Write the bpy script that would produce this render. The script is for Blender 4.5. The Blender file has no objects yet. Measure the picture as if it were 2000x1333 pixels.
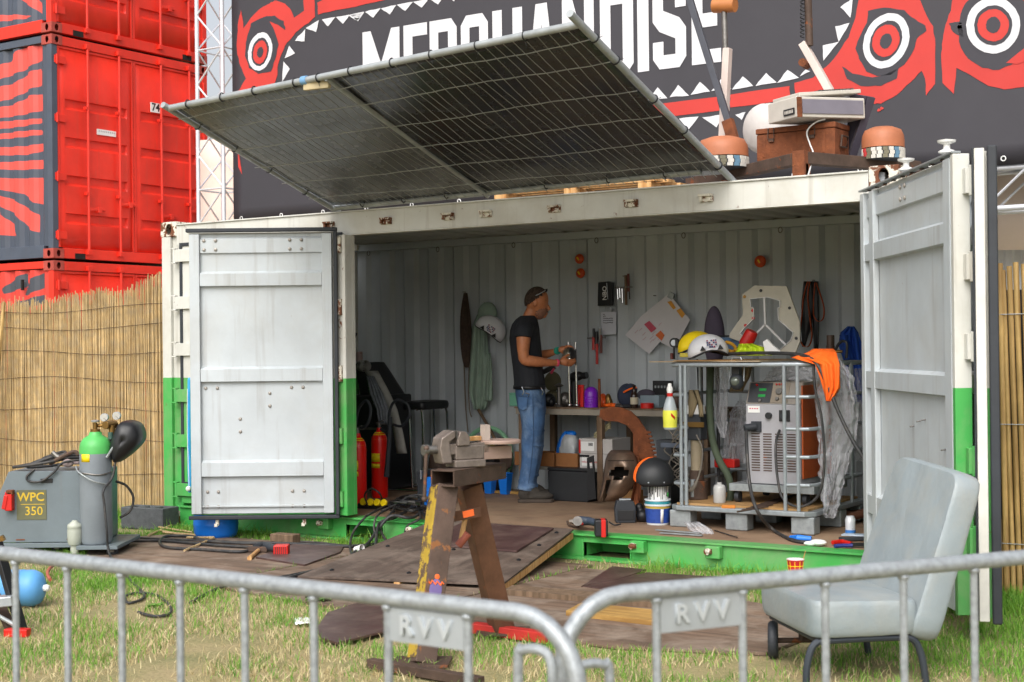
import bpy, bmesh, math, random
import numpy as np
from mathutils import Vector, Matrix, geometry, noise
random.seed(7); np.random.seed(7)
S = bpy.context.scene
COL = S.collection
R = math.radians
# ---------------------------------------------------------------- camera
FPX = 2844.3
CAM = Vector((8.779, -8.292, 1.3968))
FW = Vector((-0.54613, 0.83768, 0.00476)).normalized()
RT = Vector((0.83764, 0.54614, -0.01084)); RT = (RT - FW * RT.dot(FW)).normalized()
UP = RT.cross(FW)
cd = bpy.data.cameras.new('camera'); cam = bpy.data.objects.new('camera', cd); COL.objects.link(cam)
cd.sensor_width = 36; cd.lens = FPX / 2000 * 36; cd.clip_start = .1; cd.clip_end = 500
mw = Matrix((RT, UP, -FW)).transposed().to_4x4(); mw.translation = CAM; cam.matrix_world = mw
S.camera = cam
cd.dof.use_dof = True; cd.dof.focus_distance = 10.5; cd.dof.aperture_fstop = 5.6
# ---------------------------------------------------------------- world, sun, exposure
W = bpy.data.worlds.new('World'); S.world = W; W.use_nodes = True
wn = W.node_tree; bg = wn.nodes['Background']
sky = wn.nodes.new('ShaderNodeTexSky'); sky.sky_type = 'NISHITA'; sky.sun_disc = False
SUN_EL, SUN_AZ = R(46), R(164)
sky.sun_elevation = SUN_EL; sky.sun_rotation = SUN_AZ; sky.air_density = 1.0; sky.dust_density = 6; sky.ozone_density = 1
hs = wn.nodes.new('ShaderNodeHueSaturation'); hs.inputs['Saturation'].default_value = .30; hs.inputs['Value'].default_value = 1.0
wn.links.new(sky.outputs[0], hs.inputs['Color']); wn.links.new(hs.outputs[0], bg.inputs[0]); bg.inputs[1].default_value = .15
sl = bpy.data.lights.new('sun', 'SUN'); sun = bpy.data.objects.new('sun', sl); COL.objects.link(sun)
sl.energy = .75; sl.angle = R(60); sl.color = (1, .985, .96)
sd = Vector((math.sin(SUN_AZ) * math.cos(SUN_EL), math.cos(SUN_AZ) * math.cos(SUN_EL), math.sin(SUN_EL)))
sun.rotation_euler = sd.to_track_quat('Z', 'Y').to_euler(); sun.location = (0, -6, 12)
S.view_settings.view_transform = 'Standard'; S.view_settings.look = 'None'; S.view_settings.gamma = 1
S.view_settings.exposure = 0.62

# ---------------------------------------------------------------- helpers: pixel of the photo -> point of the place
def ray(x, y): return FW + RT * ((x - 1000) / FPX) + UP * ((666.5 - y) / FPX)
def PZ(x, y, z=0.): d = ray(x, y); return CAM + d * ((z - CAM.z) / d.z)
def PV(x, y, v=0.): d = ray(x, y); return CAM + d * ((v - CAM.y) / d.y)
def PU(x, y, u=0.): d = ray(x, y); return CAM + d * ((u - CAM.x) / d.x)
def PD(x, y, dep): return CAM + ray(x, y) * dep
def DEP(P): return (Vector(P) - CAM).dot(FW)
def PT(x, y, ref): return PD(x, y, DEP(ref))           # at the distance of another point
V = Vector
def rotz(a): return Matrix.Rotation(a, 4, 'Z')
def TR(*a): return Matrix.Translation(V(a[0]) if len(a) == 1 else V(a))
FR = math.atan2(RT.y, RT.x)                             # heading of the photo's right in the place
def spline(pts, n=8, closed=False):
    P = [V(p) for p in pts]; out = []
    m = len(P); rng = m if closed else m - 1
    for i in range(rng):
        a = P[(i - 1) % m] if closed or i > 0 else P[0]; b = P[i]; c = P[(i + 1) % m]
        d = P[(i + 2) % m] if closed or i + 2 < m else P[-1]
        for k in range(n):
            t = k / n
            out.append(.5 * ((2 * b) + (c - a) * t + (2 * a - 5 * b + 4 * c - d) * t * t + (3 * b - a - 3 * c + d) * t ** 3))
    if not closed: out.append(P[-1])
    return out
class MB:
    def __init__(s, xf=None): s.v = []; s.f = []; s.xf = xf
    def add(s, vs, fs):
        o = len(s.v)
        s.v += [(s.xf @ V(v)) if s.xf else V(v) for v in vs]; s.f += [tuple(i + o for i in f) for f in fs]; return s
    def box(s, a, b):
        x0, y0, z0 = a; x1, y1, z1 = b
        return s.add([(x0, y0, z0), (x1, y0, z0), (x1, y1, z0), (x0, y1, z0), (x0, y0, z1), (x1, y0, z1), (x1, y1, z1), (x0, y1, z1)],
                     [(0, 3, 2, 1), (4, 5, 6, 7), (0, 1, 5, 4), (1, 2, 6, 5), (2, 3, 7, 6), (3, 0, 4, 7)])
    def boxc(s, c, size, m=None):
        o = len(s.v); h = V(size) / 2; vs = []
        for z in (-1, 1):
            for x, y in ((-1, -1), (1, -1), (1, 1), (-1, 1)):
                p = V((x * h.x, y * h.y, z * h.z)); p = (m @ p) if m else p; vs.append(p + V(c))
        return s.add(vs, [(0, 3, 2, 1), (4, 5, 6, 7), (0, 1, 5, 4), (1, 2, 6, 5), (2, 3, 7, 6), (3, 0, 4, 7)])
    def bar(s, p0, p1, w, h, up=(0, 0, 1)):
        p0 = V(p0); p1 = V(p1); d = (p1 - p0).normalized(); x = d.cross(V(up))
        if x.length < 1e-4: x = d.cross(V((0, 1, 0)))
        x.normalize(); y = x.cross(d); vs = []
        for p in (p0, p1):
            for a, b in ((-1, -1), (1, -1), (1, 1), (-1, 1)): vs.append(p + x * (a * w / 2) + y * (b * h / 2))
        return s.add(vs, [(3, 2, 1, 0), (4, 5, 6, 7), (0, 1, 5, 4), (1, 2, 6, 5), (2, 3, 7, 6), (3, 0, 4, 7)])
    def hollow(s, p0, p1, w, h, t=.006, up=(0, 0, 1)):      # open-ended box section
        p0 = V(p0); p1 = V(p1); d = (p1 - p0).normalized(); x = d.cross(V(up)).normalized(); y = x.cross(d)
        for sx, sy, ww, hh in ((0, 1, w, t), (0, -1, w, t), (1, 0, t, h - 2 * t), (-1, 0, t, h - 2 * t)):
            o = x * (sx * (w / 2 - t / 2)) + y * (sy * (h / 2 - t / 2)); s.bar(p0 + o, p1 + o, ww, hh, up)
        return s
    def tube(s, pts, r, n=8, closed=False, caps=True):
        P = [V(p) for p in pts]; m = len(P); rr = r if isinstance(r, (list, tuple)) else [r] * m
        T = []
        for i in range(m):
            a = P[(i - 1) % m] if closed or i else P[0]; b = P[(i + 1) % m] if closed or i < m - 1 else P[-1]
            t = b - a; T.append(t.normalized() if t.length > 1e-9 else V((0, 0, 1)))
        x = T[0].cross(V((0, 0, 1)))
        if x.length < 1e-3: x = T[0].cross(V((0, 1, 0)))
        x.normalize(); vs = []; fs = []
        for i in range(m):
            x = (x - T[i] * x.dot(T[i])); x = x.normalized() if x.length > 1e-6 else T[i].orthogonal().normalized(); y = T[i].cross(x)
            for k in range(n):
                a = 2 * math.pi * k / n; vs.append(P[i] + (x * math.cos(a) + y * math.sin(a)) * rr[i])
        for i in range(m if closed else m - 1):
            j = (i + 1) % m
            for k in range(n): fs.append((i * n + k, i * n + (k + 1) % n, j * n + (k + 1) % n, j * n + k))
        if caps and not closed: fs += [tuple(range(n))[::-1], tuple((m - 1) * n + k for k in range(n))]
        return s.add(vs, fs)
    def cyl(s, p0, p1, r0, r1=None, n=14): return s.tube([p0, p1], [r0, r0 if r1 is None else r1], n)
    def lathe(s, prof, c=(0, 0, 0), n=24, m=None, closed=False):   # prof: (r, z)
        vs = []; fs = []; c = V(c)
        for r, z in prof:
            for k in range(n):
                a = 2 * math.pi * k / n; p = V((r * math.cos(a), r * math.sin(a), z)); vs.append(((m @ p) if m else p) + c)
        L = len(prof)
        for i in range(L if closed else L - 1):
            j = (i + 1) % L
            for k in range(n): fs.append((i * n + k, i * n + (k + 1) % n, j * n + (k + 1) % n, j * n + k))
        if not closed:
            if prof[0][0] > 1e-5: fs.append(tuple(range(n))[::-1])
            if prof[-1][0] > 1e-5: fs.append(tuple((L - 1) * n + k for k in range(n)))
        return s.add(vs, fs)
    def ell(s, c, r, n=16, m=None, h=8):
        pr = [(math.sin(math.pi * i / h), -math.cos(math.pi * i / h)) for i in range(h + 1)]
        pr[0] = (1e-4, -1); pr[-1] = (1e-4, 1)
        M = Matrix.Diagonal(V((r[0], r[1], r[2]))); M = (m.to_3x3() @ M) if m else M
        return s.lathe(pr, c, n, M)
    def prism(s, poly, off, holes=()):
        off = V(off); loops = [[V(p) for p in poly]] + [[V(p) for p in h] for h in holes]
        flat = [p for l in loops for p in l]; n = len(flat)
        tris = geometry.tessellate_polygon(loops) if True else []
        fs = []; 
        nrm = V((0, 0, 0))
        for t in tris:
            a, b, c = (flat[i] for i in t); nrm += (b - a).cross(c - a)
        flip = nrm.dot(off) > 0
        for t in tris:
            fs.append(tuple(t)[::-1] if flip else tuple(t)); u = tuple(i + n for i in t); fs.append(u if flip else u[::-1])
        o = 0
        for l in loops:
            m = len(l)
            for i in range(m): fs.append((o + i, o + (i + 1) % m, n + o + (i + 1) % m, n + o + i))
            o += m
        return s.add(flat + [p + off for p in flat], fs)
    def grid(s, rows, closed=False):                       # rows of equal length points -> sheet
        n = len(rows[0]); vs = [p for r in rows for p in r]; fs = []
        for i in range(len(rows) - 1):
            for k in range(n if closed else n - 1):
                fs.append((i * n + k, i * n + (k + 1) % n, (i + 1) * n + (k + 1) % n, (i + 1) * n + k))
        return s.add(vs, fs)
    def mesh(s, name):
        me = bpy.data.meshes.new(name); me.from_pydata([tuple(v) for v in s.v], [], s.f); me.validate(); me.update(); return me
    def build(s, name, mat, parent=None, smooth=35, bevel=0, solid=0, kind=None, fixn=True, remesh=0, sub=0, seg=2):
        me = s.mesh(name)
        if fixn:
            bm = bmesh.new(); bm.from_mesh(me); bmesh.ops.recalc_face_normals(bm, faces=bm.faces); bm.to_mesh(me); bm.free()
        return put(name, me, mat, parent, smooth, bevel, solid, kind, remesh, sub, seg)
def put(name, me, mat, parent=None, smooth=35, bevel=0, solid=0, kind=None, remesh=0, sub=0, seg=2):
    o = bpy.data.objects.new(name, me); COL.objects.link(o)
    if mat: me.materials.append(mat)
    if smooth:
        me.polygons.foreach_set('use_smooth', [True] * len(me.polygons))
        if smooth < 180 and not remesh: me.set_sharp_from_angle(angle=R(smooth))
    if parent:
        o.parent = parent
        # world placement of the parent chain is translation only
        o.matrix_parent_inverse = Matrix.Translation(-world_of(parent))
    if remesh:
        md = o.modifiers.new('remesh', 'REMESH'); md.mode = 'VOXEL'; md.voxel_size = remesh; md.use_smooth_shade = True
        sm = o.modifiers.new('smooth', 'SMOOTH'); sm.factor = .5; sm.iterations = 3
    if solid: md = o.modifiers.new('solid', 'SOLIDIFY'); md.thickness = solid; md.offset = 0
    if bevel: md = o.modifiers.new('bevel', 'BEVEL'); md.width = bevel; md.segments = seg; md.limit_method = 'ANGLE'; md.angle_limit = R(40); md.harden_normals = True
    if sub: md = o.modifiers.new('sub', 'SUBSURF'); md.levels = sub; md.render_levels = sub
    if kind: o['kind'] = kind
    return o
def world_of(o):
    return (o.get('_w') and V(o['_w'])) or V((0, 0, 0))
def thing(name, label, cat, loc=(0, 0, 0), group=None):
    o = bpy.data.objects.new(name, None); COL.objects.link(o); o.location = loc; o.empty_display_size = .1
    o['_w'] = list(V(loc)); o['label'] = label; o['category'] = cat
    if group: o['group'] = group
    return o
def tag(o, label, cat, group=None):
    o['label'] = label; o['category'] = cat
    if group: o['group'] = group
    return o
def structure(o): o['kind'] = 'structure'; return o
def instance(src, loc_delta, name=None, label=None, rot=None):
    """copy of a thing with copies of its parts, moved by loc_delta"""
    r = src.copy(); COL.objects.link(r); r.location = src.location + V(loc_delta)
    if label: r['label'] = label
    for ch in [c for c in src.children]:
        c = ch.copy(); COL.objects.link(c); c.parent = r
        for g in ch.children: d = g.copy(); COL.objects.link(d); d.parent = c
    return r
def share(name, me, parent, mw=None, loc=None):            # another object on the same mesh
    o = bpy.data.objects.new(name, me); COL.objects.link(o)
    if parent: o.parent = parent; o.matrix_parent_inverse = Matrix.Translation(-world_of(parent))
    if mw is not None: o.matrix_basis = mw
    if loc is not None: o.location = loc
    return o
# ---------------------------------------------------------------- materials
MATS = {}
def lin(c):
    if isinstance(c, str): c = tuple(int(c[i:i + 2], 16) / 255 for i in (0, 2, 4)); return tuple((x / 12.92 if x < .04045 else ((x + .055) / 1.055) ** 2.4) for x in c) + (1,)
    return tuple(c) + (1,)
def mat(name, col, rough=.6, metal=0., var=.18, vs=7., bump=.0, bs=60., spots=None, dust=None, spec=.5, alpha=1, trans=0, two=None, streak=0, sheen=0, wave=None, coat=0):
    """col: base colour.  spots: (colour, amount 0..1, scale[, rough]).  two: (colour below, z)  dust: (colour, amount, scale)."""
    if name in MATS: return MATS[name]
    m = bpy.data.materials.new(name); m.use_nodes = True; MATS[name] = m
    t = m.node_tree; N = t.nodes; Lk = t.links.new; b = N['Principled BSDF']
    def n(ty, **k):
        x = N.new(ty)
        for a, v in k.items(): setattr(x, a, v)
        return x
    def mix(fac, a, bb, bt='MIX'):
        x = n('ShaderNodeMix', data_type='RGBA', blend_type=bt)
        for i, v in ((0, fac), (6, a), (7, bb)):
            if hasattr(v, 'links') or isinstance(v, bpy.types.NodeSocket): Lk(v, x.inputs[i])
            else: x.inputs[i].default_value = v
        return x.outputs[2]
    tc = n('ShaderNodeTexCoord'); geo = n('ShaderNodeNewGeometry'); co = geo.outputs['Position']
    def nz(scale, det=5, rg=.6, dist=0, vec=None):
        x = n('ShaderNodeTexNoise'); x.inputs['Scale'].default_value = scale; x.inputs['Detail'].default_value = det; x.inputs['Roughness'].default_value = rg; x.inputs['Distortion'].default_value = dist
        Lk(vec if vec is not None else co, x.inputs['Vector']); return x.outputs['Fac']
    def ramp(s, lo, hi):
        x = n('ShaderNodeMapRange'); x.inputs[1].default_value = lo; x.inputs[2].default_value = hi; Lk(s, x.inputs[0]); return x.outputs[0]
    c = lin(col)
    if two:
        sp = n('ShaderNodeSeparateXYZ'); Lk(geo.outputs['Position'], sp.inputs[0])
        cmp = n('ShaderNodeMath', operation='LESS_THAN'); Lk(sp.outputs[2], cmp.inputs[0]); cmp.inputs[1].default_value = two[1]
        base = mix(cmp.outputs[0], c, lin(two[0]))
    else: base = None
    lo = ramp(nz(vs), .3, .7)
    if base is None:
        d = tuple(x * (1 - var) for x in c[:3]) + (1,); h = tuple(min(1, x * (1 + var * .6)) for x in c[:3]) + (1,)
        base = mix(lo, d, h)
    else:
        g = n('ShaderNodeMapRange'); g.inputs[3].default_value = 1 - var; g.inputs[4].default_value = 1; Lk(lo, g.inputs[0])
        cr = n('ShaderNodeCombineColor')
        for i in range(3): Lk(g.outputs[0], cr.inputs[i])
        base = mix(1., base, cr.outputs[0], 'MULTIPLY')
    rgh = None
    if wave:
        w = n('ShaderNodeTexNoise'); mp = n('ShaderNodeMapping'); mp.inputs['Scale'].default_value = wave[1]; Lk(tc.outputs['Object'], mp.inputs[0]); Lk(mp.outputs[0], w.inputs['Vector'])
        w.inputs['Scale'].default_value = 1; w.inputs['Detail'].default_value = 4
        base = mix(ramp(w.outputs['Fac'], .4, .65), base, lin(wave[0]))
    if streak:
        mp = n('ShaderNodeMapping'); mp.inputs['Scale'].default_value = (14, 14, .8); Lk(co, mp.inputs[0])
        k = ramp(nz(1, 4, .6, .3, mp.outputs[0]), .55, .8); base = mix(mulf(t, k, streak), base, (.16, .11, .07, 1))
    if dust:
        k = ramp(nz(dust[2], 6, .65, .5), .45, .75); base = mix(mulf(t, k, dust[1]), base, lin(dust[0]))
    if spots:
        a = spots[1]; k = ramp(nz(spots[2], 7, .7, .4), 1 - a * .62, 1 - a * .62 + .05); base = mix(k, base, lin(spots[0])); rgh = k
    Lk(base, b.inputs['Base Color'])
    rr = n('ShaderNodeMapRange'); rr.inputs[3].default_value = max(.03, rough - .1); rr.inputs[4].default_value = min(1, rough + .1); Lk(nz(vs * 3), rr.inputs[0]); Lk(rr.outputs[0], b.inputs['Roughness'])
    b.inputs['Metallic'].default_value = metal; b.inputs['Specular IOR Level'].default_value = spec
    if alpha < 1: b.inputs['Alpha'].default_value = alpha
    if trans: b.inputs['Transmission Weight'].default_value = trans
    if coat: b.inputs['Coat Weight'].default_value = coat
    if sheen: b.inputs['Sheen Weight'].default_value = sheen
    if bump:
        bp = n('ShaderNodeBump'); bp.inputs['Strength'].default_value = bump; bp.inputs['Distance'].default_value = .01
        Lk(nz(bs, 6, .6), bp.inputs['Height']); Lk(bp.outputs[0], b.inputs['Normal'])
    return m
def mulf(t, s, v):
    x = t.nodes.new('ShaderNodeMath'); x.operation = 'MULTIPLY'; t.links.new(s, x.inputs[0]); x.inputs[1].default_value = v; return x.outputs[0]
RUST = '6b3d22'
m_cont = mat('container_paint', 'cfcfc8', .5, var=.14, vs=3, two=('46a850', 1.188), spots=(RUST, .56, 9), streak=.45, dust=('a39a86', .45, 2.5), bump=.08, bs=30)
m_contin = mat('container_inside', 'b9c0c5', .6, var=.12, vs=2, streak=.12, bump=.1, bs=25)
m_roofin = mat('container_ceiling', 'b9bab6', .6, var=.15, vs=2)
m_door = mat('door_inner_paint', 'bbc2c6', .42, var=.1, vs=3, streak=.4, spots=('8a745c', .50, 13), dust=('a8a294', .3, 2), bump=.08, bs=25)
m_castrust = mat('rusty_white_casting', 'd8d3c4', .7, var=.1, spots=(RUST, .86, 13), bump=.4, bs=50)
m_rubber = mat('black_rubber', '2c3036', .6, var=.2, bump=.1)
m_black = mat('black_plastic', '1b1c1f', .45, var=.2)
m_galv = mat('galvanised_steel', 'b4bac0', .38, .55, var=.16, vs=30, bump=.08, bs=120)
m_galvd = mat('dull_galvanised', '9aa0a2', .5, .4, var=.25, vs=20, bump=.1, bs=90, spots=('5b5c58', .45, 25))
m_rust = mat('rust', '7a4426', .85, .1, var=.4, vs=14, bump=.5, bs=60, spots=('9c5a30', .62, 20))
m_rustd = mat('dark_rusty_steel', '57463c', .7, .35, var=.35, vs=9, bump=.3, bs=60, spots=('824c2c', .66, 10))
m_steel = mat('worn_steel', '7d7a76', .45, .8, var=.3, vs=20, bump=.2, bs=80, spots=('5d4130', .5, 22))
m_chrome = mat('chrome', 'd2d4d6', .15, 1, var=.05)
m_wood = mat('pale_timber', 'c9a06c', .75, var=.25, vs=6, wave=('a8763f', (40, 40, 3)), bump=.2)
m_woodd = mat('weathered_timber', '7c6550', .85, var=.3, wave=('5b4936', (30, 30, 4)), bump=.3)
m_red = mat('red_container_paint', 'e6301c', .5, var=.16, vs=2, spots=('7a3a22', .42, 10), streak=.2, bump=.06, bs=20)
m_slate = mat('dark_blue_grey_paint', '4a5260', .5, var=.15, vs=4, streak=.1)
m_redp = mat('red_plastic', 'c41d16', .4, var=.1)
m_white = mat('white_plastic', 'e6e6e4', .35, var=.05)
m_blue = mat('blue_plastic', '1273d8', .4, var=.08)
m_green = mat('green_paint', '52b05a', .45, var=.1)
m_orange = mat('orange_cloth', 'ff6a12', .8, var=.12, vs=12, bump=.2)
m_yellow = mat('yellow_plastic', 'f2d31a', .4, var=.06)
m_skin = mat('skin', 'bd7850', .48, var=.22, vs=18, bump=.08, bs=120)
m_concrete = mat('grey_concrete', '4f5255', .9, var=.3, vs=20, bump=.5, bs=90)
m_cable = mat('black_cable', '2b2c2e', .55, var=.25, vs=20, dust=('6b6258', .5, 12))
# ================================================================ ground
def ground_mat():
    m = bpy.data.materials.new('soil_and_thatch'); m.use_nodes = True; t = m.node_tree; N = t.nodes; L = t.links.new; b = N['Principled BSDF']
    g = N.new('ShaderNodeNewGeometry')
    def nz(s, d=6, r=.6):
        x = N.new('ShaderNodeTexNoise'); x.inputs['Scale'].default_value = s; x.inputs['Detail'].default_value = d; x.inputs['Roughness'].default_value = r; L(g.outputs['Position'], x.inputs['Vector']); return x.outputs['Fac']
    def rmp(s, stops):
        x = N.new('ShaderNodeValToRGB'); e = x.color_ramp.elements
        e[0].position, e[0].color = stops[0][0], lin(stops[0][1]); e[1].position, e[1].color = stops[-1][0], lin(stops[-1][1])
        for p, c in stops[1:-1]: k = e.new(p); k.color = lin(c)
        L(s, x.inputs[0]); return x.outputs[0]
    c1 = rmp(nz(3), [(.3, '6d7040'), (.5, '8d8456'), (.7, 'a3906a')]); c2 = rmp(nz(60), [(.3, '4a4630'), (.7, 'b8a983')])
    mx = N.new('ShaderNodeMix'); mx.data_type = 'RGBA'; mx.inputs[0].default_value = .4; L(c1, mx.inputs[6]); L(c2, mx.inputs[7]); L(mx.outputs[2], b.inputs['Base Color'])
    b.inputs['Roughness'].default_value = .95; bp = N.new('ShaderNodeBump'); bp.inputs['Strength'].default_value = .6; bp.inputs['Distance'].default_value = .02; L(nz(40), bp.inputs['Height']); L(bp.outputs[0], b.inputs['Normal'])
    return m
gm = ground_mat()
structure(MB().add([(-200, -200, 0), (200, -200, 0), (200, 200, 0), (-200, 200, 0)], [(0, 1, 2, 3)]).build('ground', gm))
# brown trackway sheets lying in front of the container (placed by their corners)
m_sheet = mat('brown_trackway_sheet', '76604f', .8, var=.35, vs=2.5, dust=('9a8b7c', .8, 4), bump=.35, bs=45, wave=('574639', (1.2, 26, 26)), spots=('4a3d32', .40, 5))
m_sheet2 = mat('dark_phenolic_plywood', '4a3432', .45, var=.2, vs=6, dust=('7c6a60', .5, 5))
m_edge = mat('plywood_edge', '9a7440', .8, var=.3, vs=20)
BOARDS = []
def sheet(name, pts, z0, z1, m, label, cat, group=None, edge=True):
    b = MB().prism([V((p[0], p[1], z0)) for p in pts], (0, 0, z1 - z0)).build(name, m, bevel=.002)
    tag(b, label, cat, group); BOARDS.append([(p[0], p[1]) for p in pts]); return b
sheet('trackway_sheet', [(.32, -.95), (.95, -1.62), (2.5, -2.02), (2.5, -.32), (.6, -.45)], .004, .018, m_sheet, 'brown ground protection sheet at the left, under the looped cables', 'ground sheet', 'brown sheets laid before the container')
sheet('trackway_sheet', [(2.515, -2.05), (4.1, -2.33), (4.15, -.28), (2.515, -.31)], .004, .018, m_sheet, 'brown ground protection sheet in the middle, under the foot of the ramp', 'ground sheet', 'brown sheets laid before the container')
sheet('trackway_sheet', [(4.13, -2.34), (5.5, -2.42), (6.15, -2.2), (6.2, -1.25), (5.35, -.95), (4.9, -.55), (4.165, -.42)], .004, .018, m_sheet, 'brown ground protection sheet at the right, running under the grey seat', 'ground sheet', 'brown sheets laid before the container')
# loose timber and plywood on the sheets
m_plank_y = mat('yellow_weathered_plank', 'b08a4a', .8, var=.25, wave=('8d6a35', (4, 40, 40)), bump=.2)
def plank(px, z0, t, m, label, name='timber_plank', cat='plank', group=None):
    return sheet(name, [PZ(x, y, z0 + t) for x, y in px], z0, z0 + t, m, label, cat, group)
plank([(985, 1152), (1000, 1143), (1300, 1168), (1285, 1178)], .018, .03, m_woodd, 'long grey plank on the ground just right of the ramp', group='planks beside the ramp')
plank([(1105, 1193), (1135, 1177), (1290, 1192), (1290, 1214)], .018, .026, m_plank_y, 'wide yellowish plank behind the gap of the barriers', group='planks beside the ramp')
plank([(1135, 1145), (1195, 1106), (1262, 1112), (1205, 1132), (1140, 1143)], .018, .008, m_sheet2, 'small dark plywood offcut lying at the container foot right of the ramp', 'plywood_offcut', 'plywood')
plank([(1140, 1145), (1265, 1118), (1420, 1128), (1400, 1150), (1260, 1160)], .018, .006, m_sheet2, 'long dark plywood strip in front of the fork pocket', 'plywood_offcut', 'plywood')
plank([(500, 1088), (575, 1062), (672, 1066), (665, 1078), (595, 1103)], .018, .012, m_sheet2, 'dark plywood offcut under the cordless tool by the white door', 'plywood_offcut', 'plywood')
plank([(618, 1226), (640, 1196), (720, 1170), (752, 1180), (752, 1232), (660, 1255), (628, 1246)], .02, .012, m_sheet2, 'dark brown plywood piece with rounded corner lying on the grass', 'plywood_offcut', 'plywood')
# ramp from the grass up to the container floor
r_tr, r_br, r_bl, r_tl = V((3.86, -.03, .2)), V((4.19, -1.38, .055)), V((2.86, -1.62, .03)), V((2.74, -.03, .2))
ramp = thing('loading_ramp', 'dark plywood ramp with bolts leading up to the container floor', 'ramp', (3.4, -.9, 0))
dn = V((0, 0, -.012))
MB().prism([r_tl, r_tr, r_br, r_bl], dn).build('deck', mat('ramp_deck', '57483f', .75, var=.3, vs=5, dust=('83756a', .75, 4), bump=.3, wave=('463a32', (24, 1.5, 24))), ramp, bevel=.001)
for a, b in ((r_tr, r_br), (r_tl, r_bl), (r_tl.lerp(r_tr, .5), r_bl.lerp(r_br, .5))):
    i = (r_bl - r_br).normalized() * (.022 if a is r_tr else -.022 if a is r_tl else 0)
    MB().bar(a + V((0, 0, -.045)) + i, b + V((0, 0, -.034)) + i, .04, .042 if a is r_tr else .04).build('side_joist', m_wood, ramp, bevel=.002)
bolt_me = None
for s, t in [(.93, .1), (.93, .35), (.93, .62), (.93, .9), (.5, .9), (.1, .15), (.1, .5), (.1, .9), (.5, .5)]:
    p = (r_tl.lerp(r_tr, s)).lerp(r_bl.lerp(r_br, s), t)
    if bolt_me is None:
        o = MB().lathe([(.014, 0), (.014, .006), (.006, .011), (.0002, .012)], (0, 0, 0), 10).build('bolt', m_black, ramp); bolt_me = o.data; o.location = p
    else: share('bolt', bolt_me, ramp, loc=p)
BOARDS.append([(p.x, p.y) for p in (r_tl, r_tr, r_br, r_bl)])
q = [V((3.02, -.1, 0)), V((3.75, -.1, 0)), V((3.86, -.72, 0)), V((3.12, -.72, 0))]
def onramp(p, up=.003):
    n = (r_tr - r_tl).cross(r_bl - r_tl).normalized(); z = r_tl.z - (n.x * (p.x - r_tl.x) + n.y * (p.y - r_tl.y)) / n.z; return V((p.x, p.y, z + up))
tag(MB().prism([onramp(p) for p in q], (0, 0, .012)).build('plywood_sheet', m_sheet2, bevel=.001), 'dark red brown plywood sheet lying on top of the ramp', 'plywood')
# ================================================================ workshop container
L0, W0, H0 = 6.058, 2.438, 2.438
ct = thing('workshop_container', 'white and green shipping container opened along its side as a workshop', 'container', (L0 / 2, W0 / 2, 0))
for u in (0, L0 - .178):
    for v in (0, W0 - .162):
        u = u if v == 0 or u == 0 else u - .1
        for z in (0, H0 - .118):
            b = MB(); 
            if v == 0:
                c = V((u + .089, 0, z + .059)); hole = [V((c.x + .031 * math.cos(a) * (1.0), 0, c.z + .043 * math.sin(a))) for a in [k * math.pi / 8 for k in range(16)]]
                b.prism([(u, 0, z), (u + .178, 0, z), (u + .178, 0, z + .118), (u, 0, z + .118)], (0, .014, 0), [hole]); b.box((u, .15, z), (u + .178, .162, z + .118))
                b.box((u, .014, z), (u + .178, .15, z + .014)); b.box((u, .014, z + .104), (u + .178, .15, z + .118)); b.box((u, .014, z + .014), (u + .012, .15, z + .104)); b.box((u + .166, .014, z + .014), (u + .178, .15, z + .104))
            else: b.box((u, v, z), (u + .178, v + .162, z + .118))
            b.build('corner_casting', m_castrust, ct, bevel=.004)
for u, sg in ((0, 1), (L0, -1)):
    MB().box((min(u + sg * .006, u + sg * .105), .004, .118), (max(u + sg * .006, u + sg * .105), .12, H0 - .118)).box((min(u + sg * .105, u + sg * .2), .03, .118), (max(u + sg * .105, u + sg * .2), .12, H0 - .118)).build('corner_post', m_cont, ct, bevel=.006)
    u = u if u == 0 else u - .1
    MB().box((min(u + sg * .006, u + sg * .1), W0 - .1, .118), (max(u + sg * .006, u + sg * .1), W0 - .006, H0 - .118)).build('corner_post', m_cont, ct, bevel=.006)
MB().box((.18, .0, 2.246), (L0 - .18, .05, 2.405)).box((.18, -.012, 2.405), (L0 - .18, .08, 2.416)).box((.2, -.004, 2.236), (L0 - .2, .07, 2.246)).build('top_rail', m_cont, ct, bevel=.003)
br = MB()
for a, b in ((.18, 1.896), (2.243, 3.915), (4.262, L0 - .18)): br.box((a, .01, .02), (b, .05, .155))
for a, b in ((1.896, 2.243), (3.915, 4.262)):
    br.box((a, .01, .113), (b, .05, .155)); br.box((a - .012, .002, .02), (a, .3, .125)); br.box((b, .002, .02), (b + .012, .3, .125)); br.box((a, .002, .113), (b, .3, .123)); br.box((a, .26, .02), (b, .28, .113))
br.box((.18, -.014, .155), (L0 - .18, .14, .168)).box((.18, -.055, .002), (L0 - .18, .05, .02)); br.build('bottom_rail', m_cont, ct, bevel=.002)
MB().box((.19, .14, .13), (L0 - .19, W0 - .08, .165)).build('floor', mat('container_floor', '8c715a', .75, var=.25, vs=4, dust=('a58d72', .7, 3), bump=.2, bs=30), ct)
def corrugated(a0, a1, pitch, depth, fn, steps=4):
    """trapezoid line from a0 to a1; fn(a, d) -> pair of points (bottom, top)"""
    pts = []; x = a0
    while x < a1 - 1e-6:
        for fx, d in ((0, 0), (.36, 0), (.5, depth), (.86, depth)):
            if x + fx * pitch <= a1: pts.append((x + fx * pitch, d))
        x += pitch
    pts.append((a1, 0)); return [fn(a, d)[0] for a, d in pts], [fn(a, d)[1] for a, d in pts]
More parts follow.
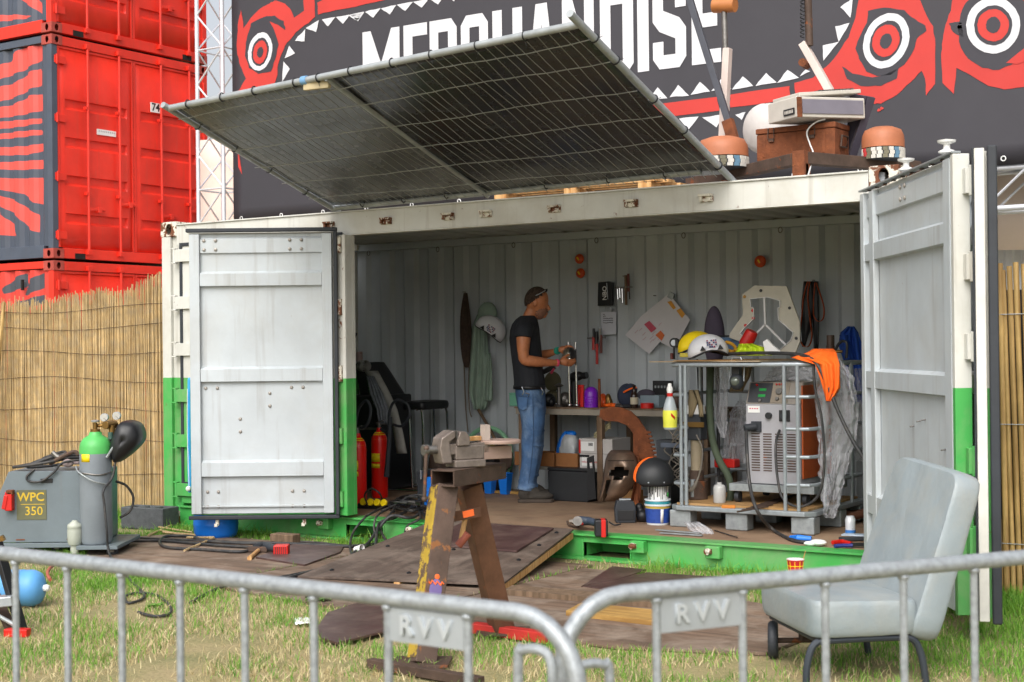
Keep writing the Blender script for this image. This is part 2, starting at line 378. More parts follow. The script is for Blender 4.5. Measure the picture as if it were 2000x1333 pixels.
MB().grid(corrugated(.1, L0 - .1, .278, .036, lambda a, d: (V((a, W0 - .06 + d, .13)), V((a, W0 - .06 + d, 2.36))))).build('back_wall', m_contin, ct, smooth=0, solid=.003)
for u, sg in ((.03, 1), (L0 - .13, -1)):
    MB().grid(corrugated(.1, W0 - .08, .25, .03, lambda a, d: (V((u + sg * d, a, .13)), V((u + sg * d, a, 2.36))))).build('end_wall', m_cont, ct, smooth=0, solid=.003)
MB().grid(corrugated(.1, L0 - .1, .21, .02, lambda a, d: (V((a, .06, 2.392 - d)), V((a, W0 - .05, 2.392 - d))))).build('roof', m_roofin, ct, smooth=0, solid=.003)
MB().box((.1, .051, 2.30), (L0 - .1, .075, 2.404)).build('front_header', m_contin, ct)
MB().box((.1, W0 - .068, 2.34), (L0 - .12, W0 - .02, 2.418)).build('leak_strip', m_cont, ct)  # closing strip added against light leaking in above the rear rail
MB().box((.1, W0 - .14, 2.31), (L0 - .1, W0 - .07, 2.372)).build('rear_top_rail', m_contin, ct, bevel=.004)
ring_me = None
for px, py in [(720, 491), (855, 484), (1003, 474), (1165, 463), (1335, 453), (1524, 444)]:
    p = PV(px, py, W0 - .145)
    pts = [(.016 * math.cos(a), 0, -.012 + .022 * math.sin(a)) for a in [k * math.pi / 5 for k in range(10)]]
    if ring_me is None: o = MB().tube(pts, .004, 6, True).build('lashing_ring', m_steel, ct); ring_me = o.data; o.location = (p.x, W0 - .147, 2.30)
    else: share('lashing_ring', ring_me, ct, loc=(p.x, W0 - .147, 2.30))
kp = None
for u in (1.78, 2.31, 2.86, 3.18, 3.73, 4.31, 4.84):
    if kp is None:
        o = MB().box((-.045, -.012, -.022), (.045, -.0, .026)).box((-.045, -.04, .012), (.045, -.012, .026)).box((-.04, -.035, -.02), (-.022, -.012, .012)).box((.015, -.03, -.02), (.038, -.012, .004)).build('locking_keeper', m_castrust, ct, bevel=.003); kp = o.data; o.location = (u, -.002, 2.318)
    else: share('locking_keeper', kp, ct, loc=(u, -.002, 2.318))
for u in (1.72, 2.55, 3.42, 4.34, 4.87):
    o = MB().box((u - .05, -.05, .075), (u + .05, .008, .152)).build('keeper_box', m_cont, ct, bevel=.006)
    MB().cyl((u - .04, -.058, .12), (u - .0, -.058, .12), .016).cyl((u - .03, -.05, .12), (u - .03, -.07, .118), .02).build('keeper_pin', m_castrust, o)
# ---------------------------------------------------------------- doors
rivet_me = MB().lathe([(.013, 0), (.012, .005), (.007, .009), (.0003, .010)], (0, 0, 0), 10, Matrix.Rotation(R(90), 3, 'X')).mesh('rivet'); rivet_me.materials.append(mat('rivet_grey', 'a8a29a', .5, .3, spots=('6b5540', .5, 60)))
rivet_me.polygons.foreach_set('use_smooth', [True] * len(rivet_me.polygons))
def leaf(xf, w, h, label, column=False, rivets=(), gasket=True):
    d = MB(xf).box((0, 0, 0), (w, .012, h)).build('door', m_cont, ct, bevel=.002); d['label'] = label
    MB(xf).box((.012, -.012, .012), (w - .012, -.0015, h - .012)).build('inner_sheet', m_door, d)
    st = .085
    MB(xf).box((.012, -.05, .012), (st, -.0125, h - .012)).build('stile', m_door, d, bevel=.005)
    MB(xf).box((w - st - (.03 if column else 0), -.05, .012), (w - .012, -.0125, h - .012)).build('stile', m_door, d, bevel=.005)
    x1 = w - st - (.03 if column else 0)
    if column: MB(xf).box((.20, -.048, .06), (.285, -.0125, h - .015)).build('mullion', m_door, d, bevel=.006)
    for a, b, dep in ((.925, .985, .03), (.808, .863, .045), (.47, .525, .045), (.135, .195, .045)):
        x0 = st + .002
        b_ = MB(xf)
        for xa, xb in (((st + .002, .198), (.287, x1 - .002)) if column else ((x0, x1 - .002),)):
            ya = -.0125; z0, z1 = a * h, b * h; s = .018
            b_.add([(xa, ya, z0), (xb, ya, z0), (xb, -dep, z0 + s * .4), (xa, -dep, z0 + s * .4), (xa, -dep, z1 - s), (xb, -dep, z1 - s), (xb, ya, z1), (xa, ya, z1)],
                   [(0, 1, 2, 3), (3, 2, 5, 4), (4, 5, 6, 7), (0, 3, 4, 7), (1, 6, 5, 2), (0, 7, 6, 1)])
        b_.build('door_rail', m_door, d, smooth=0)
    MB(xf).box((st, -.032, .06), (x1, -.0125, .07)).build('bottom_lip', m_door, d)
    if gasket:
        g = .028
        MB(xf).box((-.012, -.045, -.03), (w + g, -.005, -.002)).box((-.012, -.06, h + .002), (w + g, -.004, h + .03)).box((w + .002, -.055, -.002), (w + g, -.004, h + .002)).build('gasket', m_rubber, d, bevel=.006)
    for fx, fz in rivets:
        y = -.0125 if fz < .92 else -.031
        share('rivet', rivet_me, d, mw=xf @ TR(fx * w, y - .0, fz * h))
    return d
ext = [(x, z) for x in (.11, .19, .70, .78) for z in (.94, .972)] + [(x, .45) for x in (.11, .19, .70, .78)] + [(x, z) for x in (.115, .19, .70, .78) for z in (.03, .058 + .025)] + [(.55, .43), (.55, .385), (.345, .34), (.345, .295)]
leafh = 2.06
xf2 = TR(.996, -.665, .2) @ rotz(math.atan2(.5885, .9045))
d2 = leaf(xf2, 1.06, leafh, 'grey inner side of the folded door leaf at the left', rivets=ext)
for fx in (.18, .78): MB(xf2).box((fx * 1.06 - .012, -.02, -.075), (fx * 1.06 + .012, .012, -.031)).box((fx * 1.06 - .02, -.03, -.085), (fx * 1.06 + .004, -.012, -.06)).build('lock_tab', m_castrust, d2, bevel=.003)
# closed leaf behind it
d1 = MB().box((.215, -.004, .19), (1.985, .03, 2.235)).build('door', m_cont, ct, bevel=.003); d1['label'] = 'closed door leaf with white and green outer side'
MB().box((1.885, -.075, .19), (1.985, -.005, 2.235)).box((1.955, -.085, .19), (1.985, -.075, 2.235)).build('edge_channel', m_cont, d1, bevel=.003)
MB().box((.222, -.014, .33), (.25, -.005, 2.262)).box((.25, -.014, 2.235), (1.9, -.005, 2.262)).box((.25, -.014, .33), (1.9, -.005, .36)).build('gasket', m_rubber, d1, bevel=.003)
def hinge(p, w, parent, m=m_cont, h=.1):
    x, y, z = p
    MB().box((x, y - .028, z - h / 2), (x + w, y - .006, z + h / 2)).cyl((x, y - .02, z - h * .62), (x, y - .02, z + h * .62), .014).box((x - .03, y - .034, z - h * .62), (x + .02, y, z - h * .52)).box((x - .03, y - .034, z + h * .52), (x + .02, y, z + h * .62)).build('hinge', m, parent, bevel=.003)
for y in (500, 592, 683, 773, 861, 956):
    hinge((.175, .0, PV(355, y, 0).z), .17, d1)
for y in (478, 600, 730, 852, 975):
    p = PV(668, y, -.08); z = p.z
    MB().cyl((1.935, -.088, z - .05), (1.935, -.088, z + .05), .016).box((1.915, -.1, z - .058), (1.95, -.075, z - .048)).box((1.915, -.1, z + .048), (1.95, -.075, z + .058)).build('hinge', m_castrust if y < 800 else m_cont, d1, bevel=.002)
xf3 = TR(5.885, -.035, .13) @ rotz(math.atan2(-1.45, .975))
d3 = leaf(xf3, 1.68, 2.15, 'pale inner side of the big door leaf swung out at the right', column=True, gasket=False, rivets=[(.47, .945), (.52, .945), (.47, .975), (.52, .975)])
MB(xf3).box((1.682, -.05, 0), (1.72, .03, 2.15)).build('edge_channel', m_cont, d3, bevel=.004)
MB(xf3).box((.0, -.055, 2.152), (1.72, -.01, 2.162)).build('top_flange', m_galvd, d3, bevel=.002)
for k in range(9): MB(xf3).boxc((.15 + k * .17, -.03, 2.146), (.022, .02, .006)).build('drain_slot', m_rustd, d3)
for fx in (.46, .86):
    MB(xf3).lathe([(.016, 0), (.018, .014), (.04, .022), (.04, .03), (.017, .04), (.015, .062), (.042, .072), (.045, .082), (.015, .087)], (fx * 1.72, 0, 2.163), 16).build('rope_cleat', m_white, d3, smooth=50)
xf4 = TR(xf3 @ V((1.80, .07, 0))) @ rotz(math.atan2(.95, -.30))
d4 = leaf(xf4 @ TR(0, 0, 0) @ Matrix.Scale(-1, 4, (0, 1, 0)), 1.06, 2.15, 'narrow door leaf folded behind the right door', gasket=False)
MB(xf4).box((-.05, -.055, -.02), (-.012, -.012, 2.17)).build('gasket', m_rubber, d4, bevel=.008)
MB(xf4).box((-.04, -.0, -.01), (-.004, .045, 2.16)).build('edge_channel', mat('stained_white_strip', 'd5d3cc', .5, var=.15, spots=('6b4a30', .55, 14)), d4, bevel=.004)
MB(xf4).box((-.022, .046, -.01), (-.004, .056, 2.165)).build('gasket', m_rubber, d4, bevel=.004)
for z in (.35, .72, 1.25, 1.62, 2.02):
    MB(xf3).cyl((1.765, .03, z - .07), (1.765, .03, z + .07), .02).box((1.72, -.005, z - .06), (1.765, .018, z + .06)).box((1.765, .02, z - .06), (1.8, .045, z + .06)).build('hinge', m_cont, d3, bevel=.003)
MB(xf3).box((1.725, .07, .02), (1.79, .10, 2.13)).build('lock_bar', m_cont, d3, bevel=.004)
# small screws and a burn mark on the right door
for fx, fz in ((.62, .405), (.67, .41), (.55, .39), (.58, .30), (.86, .35), (.84, .24)):
    MB(xf3).cyl((fx * 1.68, -.0125, fz * 2.15), (fx * 1.68, -.035, fz * 2.15 - .004), .004, n=6).build('screw', m_steel, d3)
MB(xf3).ell((.54 * 1.68, -.0122, .25 * 2.15), (.016, .0008, .085), 12).build('scorch_mark', m_black, d3)
# ================================================================ awning: a mesh fence panel with a black tarpaulin
A, B, Fl, Fr_ = PV(656, 411, .02), PV(1428, 350, .02), PZ(318, 205, 2.985), PZ(1124, 38, 3.06)
def aw(s, t, up=0):                                       # s left-right, t back-front
    p = A.lerp(B, s).lerp(Fl.lerp(Fr_, s), t); n = (B - A).cross(Fl - A).normalized(); n = n if n.z > 0 else -n
    return p + n * up
awn = thing('mesh_awning', 'steel mesh fence panel with black tarpaulin propped up as an awning over the opening', 'awning', ((A + B) / 2))
m_tube = mat('galvanised_tube', 'a9aeb0', .45, .35, var=.2, vs=12, spots=('6d675c', .42, 25), bump=.1)
for a, b, r in (((0, -.02), (0, 1.0), .021), ((1, -.02), (1, 1.03), .022), ((.0, .97), (1.0, .975), .021), ((.0, .02), (.955, .07), .02), ((.44, .03), (.44, .97), .016)):
    MB().tube([aw(*a, .0 if a[0] != .44 else -.012), aw(*b, .0 if a[0] != .44 else -.012)], r, 12).build('frame_tube', m_tube, awn)
m_wire = mat('fence_wire', 'a6a8a6', .5, .4, var=.2)
NW = 46
for k in range(1, NW):
    s = k / NW
    pts = [aw(s + .004 * math.sin(9 * t + k), .04 + .93 * t, -.018 - .02 * math.sin(math.pi * t) * (1 + .4 * math.sin(k * .7))) for t in [j / 8 for j in range(9)]]
    MB().tube(pts, .0022, 5).build('wire', m_wire, awn)
for j, t in enumerate((.17, .33, .49, .65, .81, .92)):
    pts = [aw(s, t + .006 * math.sin(s * 14 + j), -.026 - .02 * math.sin(math.pi * t) - (.004 if k % 2 else 0)) for k, s in enumerate([i / 24 for i in range(25)])]
    MB().tube(pts, .0028, 5).build('wire', m_wire, awn)
rows = [[aw(.008 + .984 * i / 60, .035 + .935 * j / 24, .012 + .010 * noise.noise(V((i * .16, j * .25, 1))) - .014 * math.sin(math.pi * j / 24)) for i in range(61)] for j in range(25)]
MB().grid([r[:28] for r in rows]).build('tarpaulin', mat('dark_grey_tarpaulin', '5a5c60', .26, var=.25, vs=2, dust=('7a7c80', .5, 1.2), bump=.15, bs=8), awn, smooth=180, solid=.003)
MB().grid([[p + V((0, 0, -.004)) for p in r[26:]] for r in rows]).build('tarpaulin', mat('black_tarpaulin', '303136', .26, var=.3, vs=2, dust=('54504e', .4, 1.5), bump=.15, bs=8), awn, smooth=180, solid=.003)
tie = None
ties = [(0, t) for t in (.2, .42, .62, .82)] + [(1, t) for t in (.1, .35, .55, .78, .9)] + [(s, .972) for s in (.06, .16, .25, .36, .42, .5, .6, .69, .79, .89)] + [(s, .045 + .04 * s) for s in (.1, .22, .34, .44, .6, .75, .88)]
for s, t in ties:
    p = aw(s, t); ax = (aw(s, t + .01) - aw(s, t)).normalized() if s in (0, 1) else (B - A).normalized()
    q = V((0, 0, 1)).rotation_difference(ax).to_matrix().to_4x4()
    if tie is None:
        tb = MB().tube([(.026 * math.cos(a), .026 * math.sin(a), 0) for a in [k * math.pi / 6 for k in range(12)]], .0045, 5, True).tube([(.026, 0, 0), (.05, .005, .004)], .002, 4)
        o = tb.build('cable_tie', m_black, awn); tie = o.data; o.matrix_basis = TR(p) @ q
    else: share('cable_tie', tie, awn, mw=TR(p) @ q)
pb = aw(.41, .955, -.03); MB().boxc(pb, (.18, .03, .045), rotz(.1)).build('fence_clamp', mat('dirty_cream_block', 'b7a884', .7), awn, bevel=.004)
pb = aw(.385, .972); MB().cyl(pb - (B - A).normalized() * .02, pb + (B - A).normalized() * .02, .027).build('blue_tape', mat('blue_tape', '6f9cc4', .6), awn)
# pallet on the roof
pal = thing('wooden_pallet', 'pale wooden pallet lying on the container roof behind the awning', 'pallet', (3.6, .75, 2.42))
for i in range(7):
    v = .36 + i * .125; MB().box((2.95 + .02 * math.sin(i), v, 2.50), (4.3 + .03 * math.sin(i * 2), v + .095, 2.522)).build('deck_board', m_wood, pal, bevel=.002)
for u in (3.0, 3.58, 4.16): MB().box((u, .36, 2.418), (u + .1, 1.2, 2.498)).build('stringer', m_wood, pal, bevel=.002)
tag(MB().boxc((4.62, .4, 2.44), (.7, .1, .035), rotz(.05)).build('timber_batten', m_woodd, bevel=.002), 'short grey batten on the container roof under the rusty frame', 'batten')
# ================================================================ lettering helper
def text_mesh(s, size, m4, mt, parent, name='lettering', ext=.0006, bold=0):
    cu = bpy.data.curves.new('lettering', 'FONT'); cu.body = s; cu.size = size; cu.extrude = ext; cu.offset = bold; cu.align_x = 'CENTER'; cu.align_y = 'CENTER'; cu.resolution_u = 3
    o = bpy.data.objects.new('tmp', cu); COL.objects.link(o); dg = bpy.context.evaluated_depsgraph_get(); me = bpy.data.meshes.new_from_object(o.evaluated_get(dg)); bpy.data.objects.remove(o)
    me.transform(m4); me.name = name; me.materials.clear(); return put(name, me, mt, parent, smooth=0)
def frame4(o, x, y):                                       # basis from origin, x dir, y dir
    x = V(x).normalized(); y = V(y); y = (y - x * y.dot(x)).normalized(); z = x.cross(y)
    m = Matrix((x, y, z)).transposed().to_4x4(); m.translation = V(o); return m
# ================================================================ red containers
def sdf(pt, polys):
    x, z = pt; best = 1e9; inside = False
    for P in polys:
        n = len(P); ins = False
        for i in range(n):
            x0, z0 = P[i]; x1, z1 = P[(i + 1) % n]
            dx, dz = x1 - x0, z1 - z0; L = dx * dx + dz * dz
            t = max(0, min(1, ((x - x0) * dx + (z - z0) * dz) / L)) if L else 0
            d = math.hypot(x - x0 - dx * t, z - z0 - dz * t); best = min(best, d)
            if (z0 > z) != (z1 > z) and x < (x1 - x0) * (z - z0) / (z1 - z0) + x0: ins = not ins
        inside = inside or ins
    return best if inside else -best
def stripe_mat(name, c_in, c_out):
    m = bpy.data.materials.new(name); m.use_nodes = True; t = m.node_tree; b = t.nodes['Principled BSDF']; L = t.links.new
    a = t.nodes.new('ShaderNodeAttribute'); a.attribute_name = 'print'; r = t.nodes.new('ShaderNodeMapRange'); r.inputs[1].default_value = -.004; r.inputs[2].default_value = .004; L(a.outputs['Fac'], r.inputs[0])
    mx = t.nodes.new('ShaderNodeMix'); mx.data_type = 'RGBA'; mx.inputs[6].default_value = lin(c_out); mx.inputs[7].default_value = lin(c_in); L(r.outputs[0], mx.inputs[0])
    g = t.nodes.new('ShaderNodeNewGeometry'); nz = t.nodes.new('ShaderNodeTexNoise'); nz.inputs['Scale'].default_value = 5; nz.inputs['Detail'].default_value = 6; L(g.outputs['Position'], nz.inputs['Vector'])
    m2 = t.nodes.new('ShaderNodeMix'); m2.data_type = 'RGBA'; m2.blend_type = 'MULTIPLY'; m2.inputs[0].default_value = .35; L(mx.outputs[2], m2.inputs[6]); L(nz.outputs['Fac'], m2.inputs[7]); L(m2.outputs[2], b.inputs['Base Color']); b.inputs['Roughness'].default_value = .5
    return m
UR, VR, WR, HR = -5.38, 3.36, 2.6, 2.70
def zpx(pts): return [(p.x, p.z) for p in (PV(x / 2.667, 60 + y / 2.667, VR) for x, y in pts)]
ST_MID = [zpx(p) for p in [
    [(205, 75), (205, 150), (170, 170), (110, 205), (-80, 280), (-80, 200), (40, 160), (70, 110), (130, 78)],
    [(200, 195), (200, 285), (150, 300), (70, 345), (-80, 390), (-80, 310), (70, 270), (150, 210)],
    [(207, 330), (205, 415), (90, 440), (-80, 465), (-80, 410), (60, 385), (150, 335)],
    [(200, 455), (200, 480), (90, 500), (-80, 520), (-80, 480), (90, 465)],
    [(203, 515), (203, 540), (90, 555), (-80, 572), (-80, 548), (100, 522)],
    [(212, 585), (210, 625), (140, 645), (-80, 652), (-80, 612), (130, 600)],
    [(213, 672), (213, 718), (90, 725), (-80, 720), (-80, 690)],
    [(215, 765), (213, 905), (165, 895), (110, 850), (-80, 815), (-80, 765), (90, 770)],
    [(190, 960), (188, 1050), (150, 1040), (60, 950), (-80, 880), (-80, 840), (60, 880), (130, 925)],
    [(-80, 900), (60, 1010), (78, 1070), (-80, 1060)]]]
ST_TOP = [[(p.x, p.z) for p in (PV(x, y, VR) for x, y in P)] for P in ([(-20, -20), (10, -18), (80, 28), (80, 10), (40, -30), (90, -80), (-20, -120)], [(-20, 30), (30, 28), (70, 32), (-20, 44)])]
ST_LOW = [[(p.x, p.z) for p in (PV(x, y, VR) for x, y in P)] for P in ([(30, 540), (48, 533), (48, 560), (5, 575), (0, 565)], [(55, 545), (82, 532), (82, 562), (40, 580)], [(30, 590), (82, 575), (82, 592), (60, 600), (20, 605)])]
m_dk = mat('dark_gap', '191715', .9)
def red_container(z0, label, stripes, sm, frame_m, number=False):
    t = thing('red_container', label, 'container', (UR - 3, VR + WR / 2, z0), 'stack of red painted containers')
    y0, y1 = VR, VR + WR; z1 = z0 + HR
    for v in (y0, y1 - .162):
        for z in (z0, z1 - .118):
            c = MB(); hole = [V((UR, v + .081 + .03 * math.cos(a), z + .059 + .04 * math.sin(a))) for a in [k * math.pi / 8 for k in range(16)]]
            c.prism([(UR, v, z), (UR, v + .162, z), (UR, v + .162, z + .118), (UR, v, z + .118)], (-.012, 0, 0), [hole])
            hole = [V((UR - .089 + .03 * math.cos(a), v, z + .059 + .04 * math.sin(a))) for a in [k * math.pi / 8 for k in range(16)]]
            if v == y0: c.prism([(UR - .178, v, z), (UR - .012, v, z), (UR - .012, v, z + .118), (UR - .178, v, z + .118)], (0, .012, 0), [hole])
            c.box((UR - .178, v + .012, z), (UR - .012, v + .162, z + .01)).box((UR - .178, v + .012, z + .108), (UR - .012, v + .162, z + .118)).box((UR - .19, v, z), (UR - .178, v + .162, z + .118)).box((UR - .178, v + .15, z + .01), (UR - .012, v + .162, z + .108))
            c.build('corner_casting', mat('dirty_red_casting', 'a8453a' if frame_m is m_red else '6a4a4c', .6, var=.2, spots=(RUST, .55, 12)), t, bevel=.004)
    # end frame
    MB().box((UR - .1, y0 + .004, z0 + .118), (UR - .012, y0 + .09, z1 - .118)).build('corner_post', frame_m, t, bevel=.006)
    MB().box((UR - .1, y1 - .09, z0 + .118), (UR - .004, y1 - .004, z1 - .118)).build('corner_post', m_red, t, bevel=.006)
    MB().box((UR - .09, y0 + .162, z1 - .115), (UR - .006, y1 - .162, z1 - .005)).build('header', m_red, t, bevel=.004)
    MB().box((UR - .09, y0 + .162, z0 + .004), (UR - .006, y1 - .162, z0 + .13)).build('sill', m_red, t, bevel=.004)
    for v in (y0 + .33, y1 - .45): MB().box((UR - .02, v, z0 + .002), (UR - .004, v + .16, z0 + .07)).build('sill_notch', m_dk, t)
    # doors with pressed bands
    mid = (y0 + y1) / 2 - .0; db, dt = z0 + .135, z1 - .122
    for a, b in ((y0 + .095, mid - .004), (mid + .004, y1 - .095)):
        def prof(u):                                        # one panel line: (z, depth)
            out = [(db, 0)]; Hh = dt - db
            for f in (.14, .33, .52, .71):
                zc = db + f * Hh
                if u: out += [(zc - .05, 0), (zc - .02, -.03), (zc + .075, -.03), (zc + .08, 0)]
                else: out += [(zc - .05, 0), (zc - .02, 0), (zc + .075, 0), (zc + .08, 0)]
            return out + [(dt, 0)]
        cols = [(a, 0), (a + .12, 0), (a + .135, 1), (b - .115, 1), (b - .10, 0), (b, 0)]
        d = MB().grid([[V((UR - .03 + dd, v, z)) for z, dd in prof(w)] for v, w in cols]).build('door', m_red, t, smooth=25, solid=.004)
        MB().box((UR - .03, a, db), (UR - .018, a + .03, dt)).box((UR - .03, b - .03, db), (UR - .018, b, dt)).box((UR - .03, a + .03, dt - .03), (UR - .018, b - .03, dt)).build('door_frame', m_red, d, bevel=.003)
        for f in (.36, .78):
            v = a + (b - a) * f
            bar = MB().tube([(UR + .022, v, z0 + .07), (UR + .022, v, z1 - .06)], .017, 10).build('lock_bar', m_red, d)
            for zz in (z0 + .09, z1 - .08): MB().box((UR - .005, v - .035, zz - .03), (UR + .04, v + .035, zz + .03)).build('cam_keeper', m_red, bar, bevel=.006)
            for zz in (db + .25 * HR, db + .64 * HR): MB().box((UR - .018, v - .04, zz - .02), (UR + .035, v + .04, zz + .02)).build('bar_bracket', m_red, bar, bevel=.004)
            for zz in (z0 + .62 + .1 * (f > .5),):
                MB().bar((UR + .03, v, zz), (UR + .035, v + .22, zz + .015), .012, .035).boxc((UR + .02, v + .16, zz), (.05, .06, .07)).boxc((UR + .01, v + .24, zz + .005), (.05, .05, .03)).build('handle', m_red, bar, bevel=.004)
        hv = a if a < mid - .5 else b
        for k in range(4):
            zz = db + (.06 + .29 * k) * (dt - db); s = -1 if a < mid - .5 else 1
            MB().box((UR - .018, min(hv - s * .12, hv + s * .05), zz - .045), (UR - .005, max(hv - s * .12, hv + s * .05), zz + .045)).cyl((UR + .0, hv + s * .02, zz - .06), (UR + .0, hv + s * .02, zz + .06), .014, n=8).build('hinge', m_red, d, bevel=.003)
    MB().box((UR - .03, mid - .004, db), (UR - .026, mid + .004, dt)).build('seam_gasket', m_dk, t)
    # long side, printed with stripes
    xs = []; p = .275; x = UR - .1
    while x > UR - 5.9:
        for fx, dd in ((0, 0), (.3, 0), (.5, .035), (.8, .035)):
            xs.append((x - fx * p, dd))
        x -= p
    xs.append((x, 0)); fine = []
    for (a, da), (b, dbb) in zip(xs, xs[1:]):
        n = 3 if a > UR - 2.3 else 1
        for k in range(n): fine.append((a + (b - a) * k / n, da + (dbb - da) * k / n))
    nz_ = 84; zz = [z0 + .15 + (HR - .25) * j / nz_ for j in range(nz_ + 1)]
    sb = MB().grid([[V((a, y0 + .02 + dd + .008 * noise.noise(V((a * 2, z * 2, 3))), z)) for a, dd in fine] for z in zz])
    vals = []
    for z in zz:
        for a, dd in fine:
            if a > UR - 2.3: vals.append(sdf((a, z), stripes))
            else: vals.append(.1 * math.sin(z * 9 + 2.2 * math.sin(a * 1.7)))
    o = sb.build('side_wall', sm, t, smooth=25, fixn=False); at = o.data.attributes.new('print', 'FLOAT', 'POINT'); at.data.foreach_set('value', vals)
    MB().box((UR - 5.9, y0 + .004, z1 - .09), (UR - .178, y0 + .06, z1 - .004)).build('top_rail', frame_m, t, bevel=.004)
    MB().box((UR - 5.9, y0 + .004, z0 + .01), (UR - .178, y0 + .08, z0 + .16)).build('bottom_rail', frame_m, t, bevel=.004)
    MB().box((UR - 5.9, y0 + .06, z1 - .04), (UR - .05, y1 - .05, z1 - .02)).build('roof', m_slate, t)
    MB().box((UR - 5.9, y1 - .06, z0 + .02), (UR - .178, y1 - .01, z1 - .04)).build('far_wall', m_slate, t)
    MB().box((UR - 5.9, y0 + .1, z0 + .02), (UR - .1, y1 - .07, z0 + .06)).build('floor', m_slate, t)
    return t
sm1 = stripe_mat('striped_side_print', 'e8564c', '4a5260'); sm2 = stripe_mat('striped_side_print_low', '4a4f58', 'e04438')
ZM = 2.54
red_container(ZM - HR - .03, 'lowest red container of the stack, mostly hidden by the reed fence', ST_LOW, sm2, m_red)
rc = red_container(ZM, 'middle red container of the stack with number 74 on its doors', ST_MID, sm1, m_slate)
red_container(ZM + HR + .03, 'topmost red container of the stack, cut off by the top edge', ST_TOP, sm1, m_red)
p = PU(305, 211, UR); pl = MB().boxc((UR - .012, p.y, p.z), (.01, .17, .125)).build('number_plate', m_white, rc)
text_mesh('74', .14, frame4((UR - .0062, p.y, p.z), (0, 1, 0), (0, 0, 1)), m_black, pl, bold=.003)
p = PU(210, 260, UR); pl = MB().boxc((UR - .02, p.y, p.z), (.012, .3, .07)).build('sticker', m_white, rc)
for k in range(9): MB().boxc((UR - .0132, p.y - .12 + k * .03, p.z + .01), (.0006, .016, .02)).build('faded_print', mat('grey_print', 'b0aeae', .6), pl)
p = PV(44, 557, VR); MB().boxc((p.x, VR - .0, p.z), (.03, .03, .13)).build('vent_box', m_dk, rc); 
# ================================================================ banner wall, trusses, cloth behind
VB = 4.2
def truss(name, label, a, b, s, up, m, nseg, depth):
    t = thing(name, label, 'truss', a); a = V(a); b = V(b); d = (b - a); x = V(up) * s; y = V(depth) * s
    cs = [a, a + x, a + x + y, a + y]
    for c in cs: MB().tube([c, c + d], .025, 12).build('chord', m, t)
    for i in range(nseg):
        f0, f1 = i / nseg, (i + 1) / nseg
        for (c0, c1) in ((0, 1), (1, 2), (2, 3), (3, 0)):
            p, q = (cs[c0], cs[c1]) if i % 2 else (cs[c1], cs[c0])
            if (c0, c1) in ((2, 3), (1, 2)): p, q = q, p
            MB().tube([p + d * f0, q + d * f1], .011, 7).build('diagonal_brace', m, t)
            if i % 4 == 0: MB().tube([cs[c0] + d * f0, cs[c1] + d * f0], .011, 7).build('cross_brace', m, t)
    return t
m_alu = mat('aluminium_truss', 'd5d7dc', .35, .35, var=.06)
truss('truss_tower', 'upright aluminium truss tower between the red containers and the banner', (-3.70, 4.1, 0), (-3.70, 4.1, 6.6), .41, (1, 0, 0), m_alu, 16, (0, 1, 0))
truss('truss_beam', 'horizontal aluminium truss under the banner at the right edge', (-3.2, 4.25, 2.53), (9.5, 4.25, 2.53), .34, (0, 0, 1), m_alu, 34, (0, 1, 0))
m_ban = mat('banner_vinyl', '37353b', .6, var=.1, vs=1.2, bump=.12, bs=2.5)
ban = thing('merchandise_banner', 'huge dark banner reading MERCHANDISE with red one-eyed monster faces', 'banner', (1, VB, 2.9))
rows = [[V((-3.24 + 12.6 * i / 90, VB + .01, 2.885 + 3.6 * j / 20)) for i in range(91)] for j in range(21)]
MB().grid(rows).build('banner_sheet', m_ban, ban, smooth=180, solid=.003)
m_pr, m_pw, m_pd = mat('banner_red', 'bf352e', .65, var=.08, vs=2, spots=('433f45', .40, 26)), mat('banner_white', 'd2d2d6', .65, var=.05, vs=3, spots=('433f45', .41, 28)), mat('banner_dark', '35333a', .6, var=.05)
LAY = 0
def decal(px, mt, name, layer, sc=1., ox=0, oy=0, world=False):
    v = VB + .0055 - .0022 * layer
    pts = [V((x, v, z)) for x, z in px] if world else [PV(x / sc + ox, y / sc + oy, v) for x, y in px]
    MB().prism(pts, (0, -.001, 0)).build(name, mt, ban, smooth=0)
def wob(pts, amp=2.2, n=3, seed=1):                         # hand-cut edge
    rnd = random.Random(seed); out = []
    m = len(pts)
    for i in range(m):
        x0, y0 = pts[i]; x1, y1 = pts[(i + 1) % m]
        for k in range(n):
            t = k / n; out.append((x0 + (x1 - x0) * t + rnd.uniform(-amp, amp), y0 + (y1 - y0) * t + rnd.uniform(-amp, amp)))
    return out
def elp(cx, cy, rx, ry, rot=0, n=40, amp=1.5, seed=3):
    rnd = random.Random(seed); c, s = math.cos(R(rot)), math.sin(R(rot)); o = []
    for k in range(n):
        a = 2 * math.pi * k / n; x, y = rx * math.cos(a) + rnd.uniform(-amp, amp), ry * math.sin(a) + rnd.uniform(-amp, amp); o.append((cx + x * c - y * s, cy + x * s + y * c))
    return o
z1 = dict(sc=2.854, ox=0, oy=0); z2 = dict(sc=2.854, ox=650, oy=0); z3 = dict(sc=2.854, ox=1300, oy=0)
decal(wob([(1345, 55), (1330, 110), (1322, 200), (1320, 280), (1335, 350), (1355, 400), (1370, 440), (1320, 520), (1300, 640), (1420, 800), (1545, 975), (1570, 960), (1480, 760), (1420, 620), (1440, 500), (1530, 465), (1545, 420), (1550, 360), (1570, 300), (1600, 240), (1650, 180), (1720, 130), (1758, 95), (1752, -10), (1745, -80), (1690, -60), (1695, 60), (1640, 100), (1625, 60), (1590, 20), (1530, 5), (1500, 20), (1450, 50), (1400, 100), (1358, 160)]), m_pr, 'monster_face', 0, **z1)
